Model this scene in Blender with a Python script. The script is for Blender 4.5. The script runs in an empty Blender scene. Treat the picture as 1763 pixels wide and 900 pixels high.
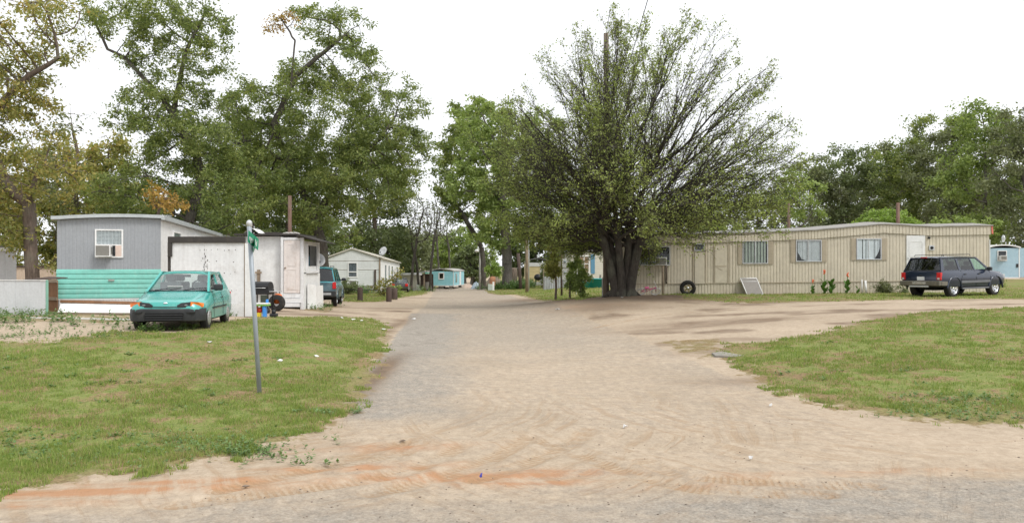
import bpy, bmesh, math, random
import numpy as np
from math import radians as R, sin, cos, pi, atan2, sqrt
from mathutils import Vector, Matrix
random.seed(4)
SC = bpy.context.scene
COL = SC.collection
# ---------------------------------------------------------------- camera, sky, sun, exposure
FPX, PX0, HY, CZ = 1300.0, 881.5, 458.0, 2.0      # focal length in photo pixels, centre column, horizon row, eye height
cam = bpy.data.cameras.new("camera")
cam.sensor_width = 36; cam.lens = 36*FPX/1763; cam.clip_end = 3000; cam.clip_start = .1
cam.shift_y = (HY-450)/1763
camo = bpy.data.objects.new("camera", cam); COL.objects.link(camo)
camo.location = (0, 0, CZ); camo.rotation_euler = (R(90), 0, 0)
SC.camera = camo
SUN_EL, SUN_AZ = R(50), R(130)
W = bpy.data.worlds.new("World"); SC.world = W; W.use_nodes = True
nt = W.node_tree; nt.nodes.clear()
sky = nt.nodes.new("ShaderNodeTexSky"); sky.sky_type = 'NISHITA'; sky.sun_disc = False
sky.sun_elevation = SUN_EL; sky.sun_rotation = SUN_AZ; sky.dust_density = 6; sky.air_density = 1.4; sky.ozone_density = .6
hs = nt.nodes.new("ShaderNodeHueSaturation"); hs.inputs['Saturation'].default_value = .10; hs.inputs['Value'].default_value = 1.0
mx = nt.nodes.new("ShaderNodeMixRGB"); mx.inputs[0].default_value = .80; mx.inputs[2].default_value = (11.0, 11.25, 11.6, 1)  # even cloud layer
bg = nt.nodes.new("ShaderNodeBackground"); bg.inputs['Strength'].default_value = .108
wo = nt.nodes.new("ShaderNodeOutputWorld")
nt.links.new(sky.outputs[0], hs.inputs['Color']); nt.links.new(hs.outputs[0], mx.inputs[1])
nt.links.new(mx.outputs[0], bg.inputs[0]); nt.links.new(bg.outputs[0], wo.inputs[0])
sl = bpy.data.lights.new("sun", 'SUN'); sl.energy = 1.8; sl.angle = R(16); sl.color = (1, .965, .91)
so = bpy.data.objects.new("sun", sl); COL.objects.link(so); so.location = (10, -20, 40)
sd = Vector((sin(SUN_AZ)*cos(SUN_EL), cos(SUN_AZ)*cos(SUN_EL), sin(SUN_EL)))
so.rotation_euler = (-sd).to_track_quat('-Z', 'Y').to_euler()
SC.view_settings.view_transform = 'Standard'; SC.view_settings.look = 'None'
SC.view_settings.exposure = .24; SC.view_settings.gamma = 1
SC.render.engine = 'CYCLES'; SC.cycles.max_bounces = 6; SC.cycles.transparent_max_bounces = 12
SC.cycles.diffuse_bounces = 3; SC.cycles.glossy_bounces = 3; SC.cycles.transmission_bounces = 4

# ---------------------------------------------------------------- materials
MATS = {}
def nodes(name):
    m = bpy.data.materials.new(name); m.use_nodes = True
    t = m.node_tree; b = t.nodes['Principled BSDF']
    return m, t, b
def N(t, kind, **kw):
    n = t.nodes.new(kind)
    for k, v in kw.items():
        if k in n.inputs: n.inputs[k].default_value = v
        else: setattr(n, k, v)
    return n
def ramp(t, fac, stops):
    r = t.nodes.new("ShaderNodeValToRGB"); t.links.new(fac, r.inputs[0])
    e = r.color_ramp.elements
    while len(e) < len(stops): e.new(.5)
    for k, (p, c) in enumerate(stops):
        e[k].position = p; e[k].color = (*c, 1) if len(c) == 3 else c
    return r
def mixc(t, fac, a, b, mode='MIX'):
    n = t.nodes.new("ShaderNodeMixRGB"); n.blend_type = mode
    for i, v in ((0, fac), (1, a), (2, b)):
        if isinstance(v, (int, float)): n.inputs[i].default_value = v if i == 0 else (v, v, v, 1)
        elif isinstance(v, tuple): n.inputs[i].default_value = (*v, 1)
        else: t.links.new(v, n.inputs[i])
    return n.outputs[0]
def mathn(t, op, a, b=None, c=None):
    n = t.nodes.new("ShaderNodeMath"); n.operation = op
    for i, v in enumerate((a, b, c)):
        if v is None: continue
        if isinstance(v, (int, float)): n.inputs[i].default_value = v
        else: t.links.new(v, n.inputs[i])
    return n.outputs[0]
def noise(t, vec, scale, detail=4, rough=.6):
    n = N(t, "ShaderNodeTexNoise"); n.inputs['Scale'].default_value = scale; n.inputs['Detail'].default_value = detail
    n.inputs['Roughness'].default_value = rough
    if vec is not None: t.links.new(vec, n.inputs['Vector'])
    return n.outputs[0]
def mapping(t, vec, scale=(1, 1, 1), rot=(0, 0, 0)):
    m = N(t, "ShaderNodeMapping"); m.inputs['Scale'].default_value = scale; m.inputs['Rotation'].default_value = rot
    t.links.new(vec, m.inputs['Vector']); return m.outputs[0]
def paint(name, col, rough=.6, metal=0, var=.12, stain=None, stain_amt=.35, streak=0, bump=.15, scale=2.2, spec=.4, lowdirt=None):
    """weathered paint / siding / plastic: soft tone variation, blotchy stains, rain streaks, fine bump"""
    if name in MATS: return MATS[name]
    m, t, b = nodes(name)
    tc = N(t, "ShaderNodeTexCoord").outputs['Object']
    n1 = noise(t, tc, scale, 5); n2 = noise(t, tc, scale*6, 3)
    c = tuple(col)
    lo = tuple(x*(1-var) for x in c); hi = tuple(min(1, x*(1+var*.8)) for x in c)
    base = ramp(t, n1, [(.3, lo), (.7, hi)]).outputs[0]
    fine = ramp(t, n2, [(.3, (.93,)*3), (.7, (1.05,)*3)]).outputs[0]
    base = mixc(t, 1.0, base, fine, 'MULTIPLY')
    if stain:
        s = noise(t, mapping(t, tc, (1.3, 1.3, 1.1)), scale*1.3, 7, .7)
        f = ramp(t, s, [(.52, (0,)*3), (.72, (1,)*3)]).outputs[0]
        base = mixc(t, mathn(t, 'MULTIPLY', f, stain_amt), base, tuple(stain))
    if streak:
        s = noise(t, mapping(t, tc, (9, 9, .35)), 1.6, 5, .65)
        f = ramp(t, s, [(.5, (0,)*3), (.75, (1,)*3)]).outputs[0]
        base = mixc(t, mathn(t, 'MULTIPLY', f, streak), base, tuple(stain or (.25, .2, .15)))
    if lowdirt:                                  # splashed soil on the lowest few decimetres, a stain of its own shape
        sp = N(t, "ShaderNodeSeparateXYZ"); t.links.new(tc, sp.inputs[0])
        h = mathn(t, 'ADD', sp.outputs[2], mathn(t, 'MULTIPLY', noise(t, tc, 3.5, 4), .45))
        f = ramp(t, h, [(.22+lowdirt, (1,)*3), (.62+lowdirt, (0,)*3)]).outputs[0]
        base = mixc(t, mathn(t, 'MULTIPLY', f, .55), base, (.26, .19, .12))
    t.links.new(base, b.inputs['Base Color'])
    b.inputs['Roughness'].default_value = rough; b.inputs['Metallic'].default_value = metal
    b.inputs['Specular IOR Level'].default_value = spec
    if bump:
        bm = N(t, "ShaderNodeBump"); bm.inputs['Strength'].default_value = bump; bm.inputs['Distance'].default_value = .02
        t.links.new(n2, bm.inputs['Height']); t.links.new(bm.outputs[0], b.inputs['Normal'])
    MATS[name] = m; return m
def carpaint(name, col, dirt=.25, dust=(.30, .24, .17)):
    m, t, b = nodes(name); tc = N(t, "ShaderNodeTexCoord").outputs['Object']
    n = noise(t, tc, 2.6, 6, .65)
    f = mathn(t, 'MULTIPLY', ramp(t, n, [(.4, (0,)*3), (.75, (1,)*3)]).outputs[0], dirt)
    sp = N(t, "ShaderNodeSeparateXYZ"); t.links.new(tc, sp.inputs[0])
    low = ramp(t, mathn(t, 'ADD', sp.outputs[2], mathn(t, 'MULTIPLY', n, .3)), [(.35, (1,)*3), (.85, (0,)*3)]).outputs[0]
    f2 = mathn(t, 'MAXIMUM', f, mathn(t, 'MULTIPLY', low, dirt*1.3))
    t.links.new(mixc(t, f2, tuple(col), dust), b.inputs['Base Color'])
    t.links.new(mathn(t, 'ADD', mathn(t, 'MULTIPLY', f2, .5), .22), b.inputs['Roughness'])
    b.inputs['Metallic'].default_value = .15; b.inputs['Coat Weight'].default_value = .5; b.inputs['Coat Roughness'].default_value = .12
    return m
def glass(name, tint=(.8, .84, .84), rough=.03, refl=.9):
    m = bpy.data.materials.new(name); m.use_nodes = True; t = m.node_tree; t.nodes.clear()
    fr = N(t, "ShaderNodeFresnel"); fr.inputs['IOR'].default_value = 1.6
    tr = N(t, "ShaderNodeBsdfTransparent"); tr.inputs[0].default_value = (*tint, 1)
    gl = N(t, "ShaderNodeBsdfGlossy"); gl.inputs['Roughness'].default_value = rough; gl.inputs[0].default_value = (refl, refl, refl, 1)
    mi = N(t, "ShaderNodeMixShader"); o = N(t, "ShaderNodeOutputMaterial")
    geo = N(t, "ShaderNodeNewGeometry"); t.links.new(mathn(t, 'MULTIPLY', fr.outputs[0], mathn(t, 'SUBTRACT', 1.25, mathn(t, 'MULTIPLY', geo.outputs['Backfacing'], 1.25))), mi.inputs[0]); t.links.new(tr.outputs[0], mi.inputs[1]); t.links.new(gl.outputs[0], mi.inputs[2])
    t.links.new(mi.outputs[0], o.inputs[0]); return m
def leafmat(name, stops, trans=.35, clump=.5, rough=.55):
    """leaves: every leaf its own tone (random per island), and drifts of older and younger foliage"""
    m = bpy.data.materials.new(name); m.use_nodes = True; t = m.node_tree; t.nodes.clear()
    geo = N(t, "ShaderNodeNewGeometry"); tc = N(t, "ShaderNodeTexCoord").outputs['Object']
    n = noise(t, tc, clump, 3)
    f = mathn(t, 'ADD', mathn(t, 'MULTIPLY', geo.outputs['Random Per Island'], .55), mathn(t, 'MULTIPLY', mathn(t, 'SUBTRACT', n, .25), .9))
    k = len(stops)
    c = ramp(t, f, [(i/(k-1)*.9+.03, s) for i, s in enumerate(stops)]).outputs[0]
    d = N(t, "ShaderNodeBsdfPrincipled"); t.links.new(c, d.inputs['Base Color']); d.inputs['Roughness'].default_value = rough
    d.inputs['Specular IOR Level'].default_value = .3
    tr = N(t, "ShaderNodeBsdfTranslucent"); t.links.new(mixc(t, 1.0, c, (1.25, 1.35, .7), 'MULTIPLY'), tr.inputs[0])
    mi = N(t, "ShaderNodeMixShader"); mi.inputs[0].default_value = trans; o = N(t, "ShaderNodeOutputMaterial")
    t.links.new(d.outputs[0], mi.inputs[1]); t.links.new(tr.outputs[0], mi.inputs[2]); t.links.new(mi.outputs[0], o.inputs[0])
    return m
def barkmat(name, col, col2, sc=6):
    m, t, b = nodes(name); tc = N(t, "ShaderNodeTexCoord").outputs['Object']
    n = noise(t, mapping(t, tc, (1, 1, .22)), sc*2.5, 6, .7); n2 = noise(t, tc, 1.3, 3)
    c = ramp(t, n, [(.32, col), (.68, col2)]).outputs[0]
    c = mixc(t, ramp(t, n2, [(.5, (0,)*3), (.7, (.45,)*3)]).outputs[0], c, (.16, .17, .12))
    t.links.new(c, b.inputs['Base Color']); b.inputs['Roughness'].default_value = .9
    bm = N(t, "ShaderNodeBump"); bm.inputs['Strength'].default_value = .8; bm.inputs['Distance'].default_value = .04
    t.links.new(n, bm.inputs['Height']); t.links.new(bm.outputs[0], b.inputs['Normal'])
    return m

# ---------------------------------------------------------------- object helpers
def newobj(name, me, parent=None):
    o = bpy.data.objects.new(name, me); COL.objects.link(o)
    if parent is not None: o.parent = parent
    return o
def tag(o, label=None, cat=None, group=None, kind=None):
    if label: o['label'] = label
    if cat: o['category'] = cat
    if group: o['group'] = group
    if kind: o['kind'] = kind
    return o
def thing(name, label, cat, loc=(0, 0, 0), rz=0, group=None):
    o = newobj(name, None); o.location = loc; o.rotation_euler = (0, 0, rz); o.empty_display_size = .3
    return tag(o, label, cat, group)
class MB:
    """collects shapes, links them as ONE mesh object"""
    def __init__(s): s.v = []; s.f = []; s.mi = []; s.sm = []; s.k = 0
    def mat(s, k): s.k = k; return s
    def add(s, vs, fs, smooth=False):
        o = len(s.v); s.v += [tuple(p) for p in vs]
        for f in fs: s.f.append([i+o for i in f]); s.mi.append(s.k); s.sm.append(smooth)
        return s
    def box(s, a, b, M=None, bev=0):
        x0, y0, z0 = a; x1, y1, z1 = b
        if x0 > x1: x0, x1 = x1, x0
        if y0 > y1: y0, y1 = y1, y0
        if z0 > z1: z0, z1 = z1, z0
        if bev:
            bm = bmesh.new(); bmesh.ops.create_cube(bm, size=1)
            for v in bm.verts: v.co = Vector(((x0+x1)/2+v.co.x*(x1-x0), (y0+y1)/2+v.co.y*(y1-y0), (z0+z1)/2+v.co.z*(z1-z0)))
            bmesh.ops.bevel(bm, geom=bm.edges[:], offset=bev, segments=2, affect='EDGES', profile=.5)
            bm.verts.index_update()
            vs = [v.co.copy() for v in bm.verts]; fs = [[v.index for v in f.verts] for f in bm.faces]; bm.free()
        else:
            vs = [Vector(p) for p in ((x0,y0,z0),(x1,y0,z0),(x1,y1,z0),(x0,y1,z0),(x0,y0,z1),(x1,y0,z1),(x1,y1,z1),(x0,y1,z1))]
            fs = [(0,3,2,1),(4,5,6,7),(0,1,5,4),(1,2,6,5),(2,3,7,6),(3,0,4,7)]
        if M is not None: vs = [M @ v for v in vs]
        return s.add(vs, fs)
    def tube(s, pts, r, n=8, cap=True, smooth=True):
        pts = [Vector(p) for p in pts]; rr = r if hasattr(r, '__len__') else [r]*len(pts)
        rings = []; up = None
        for i, p in enumerate(pts):
            d = (pts[min(i+1, len(pts)-1)]-pts[max(i-1, 0)]).normalized()
            if up is None: up = Vector((0, 0, 1)) if abs(d.z) < .9 else Vector((1, 0, 0))
            a = d.cross(up).normalized(); b = d.cross(a).normalized(); up = -b if False else up
            rings.append([p+a*cos(2*pi*k/n)*rr[i]+b*sin(2*pi*k/n)*rr[i] for k in range(n)])
        vs = [q for ring in rings for q in ring]; fs = []
        for i in range(len(pts)-1):
            for k in range(n):
                fs.append((i*n+k, i*n+(k+1) % n, (i+1)*n+(k+1) % n, (i+1)*n+k))
        if cap: fs.append(tuple(range(n))[::-1]); fs.append(tuple((len(pts)-1)*n+k for k in range(n)))
        return s.add(vs, fs, smooth)
    def lathe(s, prof, n=24, M=None, smooth=True):
        """prof: (radius, height) pairs round local z"""
        vs = []; fs = []
        for (r, h) in prof:
            for k in range(n): vs.append(Vector((r*cos(2*pi*k/n), r*sin(2*pi*k/n), h)))
        for i in range(len(prof)-1):
            for k in range(n): fs.append((i*n+k, i*n+(k+1) % n, (i+1)*n+(k+1) % n, (i+1)*n+k))
        if M is not None: vs = [M @ v for v in vs]
        return s.add(vs, fs, smooth)
    def ball(s, c, r, n=10, sq=(1, 1, 1)):
        prof = [(max(.001, r*sin(pi*i/n)), -r*cos(pi*i/n)) for i in range(n+1)]
        return s.lathe(prof, n*2, Matrix.Translation(c) @ Matrix.Diagonal((*sq, 1)))
    def poly(s, pts, th, axis=None):
        """flat polygon pts (3D, in order) given thickness th along its normal"""
        p = [Vector(q) for q in pts]; n = (p[1]-p[0]).cross(p[2]-p[1]).normalized()*th
        k = len(p); vs = p+[q+n for q in p]
        fs = [tuple(range(k))[::-1], tuple(range(k, 2*k))]+[(i, (i+1) % k, k+(i+1) % k, k+i) for i in range(k)]
        return s.add(vs, fs)
    def build(s, name, mats, parent=None):
        me = bpy.data.meshes.new(name); me.from_pydata(s.v, [], s.f)
        for m in (mats if isinstance(mats, (list, tuple)) else [mats]): me.materials.append(m)
        me.polygons.foreach_set('material_index', s.mi); me.polygons.foreach_set('use_smooth', s.sm)
        bm = bmesh.new(); bm.from_mesh(me); bmesh.ops.recalc_face_normals(bm, faces=bm.faces[:]); bm.to_mesh(me); bm.free()
        me.update(); return newobj(name, me, parent)
def copy_tree(o, parent=None):
    c = o.copy(); COL.objects.link(c)
    if parent is not None: c.parent = parent
    for ch in [x for x in list(COL.objects) if x.parent == o]: copy_tree(ch, c)
    return c
def npmesh(name, v, f, mat, parent=None, smooth=False):
    """numpy verts (n,3), faces (m,k) with k = 3 or 4"""
    me = bpy.data.meshes.new(name); k = f.shape[1]
    me.vertices.add(len(v)); me.vertices.foreach_set('co', v.astype(np.float32).ravel())
    me.loops.add(len(f)*k); me.loops.foreach_set('vertex_index', f.astype(np.int32).ravel())
    me.polygons.add(len(f)); me.polygons.foreach_set('loop_start', np.arange(0, len(f)*k, k, dtype=np.int32))
    me.polygons.foreach_set('loop_total', np.full(len(f), k, dtype=np.int32))
    if smooth: me.polygons.foreach_set('use_smooth', np.ones(len(f), dtype=bool))
    me.materials.append(mat); me.update(calc_edges=True); return newobj(name, me, parent)

# ---------------------------------------------------------------- noise and terrain
def vnoise(x, y, seed=0):
    xi = np.floor(x).astype(np.int64); yi = np.floor(y).astype(np.int64); xf = x-xi; yf = y-yi
    def h(a, b):
        n = (a*374761393+b*668265263+seed*1442695041) & 0xffffffff
        n = ((n ^ (n >> 13))*1274126177) & 0xffffffff
        return ((n ^ (n >> 16)) & 0xffff)/65535.
    u = xf*xf*(3-2*xf); v = yf*yf*(3-2*yf)
    return (h(xi, yi)*(1-u)+h(xi+1, yi)*u)*(1-v)+(h(xi, yi+1)*(1-u)+h(xi+1, yi+1)*u)*v
def fbm(x, y, seed=0, o=4):
    s = 0; a = .5; t = 0
    for i in range(o): s = s+a*vnoise(x*2**i+17.3*i, y*2**i-9.1*i, seed+i); t += a; a *= .5
    return s/t
CP = [(-30,-10,0),(0,-10,0),(30,-10,0),(-20,2,0),(-8,3,0),(0,3,0),(8,3,0),(20,3,0),(0,6,0),(-6,5.5,0),(6,6,0),(12,7,0),(-14,5,0),
 (-4.44,6.55,.0),(-3.1,7.6,0),(6.25,9.2,0),(4.03,10.1,0),(20,9,0),(1,10,0),(-1.9,9.8,0),(.5,15,0),(.1,20,0),(-.4,26,0),(-1.6,40,-.2),(-3.6,62,-.55),
 (-6.3,91,-1.1),(-7.5,105,-1.17),(-9,130,-1.3),(-2.7,18,.02),(-3.5,26,0),(2.6,20,.08),(2.6,26,.1),(3,13,.0),
 (-4.3,8.2,-.10),(-8,8.4,-.10),(-12,8.4,-.08),(-6,12,.27),(-9,12,.27),(-3.6,12,.10),(-4.2,16,.38),(-7.2,17.3,.57),(-7.2,19.5,.55),(-10.5,15.5,.55),(-15,12,.3),(-15,17,.55),(-25,12,.3),(-25,20,.5),
 (-13,24.5,.5),(-9,23,.5),(-8.8,30,.36),(-8.4,35.3,.12),(-8.7,38,.05),(-30,25,.5),(-30,40,.3),(-15,45,.2),(-9,45,-.15),(-5.6,22,.32),(-5.8,27,.2),(-13,62,-.05),(-25,62,0),(-10.3,70,-.42),(-20,90,-.8),(-12,105,-1.15),
 (4.6,16.9,.15),(8,12,.2),(10,16,.45),(12,20,.6),(15,24.5,.7),(22,31,.73),(18,31.2,.72),(20.6,32.4,.75),(6,25,.38),(4.5,30,.42),(5.2,35,.64),(6,39.5,.44),(22,37.5,.68),(12,38.5,.55),(8,30,.45),(12,28,.6),(25,20,.7),(30,12,.3),
 (5.7,10.4,-.04),(12,10.4,-.02),(20,11,.0),(3.2,40,.25),(4,60,.2),(2,85,-.2),(6,72,0),(-2,80,-.4),(-5.5,110,-1.05),(42,65,1.0),(25,60,.9),(40,90,1.2),(60,60,1.0),(15,75,.4),
 (0,200,-1.5),(100,200,1),(-100,200,-.5),(-80,60,.2),(80,30,.8),(-60,20,.5),(300,400,0),(-300,400,0),(0,500,-1),(0,-60,0),(300,0,0),(-300,0,0)]
CPa = np.array(CP, float)
def _tps(r2): return np.where(r2 > 1e-9, r2*np.log(r2+1e-9), 0)
def _solve():
    n = len(CPa); P = CPa[:, :2]; d = ((P[:, None]-P[None])**2).sum(-1)
    A = np.zeros((n+3, n+3)); A[:n, :n] = _tps(d)+np.eye(n)*6; A[:n, n] = 1; A[:n, n+1:] = P; A[n, :n] = 1; A[n+1:, :n] = P.T
    return np.linalg.solve(A, np.concatenate([CPa[:, 2], np.zeros(3)]))
_W = _solve()
def H(x, y):
    x = np.asarray(x, float); y = np.asarray(y, float); sh = x.shape; q = np.stack([x.ravel(), y.ravel()], 1); out = np.zeros(len(q)); n = len(CPa)
    for i in range(0, len(q), 20000):
        c = q[i:i+20000]; d = ((c[:, None]-CPa[None, :, :2])**2).sum(-1)
        out[i:i+20000] = _tps(d) @ _W[:n]+_W[n]+c @ _W[n+1:]
    return np.clip(out, -2, 2.5).reshape(sh)
def h1(x, y): return float(H(np.array([x]), np.array([y]))[0])
def PT(px, py):
    """where the sight line of a photo pixel meets the ground"""
    ys = np.concatenate([np.arange(4, 60, .04), np.arange(60, 320, .3)])
    x = (px-PX0)/FPX*ys; z = CZ+(HY-py)/FPX*ys; d = z-H(x, ys)
    k = np.where(d < 0)[0]
    k = k[0] if len(k) else len(ys)-1
    return Vector((x[k], ys[k], float(H(x[k:k+1], ys[k:k+1])[0])))
def AT(px, Y, py=None):
    """point at depth Y in the column of a photo pixel: on the ground, or at the height of row py"""
    x = (px-PX0)/FPX*Y
    return Vector((x, Y, h1(x, Y) if py is None else CZ+(HY-py)/FPX*Y))
class Wall:
    """a vertical wall plane: turns photo pixels into local (along, up) of an Empty at its left foot"""
    def __init__(s, o, d): s.o = Vector(o); s.d = Vector((d[0], d[1])).normalized(); s.rz = atan2(s.d.y, s.d.x)
    def uv(s, px, py=HY):
        k = (px-PX0)/FPX     # o.x+u dx = k (o.y+u dy)
        u = (k*s.o.y-s.o.x)/(s.d.x-k*s.d.y); Y = s.o.y+u*s.d.y
        return u, CZ+(HY-py)/FPX*Y-s.o.z
# ---------------------------------------------------------------- ground
def edge_axis(core0, core1, step, far0, far1, grow=1.16):
    a = list(np.arange(core0, core1+1e-6, step)); s = step; x = core1
    while x < far1: s *= grow; x += s; a.append(x)
    s = step; x = core0; pre = []
    while x > far0: s *= grow; x -= s; pre.append(x)
    return np.array(pre[::-1]+a)
XS = edge_axis(-10, 12, .085, -500, 500, 1.07)
YS = edge_axis(4.2, 15, .06, -60, 900, 1.022)
def poly_sd(poly, x, y):
    """signed distance, positive inside"""
    P = np.array(poly, float); d2 = np.full(x.shape, 1e9); inside = np.zeros(x.shape, bool)
    for i in range(len(P)):
        a = P[i]; b = P[(i+1) % len(P)]; e = b-a; L = (e**2).sum()+1e-12
        t = np.clip(((x-a[0])*e[0]+(y-a[1])*e[1])/L, 0, 1)
        d2 = np.minimum(d2, (x-a[0]-t*e[0])**2+(y-a[1]-t*e[1])**2)
        c = ((a[1] > y) != (b[1] > y)); dy = e[1] if abs(e[1]) > 1e-12 else 1e-12
        inside ^= c & (x < (y-a[1])/dy*e[0]+a[0])
    return np.where(inside, 1, -1)*np.sqrt(d2)
def G(pts): return [(p[2], p[3]) if len(p) == 4 else tuple(PT(*p)[:2]) for p in pts]
LAWN_L = G([(0, 0, -26, 5.6), (0, 852), (150, 832), (350, 797), (490, 765), (590, 728), (622, 700), (648, 645), (668, 595), (668, 565), (640, 548), (560, 545), (430, 548), (300, 572), (200, 572), (90, 588), (0, 590), (0, 0, -26, 15.2)])
LAWN_R = G([(1238, 612), (1275, 642), (1345, 682), (1430, 702), (1560, 722), (1763, 736), (0, 0, 30, 9.4), (0, 0, 34, 25.5), (1763, 529), (1600, 537), (1500, 550), (1420, 572), (1350, 586), (1245, 592)])
TIP_R = G([(1140, 588), (1235, 582), (1240, 612), (1215, 618), (1170, 606)])
HOME_R = G([(1175, 515), (1300, 522), (1763, 515), (0, 0, 34, 29), (0, 0, 60, 60), (0, 0, 20, 60), (0, 0, 7, 41), (1180, 511)])
MID_R = G([(835, 503), (900, 510), (1000, 516), (1042, 508), (0, 0, 6.5, 44), (0, 0, 30, 90), (0, 0, 20, 300), (0, 0, -8, 300), (0, 0, -3.6, 118)])
MID_L = G([(590, 520), (660, 519), (735, 506), (742, 500), (0, 0, -11, 120), (0, 0, -20, 300), (0, 0, -120, 300), (0, 0, -60, 30), (0, 0, -22, 30), (0, 0, -13.5, 40), (585, 505)])
SHED_W = G([(505, 528), (560, 522), (590, 528), (560, 538), (520, 534)])
WEED_L = G([(0, 0, -26, 17.6), (-20, 556), (120, 553), (180, 556), (225, 552), (225, 540), (100, 540), (0, 530), (0, 0, -26, 22)])
def lawn_sd(x, y):
    g = np.full(x.shape, -1e3)
    for p in (LAWN_L, LAWN_R, HOME_R, MID_R, MID_L): g = np.maximum(g, poly_sd(p, x, y))
    for p in (TIP_R, SHED_W, WEED_L): g = np.maximum(g, np.minimum(poly_sd(p, x, y), .12))
    return g
def road_u(x, y): return x-(-1.96-.0893*(y-9.74))          # 0 at the left edge of the side road, 5.9 at the right one
def street_edge(x): return 6.45+.09*(x+4)                    # far edge of the street in front
def smooth(a, b, x): t = np.clip((x-a)/(b-a), 0, 1); return t*t*(3-2*t)
def path_du(paths, x, y):
    bd = np.full(x.shape, 9.); bu = np.zeros(x.shape)
    for P in paths:
        P = np.array(P); acc = 0
        # smooth resample
        for i in range(len(P)-1):
            a = P[i]; e = P[i+1]-a; L = sqrt((e**2).sum()); t = ((x-a[0])*e[0]+(y-a[1])*e[1])/L**2
            tc = np.clip(t, 0, 1); dd = np.sqrt((x-a[0]-tc*e[0])**2+(y-a[1]-tc*e[1])**2)
            m = dd < bd; bd = np.where(m, dd, bd); bu = np.where(m, acc+tc*L, bu); acc += L
    return bd, bu
def arc(pxs, n=14):
    """smooth track through photo pixels on the ground"""
    P = [PT(*p).to_2d() for p in pxs]; out = []
    for i in range(len(P)-1):
        p0 = P[max(i-1, 0)]; p1 = P[i]; p2 = P[i+1]; p3 = P[min(i+2, len(P)-1)]
        for k in range(n):
            t = k/n; out.append(.5*((2*p1)+(p2-p0)*t+(2*p0-5*p1+4*p2-p3)*t*t+(3*p1-p0-3*p2+p3)*t**3))
    out.append(P[-1]); return [tuple(q) for q in out]
TRACKS = [arc([(380, 846), (520, 812), (640, 790), (700, 780)]), arc([(300, 872), (520, 842), (690, 815), (800, 768)]),
          arc([(640, 850), (760, 822), (850, 790), (905, 755)]), arc([(1110, 795), (1180, 820), (1330, 832), (1500, 838)]),
          arc([(940, 762), (1040, 800), (1200, 842), (1420, 852)]), arc([(600, 795), (680, 765), (740, 765)]),
          arc([(820, 826), (900, 800), (985, 765), (1010, 740)]), arc([(1020, 565), (1120, 545), (1300, 530), (1500, 522)]), arc([(980, 545), (1090, 532), (1300, 521)])]
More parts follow.
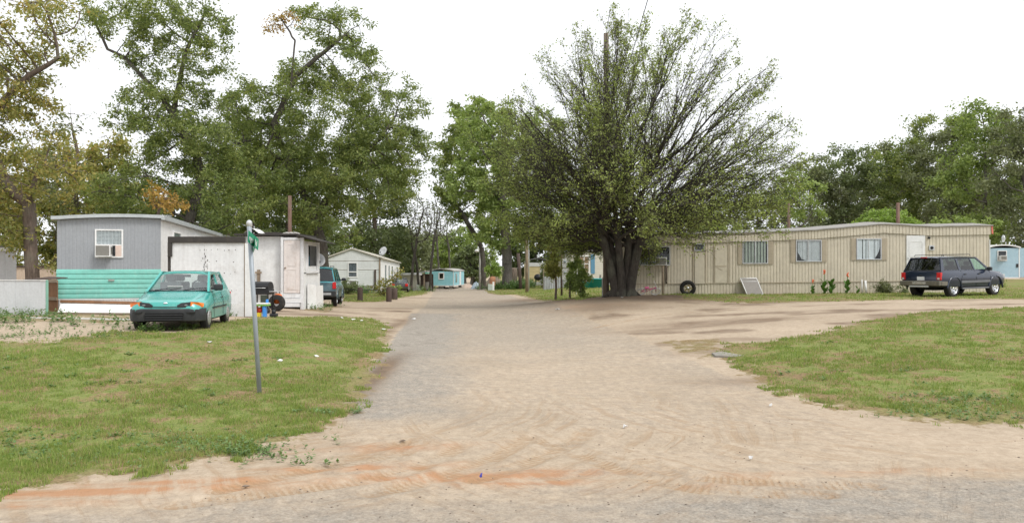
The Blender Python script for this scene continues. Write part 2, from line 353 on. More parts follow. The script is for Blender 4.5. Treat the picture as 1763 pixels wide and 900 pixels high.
def build_ground():
    X, Y = np.meshgrid(XS, YS); x = X.ravel(); y = Y.ravel()
    z = H(x, y)
    g = lawn_sd(x, y); g = np.clip(g, -4, 4)
    u = road_u(x, y)
    near = (y > 3) & (y < 45) & (np.abs(x) < 25)
    # relief: lumpy lawns, shallow wheel ruts, soft sand ridges
    rough = np.where(g > 0, .05, .012)*np.where(y < 60, 1, 2)
    z = z+(fbm(x*.9, y*.9, 3)-.5)*rough*1.2+(fbm(x*5, y*5, 8, 2)-.5)*np.where(near, np.where(g > 0, .035, .008), 0)
    onroad = (u > 0) & (u < 5.9) & (y > 9)
    se = street_edge(x)
    z = z+.02*smooth(0, .35, g)*(y < 45)                    # turf stands a little proud of the gravel
    z = z-np.where((u > -.4) & (u < 5.9) & (g < 0), .0, 0)
    # sand cover 0..1 on the paving
    edge = np.minimum(u, 5.9-u)
    sand = 1-smooth(-.2, 1.9, edge+(fbm(x*.8, y*.35, 5)-.5)*1.8)*smooth(9.6, 13.5, y+(fbm(x*.7, y*.7, 15)-.5)*4+ (u-1.5)*-1.0)
    wob = (fbm(x*.9, y*.9, 5)-.5)*1.3+(fbm(x*3, y*3, 6)-.5)*.5
    sand = .70-.55*smooth(1.9, .5, u+wob*.8)*smooth(9.4, 10.4, y+wob*.9)-.34*smooth(14, 21, y+wob*3)*smooth(6.2, 4.2, u+wob)-.12*smooth(4.6, 5.9, u+wob)*smooth(11, 14, y)
    sand = np.where(edge < -.25, .95, sand)*(y > 0); sand = np.where((y < 10.5), np.maximum(sand, .80*smooth(10.4, 9.2, y+wob*.9)), sand)
    sand = np.where(y > 30, np.where(edge > 0, .42, .95), sand)
    st = smooth(.5, -.6, y-se+(fbm(x*.5, y*2, 9)-.5)*1.2)    # street in front: clean asphalt on the right, sand drifts on the left
    street_s = np.clip(.26-(x-1.0)*.05+(fbm(x*.5, y*2.2, 21)-.5)*.6, 0.02, .7)
    sand = np.where((y < 9.4), sand*(1-st)+street_s*st, sand)
    # clay-red drifts
    k = np.zeros(x.shape)
    for (px, py, rx, ry, a) in ((800, 820, 1.2, .16, 1.), (690, 770, .7, .18, .55), (900, 832, .6, .1, .7), (150, 848, 1.7, .12, 1.), (30, 872, .8, .10, .6), (330, 830, .9, .1, .8), (1170, 838, .9, .1, .25), (1020, 525, 2.5, .9, .25), (1430, 815, 1.4, .12, .3), (640, 805, .9, .12, .7)):
        p = PT(px, py); k = np.maximum(k, a*np.exp(-(((x-p.x)/rx)**2+((y-p.y-.1*(x-p.x))/ry)**2)))
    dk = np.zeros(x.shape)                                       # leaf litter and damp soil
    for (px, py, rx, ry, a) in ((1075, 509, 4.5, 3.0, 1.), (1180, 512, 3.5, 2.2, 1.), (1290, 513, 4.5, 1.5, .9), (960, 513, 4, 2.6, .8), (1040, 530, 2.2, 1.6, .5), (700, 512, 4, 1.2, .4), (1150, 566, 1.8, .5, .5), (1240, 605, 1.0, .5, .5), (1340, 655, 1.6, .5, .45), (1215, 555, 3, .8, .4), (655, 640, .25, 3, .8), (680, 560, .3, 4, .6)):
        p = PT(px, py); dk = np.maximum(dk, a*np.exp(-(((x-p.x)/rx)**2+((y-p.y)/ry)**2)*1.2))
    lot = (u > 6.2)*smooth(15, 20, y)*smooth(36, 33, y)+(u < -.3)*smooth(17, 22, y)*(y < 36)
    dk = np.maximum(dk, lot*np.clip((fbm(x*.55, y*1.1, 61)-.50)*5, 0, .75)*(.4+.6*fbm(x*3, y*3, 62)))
    dd, du = path_du(TRACKS, x, y)
    z = z-np.where(near, .016*smooth(.17, .05, dd), 0)+np.where(near, .014*np.exp(-((dd-.2)/.05)**2), 0)
    r1 = np.sqrt((x+4.6)**2+(y-11.5)**2)+(fbm(x*.7, y*.7, 71)-.5)*.35; r2 = np.sqrt((x-8.5)**2+(y-13.5)**2)+(fbm(x*.7, y*.7, 72)-.5)*.35
    tm_ = smooth(13.5, 9.5, y)*smooth(5.4, 3.4, x)*smooth(-7, -4, x)*(y > 2)
    nx, ny = len(XS), len(YS)
    idx = np.arange(nx*ny).reshape(ny, nx)
    f = np.stack([idx[:-1, :-1].ravel(), idx[:-1, 1:].ravel(), idx[1:, 1:].ravel(), idx[1:, :-1].ravel()], 1)
    cx = x[f].mean(1); cy = y[f].mean(1); cg = g[f].mean(1)+(fbm(cx*2.3, cy*2.3, 4)-.5)*.35; cu = road_u(cx, cy)
    isg = cg > 0
    isst = ~isg & (cy < street_edge(cx)) & (cy > -3.2)
    isrd = ~isg & ~isst & (cu > -.15) & (cu < 6.0+np.clip((13-cy)*.6, 0, 8)) & (cu > -.15-np.clip((9.6-cy)*1.4, 0, 9)) & (cy > 3)
    isrd &= cy < 125
    m = ground_mat()
    for nm, lab, mask in (('ground', 'patchy mown grass lawns and verges on both sides of the road', isg), ('street', 'grey asphalt street dusted with sand in the foreground', isst),
                     ('road', 'worn asphalt side road covered with pale sand running to the back', isrd), ('dirt_lot', 'bare tan sandy dirt beside the road and in front of the homes', ~isg & ~isst & ~isrd)):
        ff = f[mask]; used, inv = np.unique(ff, return_inverse=True); ff = inv.reshape(ff.shape)
        o = npmesh(nm, np.stack([x[used], y[used], z[used]], 1), ff, m, smooth=True)
        tag(o, lab, nm.replace('_', ' '), kind='structure')
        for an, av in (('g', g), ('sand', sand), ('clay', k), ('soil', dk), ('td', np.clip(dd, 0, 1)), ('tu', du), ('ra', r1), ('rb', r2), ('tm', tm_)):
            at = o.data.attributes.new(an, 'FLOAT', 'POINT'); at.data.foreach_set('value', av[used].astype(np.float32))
def ground_mat():
    m, t, b = nodes('sand_asphalt_turf')
    pos = N(t, "ShaderNodeNewGeometry").outputs['Position']
    def A(n): a = N(t, "ShaderNodeAttribute"); a.attribute_name = n; return a.outputs['Fac']
    big = noise(t, pos, .55, 5); mid = noise(t, pos, 2.6, 6, .65); fine = noise(t, pos, 22, 4, .7); clod = noise(t, pos, 6.5, 7, .82); grit = noise(t, pos, 30, 4, .85); lng = noise(t, mapping(t, pos, (5.5, .9, 1), (0, 0, R(-5))), 1.6, 6, .75)
    strk = noise(t, mapping(t, pos, (.75, 1.7, 1), (0, 0, R(12))), 1.5, 7, .75)
    strk2 = mixc(t, ramp(t, big, [(.4, (0,)*3), (.6, (1,)*3)]).outputs[0], noise(t, mapping(t, pos, (.9, 6, 1), (0, 0, R(16))), 1.3, 5, .65), noise(t, mapping(t, pos, (.9, 5, 1), (0, 0, R(-14))), 1.4, 5, .65))
    # asphalt: pale worn aggregate, cracks
    asp = ramp(t, grit, [(.28, (.16, .145, .125)), (.5, (.29, .265, .23)), (.72, (.44, .405, .355))]).outputs[0]
    asp = mixc(t, 1., asp, ramp(t, clod, [(.36, (.82,)*3), (.64, (1.14,)*3)]).outputs[0], 'MULTIPLY')
    vo = N(t, "ShaderNodeTexVoronoi", feature='DISTANCE_TO_EDGE'); vo.inputs['Scale'].default_value = .42
    wv = N(t, "ShaderNodeVectorMath", operation='ADD'); nv = N(t, "ShaderNodeTexNoise"); nv.inputs['Scale'].default_value = 2.1; nv.inputs['Detail'].default_value = 6
    t.links.new(pos, nv.inputs['Vector']); t.links.new(pos, wv.inputs[0]); t.links.new(nv.outputs[1], wv.inputs[1]); t.links.new(wv.outputs[0], vo.inputs['Vector'])
    crack = ramp(t, vo.outputs['Distance'], [(.0, (1,)*3), (.022, (0,)*3)]).outputs[0]
    crack = mathn(t, 'MULTIPLY', crack, ramp(t, big, [(.45, (0,)*3), (.62, (1,)*3)]).outputs[0])
    asp = mixc(t, mathn(t, 'MULTIPLY', crack, .6), asp, (.11, .095, .08))
    # sand
    snd = ramp(t, mathn(t, 'ADD', mathn(t, 'MULTIPLY', lng, .15), mathn(t, 'ADD', mathn(t, 'MULTIPLY', clod, .55), mathn(t, 'MULTIPLY', grit, .30))), [(.30, (.28, .222, .165)), (.5, (.415, .34, .262)), (.68, (.54, .46, .365))]).outputs[0]
    snd = mixc(t, 1., snd, ramp(t, big, [(.3, (.92, .90, .86)), (.7, (1.1, 1.08, 1.05))]).outputs[0], 'MULTIPLY')
    snd = mixc(t, ramp(t, strk2, [(.52, (0,)*3), (.68, (.38,)*3)]).outputs[0], snd, (.335, .235, .15))
    def arcs(an, sc):
        cb = N(t, "ShaderNodeCombineXYZ"); sp = N(t, "ShaderNodeSeparateXYZ"); t.links.new(pos, sp.inputs[0])
        t.links.new(mathn(t, 'MULTIPLY', A(an), sc), cb.inputs[0]); t.links.new(mathn(t, 'MULTIPLY', sp.outputs[0], .55), cb.inputs[1]); return noise(t, cb.outputs[0], 1.0, 5, .7)
    ar = mixc(t, ramp(t, big, [(.44, (0,)*3), (.56, (1,)*3)]).outputs[0], arcs('ra', 7.), arcs('rb', 6.))
    arl = mathn(t, 'MULTIPLY', ramp(t, ar, [(.50, (0,)*3), (.60, (1,)*3)]).outputs[0], A('tm'))
    snd = mixc(t, mathn(t, 'MULTIPLY', arl, .5), snd, (.33, .225, .135))
    cl = mathn(t, 'MULTIPLY', mathn(t, 'MULTIPLY', A('clay'), ramp(t, ar, [(.40, (.3,)*3), (.55, (1.2,)*3)]).outputs[0]), mathn(t, 'MULTIPLY', ramp(t, strk2, [(.35, (.5,)*3), (.58, (1.7,)*3)]).outputs[0], ramp(t, mid, [(.35, (.45,)*3), (.6, (1.1,)*3)]).outputs[0]))
    snd = mixc(t, mathn(t, 'MINIMUM', cl, .75), snd, (.41, .205, .10))
    s = mathn(t, 'ADD', A('sand'), mathn(t, 'MULTIPLY', mathn(t, 'SUBTRACT', mathn(t, 'ADD', mathn(t, 'MULTIPLY', strk, .35), mathn(t, 'ADD', mathn(t, 'MULTIPLY', clod, .45), mathn(t, 'MULTIPLY', lng, .20))), .5), 2.1))
    s = ramp(t, s, [(.05, (0.12,)*3), (.45, (.6,)*3), (.80, (1,)*3)]).outputs[0]
    bare = mixc(t, s, asp, snd)
    # tyre tread marks
    td = A('td'); tu = A('tu')
    tread = mathn(t, 'SINE', mathn(t, 'MULTIPLY', tu, 95.)); tread2 = mathn(t, 'SINE', mathn(t, 'MULTIPLY', td, 110.))
    tm = ramp(t, td, [(.09, (1,)*3), (.15, (0,)*3)]).outputs[0]
    tmn = mathn(t, 'MULTIPLY', tm, ramp(t, mid, [(.42, (0,)*3), (.56, (1,)*3)]).outputs[0])
    tpat = ramp(t, mathn(t, 'ADD', tread, mathn(t, 'MULTIPLY', tread2, .5)), [(.0, (0,)*3), (.35, (1,)*3)]).outputs[0]
    tt = mathn(t, 'MULTIPLY', tmn, tpat)
    bare = mixc(t, mathn(t, 'MULTIPLY', tt, .55), bare, (.30, .19, .105))
    bare = mixc(t, mathn(t, 'MULTIPLY', tmn, .25), bare, (.40, .27, .155))
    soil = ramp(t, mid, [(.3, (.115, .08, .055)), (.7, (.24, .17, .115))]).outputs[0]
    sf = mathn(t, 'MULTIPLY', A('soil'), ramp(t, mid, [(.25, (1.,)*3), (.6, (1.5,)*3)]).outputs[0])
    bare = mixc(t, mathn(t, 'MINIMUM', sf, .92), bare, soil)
    # turf: thatch + green, with worn brown patches
    gr = ramp(t, mathn(t, 'ADD', mathn(t, 'MULTIPLY', fine, .55), mathn(t, 'MULTIPLY', mid, .45)), [(.3, (.09, .115, .034)), (.46, (.17, .205, .058)), (.58, (.25, .255, .09)), (.72, (.34, .285, .15))]).outputs[0]
    dry = ramp(t, mathn(t, 'ADD', mathn(t, 'MULTIPLY', mid, .6), mathn(t, 'MULTIPLY', big, .4)), [(.47, (0,)*3), (.56, (.9,)*3)]).outputs[0]
    gr = mixc(t, dry, gr, ramp(t, fine, [(.35, (.15, .095, .055)), (.65, (.33, .225, .13))]).outputs[0])
    ge = mathn(t, 'ADD', A('g'), mathn(t, 'ADD', mathn(t, 'MULTIPLY', mathn(t, 'SUBTRACT', mid, .5), 1.7), mathn(t, 'MULTIPLY', mathn(t, 'SUBTRACT', fine, .5), .5)))
    fr = ramp(t, ge, [(.0, (0,)*3), (.14, (1,)*3)]).outputs[0]
    rim = ramp(t, ge, [(.0, (.85,)*3), (.75, (0,)*3)]).outputs[0]
    gr = mixc(t, rim, gr, ramp(t, fine, [(.35, (.16, .11, .055)), (.65, (.30, .235, .125))]).outputs[0])
    col = mixc(t, fr, bare, gr)
    t.links.new(col, b.inputs['Base Color']); b.inputs['Roughness'].default_value = .95; b.inputs['Specular IOR Level'].default_value = .15
    hgt = mathn(t, 'ADD', mathn(t, 'ADD', mathn(t, 'MULTIPLY', fine, .5), mathn(t, 'MULTIPLY', grit, .35)), mathn(t, 'ADD', mathn(t, 'MULTIPLY', mid, .5), mathn(t, 'MULTIPLY', strk2, .5)))
    hgt = mathn(t, 'SUBTRACT', mathn(t, 'ADD', mathn(t, 'ADD', hgt, mathn(t, 'SUBTRACT', mathn(t, 'MULTIPLY', clod, .8), mathn(t, 'MULTIPLY', arl, .35))), mathn(t, 'MULTIPLY', s, .35)), mathn(t, 'MULTIPLY', tt, .6))
    bm = N(t, "ShaderNodeBump"); bm.inputs['Strength'].default_value = .5; bm.inputs['Distance'].default_value = .045
    t.links.new(hgt, bm.inputs['Height']); t.links.new(bm.outputs[0], b.inputs['Normal'])
    return m
build_ground()

# ---------------------------------------------------------------- grass blades and low weeds
def blades(name, label, n, poly, hmin, hmax, w, mat, seed, dens=None, lean=.5, bbox=None, clumpy=0):
    rg = np.random.default_rng(seed); P = np.array(poly); x0, y0 = P.min(0); x1, y1 = P.max(0)
    if bbox: x0, x1, y0, y1 = bbox
    m = n*3
    # density falls with distance, since near turf shows most
    yy = 1/(rg.random(m)*(1/y0-1/y1)+1/y1); xx = x0+(x1-x0)*rg.random(m)
    inv = (poly_sd(poly, xx, yy)+(fbm(xx*2.2, yy*2.2, 31)-.5)*1.3+(fbm(xx*9, yy*9, 32)-.5)*.4 > .08) & (np.abs(xx) < yy*.78+3)
    patch = fbm(xx*1.4, yy*1.4, 41)*.6+fbm(xx*6, yy*6, 42, 2)*.4
    inv &= rg.random(m) < np.clip((patch-.40-clumpy)*6, .08 if not clumpy else 0, 1)
    xx = xx[inv][:n]; yy = yy[inv][:n]; k = len(xx)
    z = H(xx, yy)+(fbm(xx*.9, yy*.9, 3)-.5)*.06+.012
    hh = (hmin+(hmax-hmin)*rg.random(k)**2.4)*(.6+.8*fbm(xx*1.1, yy*1.1, 51)); a = rg.random(k)*2*pi; ww = w*(.6+.8*rg.random(k))*np.clip(yy/10, .8, 1.6)
    lx = (rg.random(k)-.5)*2*lean*hh; ly = (rg.random(k)-.5)*2*lean*hh
    v = np.empty((k, 3, 3)); v[:, 0] = np.stack([xx-cos_(a)*ww, yy-sin_(a)*ww, z-.01], 1); v[:, 1] = np.stack([xx+cos_(a)*ww, yy+sin_(a)*ww, z-.01], 1)
    v[:, 2] = np.stack([xx+lx, yy+ly, z+hh], 1)
    o = npmesh(name, v.reshape(-1, 3), np.arange(k*3).reshape(-1, 3), mat); return tag(o, label, 'grass', kind='stuff')
cos_, sin_ = np.cos, np.sin
M_GRASS = leafmat('grass_blades', [(.36, .28, .15), (.18, .25, .055), (.22, .30, .07), (.31, .35, .10), (.14, .225, .055), (.38, .30, .17), (.30, .20, .12)], trans=.3, clump=1.6)
M_WEED = leafmat('weed_leaves', [(.09, .16, .05), (.14, .22, .075), (.19, .28, .11)], trans=.25, clump=2)
blades('grass', 'short patchy mown grass on the sloping lawn left of the road', 360000, LAWN_L, .018, .075, .006, M_GRASS, 1, bbox=(-14, -2, 6, 27))
blades('grass', 'short green grass on the sloping lawn right of the road', 300000, LAWN_R, .018, .075, .006, M_GRASS, 2, bbox=(4, 25, 9, 27))
blades('grass', 'strip of grass along the foot of the tan home', 26000, HOME_R, .03, .10, .012, M_GRASS, 3, bbox=(7, 30, 29, 45))
blades('grass', 'grass verge between the big tree and the side road', 24000, MID_R, .03, .12, .012, M_GRASS, 4, bbox=(-6, 8, 34, 90))
blades('grass', 'grass verge in front of the white gabled home', 22000, MID_L, .03, .12, .012, M_GRASS, 5, bbox=(-18, -5, 38, 90))
def weeds(name, label, spots, mat, seed, hgt=.25, cat='weeds', leaf=.05):
    """spots: (x, y, radius, count of sprigs); each sprig a stem with paired leaves"""
    rg = np.random.default_rng(seed); V = []
    for (sx, sy, rad, n) in spots:
        a = rg.random(n)*2*pi; r = rad*np.sqrt(rg.random(n)); px = sx+r*cos_(a)*1.5; py = sy+r*sin_(a); pz = H(px, py)
        for i in range(n):
            hh = hgt*(.4+rg.random()*.8); ln = (rg.random(2)-.5)*hh*.7; m = int(5+hh*22)
            for j in range(m):
                t_ = (j+.5)/m; c = np.array([px[i]+ln[0]*t_, py[i]+ln[1]*t_, pz[i]+hh*t_]); an = rg.random()*6.28; el = rg.random()*.9-.1
                L = leaf*(1.3-.6*t_)*(.6+.8*rg.random()); d = np.array([cos(an)*cos(el), sin(an)*cos(el), sin(el)])*L; s_ = np.array([-sin(an), cos(an), 0])*L*.32
                V.append([c, c+d*.5+s_, c+d, c+d*.5-s_])
    V = np.array(V); o = npmesh(name, V.reshape(-1, 3), np.arange(len(V)*4).reshape(-1, 4), mat); return tag(o, label, cat, kind='stuff')
def spots(px0, px1, py0, py1, n, rad, cnt, seed):
    rg = random.Random(seed); out = []
    for _ in range(n):
        p = PT(rg.uniform(px0, px1), rg.uniform(py0, py1)); out.append((p.x, p.y, rad*rg.uniform(.5, 1.3), int(cnt*rg.uniform(.5, 1.3))))
    return out
weeds('weeds', 'leafy green weeds in the shallow ditch of the left lawn', spots(-30, 560, 745, 805, 60, .26, 7, 1)+spots(240, 430, 755, 785, 16, .2, 14, 2), M_WEED, 1, .085, leaf=.04)
weeds('weeds', 'leafy weeds in the ditch of the right lawn', spots(1510, 1763, 685, 722, 22, .3, 11, 3), M_WEED, 2, .10, leaf=.04)
weeds('weeds', 'tall weeds along the white panels left of the gray and teal home', spots(-20, 100, 540, 556, 30, .35, 10, 4)+spots(100, 230, 551, 561, 16, .2, 4, 5), M_WEED, 3, .22, leaf=.07)
weeds('weeds', 'sparse low weeds on the bare dirt left of the teal hatchback', spots(-20, 225, 560, 586, 46, .3, 9, 21), M_WEED, 9, .07, leaf=.04)
weeds('weeds', 'weeds at the foot of the white screen wall and shed', spots(360, 436, 541, 545, 16, .2, 12, 6)+spots(520, 575, 526, 534, 14, .4, 14, 7)+spots(235, 330, 566, 572, 12, .2, 8, 8), M_WEED, 4, .22, leaf=.06)
weeds('weeds', 'bushy green weeds on the verge by the big trunk in the middle distance', spots(838, 915, 492, 498, 40, 1.0, 36, 9), M_WEED, 5, .75, leaf=.17)
weeds('weeds', 'weeds around the posts beside the white gabled home', spots(592, 650, 498, 506, 16, .8, 24, 10)+spots(668, 740, 498, 503, 14, .8, 14, 12), M_WEED, 6, .6, leaf=.13)
weeds('weeds', 'scattered broad weeds on the lawns', spots(0, 640, 600, 740, 26, .13, 7, 13)+spots(1300, 1763, 560, 680, 14, .13, 7, 14), M_WEED, 7, .06)
# ---------------------------------------------------------------- trees
def frusta(p0, p1, r0, r1, k=5):
    """tapered tubes between point arrays, as one vertex / quad array"""
    d = p1-p0; L = np.linalg.norm(d, axis=1, keepdims=True)+1e-9; d = d/L
    up = np.where(np.abs(d[:, 2:3]) < .9, np.array([[0, 0, 1.]]), np.array([[1., 0, 0]]))
    a = np.cross(d, up); a /= np.linalg.norm(a, axis=1, keepdims=True)+1e-9; b = np.cross(d, a); n = len(p0)
    th = np.arange(k)*2*pi/k
    ring = a[:, None]*cos_(th)[None, :, None]+b[:, None]*sin_(th)[None, :, None]
    v = np.concatenate([(p0-d*L*.02)[:, None]+ring*r0[:, None, None], p1[:, None]+ring*r1[:, None, None]], 1).reshape(-1, 3)
    j = np.arange(k); q = np.stack([j, (j+1) % k, (j+1) % k+k, j+k], 1)
    f = (q[None]+(np.arange(n)*2*k)[:, None, None]).reshape(-1, 4)
    return v, f
def join(parts):
    V = []; F = []; o = 0
    for v, f in parts: V.append(v); F.append(f+o); o += len(v)
    return np.concatenate(V), np.concatenate(F)
def leafquads(c, rg, size, aspect=.5, droop=.3):
    """diamond leaves folded on their midrib, centred on points c"""
    n = len(c); az = rg.random(n)*2*pi; el = (rg.random(n)-.5)*2.0-droop
    d = np.stack([cos_(az)*cos_(el), sin_(az)*cos_(el), sin_(el)], 1)
    w = np.cross(d, rg.normal(size=(n, 3))); w /= np.linalg.norm(w, axis=1, keepdims=True)+1e-9
    s = (size*(.55+.9*rg.random(n)))[:, None]; ww = w*s*aspect*.5
    v = np.stack([c, c+d*s*.5+ww, c+d*s, c+d*s*.5-ww], 1).reshape(-1, 3)
    return v, np.arange(n*4).reshape(-1, 4)
def colonize(attr, pos, par, step, kill, maxit, tropism, rg):
    pos = [np.array(p, float) for p in pos]; par = list(par)
    P = np.array(pos); D = ((attr[:, None]-P[None])**2).sum(-1); near = D.argmin(1); nd = D.min(1); alive = np.ones(len(attr), bool)
    kids = {}
    for _ in range(maxit):
        if not alive.any(): break
        ai = np.where(alive)[0]; ids = near[alive]; P = np.array(pos); dv = attr[alive]-P[ids]; dv /= np.linalg.norm(dv, axis=1, keepdims=True)+1e-9
        acc = np.zeros((len(P), 3)); np.add.at(acc, ids, dv); act = np.unique(ids); new = []
        for i in act:
            d = acc[i]/(np.linalg.norm(acc[i])+1e-9)+tropism+rg.normal(size=3)*.10; d /= np.linalg.norm(d)+1e-9
            q = P[i]+d*step
            if any(((q-pos[c])**2).sum() < (step*.35)**2 for c in kids.get(i, ())): 
                alive[ai[ids == i]] = False
                continue
            kids.setdefault(i, []).append(len(pos)); new.append(len(pos)); pos.append(q); par.append(i)
        if not new: 
            if rg.random() < .3: break
            continue
        NP = np.array([pos[i] for i in new]); D = ((attr[:, None]-NP[None])**2).sum(-1); j = D.argmin(1); m = D[np.arange(len(attr)), j]
        up = m < nd; nd = np.where(up, m, nd); near = np.where(up, np.array(new)[j], near); alive &= nd > kill**2
    return np.array(pos), np.array(par)
def crown_points(ell, n, rg, shell=.35):
    """attractors in a union of ellipsoids; a hollowed core pushes twigs outward"""
    E = np.array([e[:6] for e in ell], float); w = E[:, 3]*E[:, 4]*E[:, 5]; w = w/w.sum(); out = []
    for e, c in zip(E, (w*n).astype(int)+3):
        d = rg.normal(size=(c, 3)); d /= np.linalg.norm(d, axis=1, keepdims=True); r = (shell+(1-shell)*rg.random(c)[:, None])**.6
        out.append(e[:3]+d*r*e[3:6])
    return np.concatenate(out)
def grow_tree(name, label, loc, trunk, ell, leaf, bark, seed, n_attr=900, step=.45, kill=.75, r_base=.3, tip=.012, nleaf=40000, lsize=.15, asp=.5,
              spread=.42, droop=.35, group=None, trop=(0, 0, .05), expo=2.35, cat='tree', limbs=None, clusters=1.0, bare=0.0, crown=True):
    """trunk: list of points (local); crown envelope ell: (x, y, z, rx, ry, rz) in the same frame"""
    rg = np.random.default_rng(seed)
    attr = crown_points(ell, n_attr, rg)
    pos = []; par = []
    T = [np.array(p, float) for p in trunk]
    def lay(pts, parent):
        for i in range(len(pts)-1):
            a, b = pts[i], pts[i+1]; k = max(1, int(np.linalg.norm(b-a)/step))
            for j in range(1, k+1):
                q = a+(b-a)*j/k+(rg.normal(size=3)*.04*step if j < k else 0); pos.append(q); par.append(parent); parent = len(pos)-1
        return parent
    pos.append(T[0]); par.append(-1); lay(T, 0); n_tr = len(pos)
    for lb in (limbs or []):
        L = [np.array(p, float) for p in lb]; j = int(((np.array(pos)-L[0])**2).sum(1).argmin()); L[0] = pos[j]; lay(L, j)
    lo = int(n_tr*.55) if not limbs else 0
    P, Q = colonize(attr, pos, par, step, kill, 160, np.array(trop), rg)
    n = len(P); r = np.zeros(n); ch = np.zeros(n)
    acc = np.zeros(n)
    for i in range(n-1, 0, -1):
        ri = max(acc[i]**(1/expo) if acc[i] > 0 else tip, tip); r[i] = ri; acc[Q[i]] += ri**expo; ch[Q[i]] += 1
    r[0] = acc[0]**(1/expo); sc_ = r_base/r[1] if n > 1 else 1
    # rescale so the trunk has the wanted girth, twigs stay thin
    r = tip+(r-tip)*(r_base-tip)/(max(r[1], tip*2)-tip); r[0] = r[1]*1.0
    flare = np.exp(-np.maximum(P[:, 2]-T[0][2], 0)/.45)*.45; r = r*(1+np.where(np.arange(n) < n_tr, flare, 0))
    c = np.arange(1, n); big = r[c] > .07
    parts = []
    for m_, k in ((big, 9), (~big, 4)):
        i = c[m_]
        if len(i): parts.append(frusta(P[Q[i]], P[i], np.minimum(r[Q[i]], r[i]*1.35), r[i], k))
    # fine twigs at thin nodes
    thin = c[(r[c] < .05)]
    tw = np.repeat(thin, 2); d = rg.normal(size=(len(tw), 3)); d[:, 2] = d[:, 2]*.6+.1; d /= np.linalg.norm(d, axis=1, keepdims=True)
    Lw = spread*(.5+rg.random(len(tw)))[:, None]; tp = P[tw]+d*Lw; tp[:, 2] -= droop*.25*Lw[:, 0]
    parts.append(frusta(P[tw], tp, np.full(len(tw), tip*.8), np.full(len(tw), tip*.35), 3))
    V, F = join(parts)
    root = thing(name, label, cat, loc, 0, group)
    npmesh('trunk', V, F, bark, root, smooth=True)
    # foliage in clumps along the twigs; some twigs stay bare
    if nleaf:
        keep = rg.random(len(tw)) > bare; src = np.where(keep)[0]
        wgt = rg.random(len(src))**clusters; wgt /= wgt.sum(); pick = rg.choice(src, nleaf, p=wgt)
        t_ = (.25+.85*rg.random(nleaf))[:, None]; base = P[tw[pick]]*(1-t_)+tp[pick]*t_+rg.normal(size=(nleaf, 3))*spread*.30*np.array([1, 1, .75])
        base[:, 2] -= np.abs(rg.normal(size=nleaf))*droop*.18
        lv, lf = leafquads(base, rg, lsize, asp, droop); npmesh('crown', lv, lf, leaf, root)
    return root
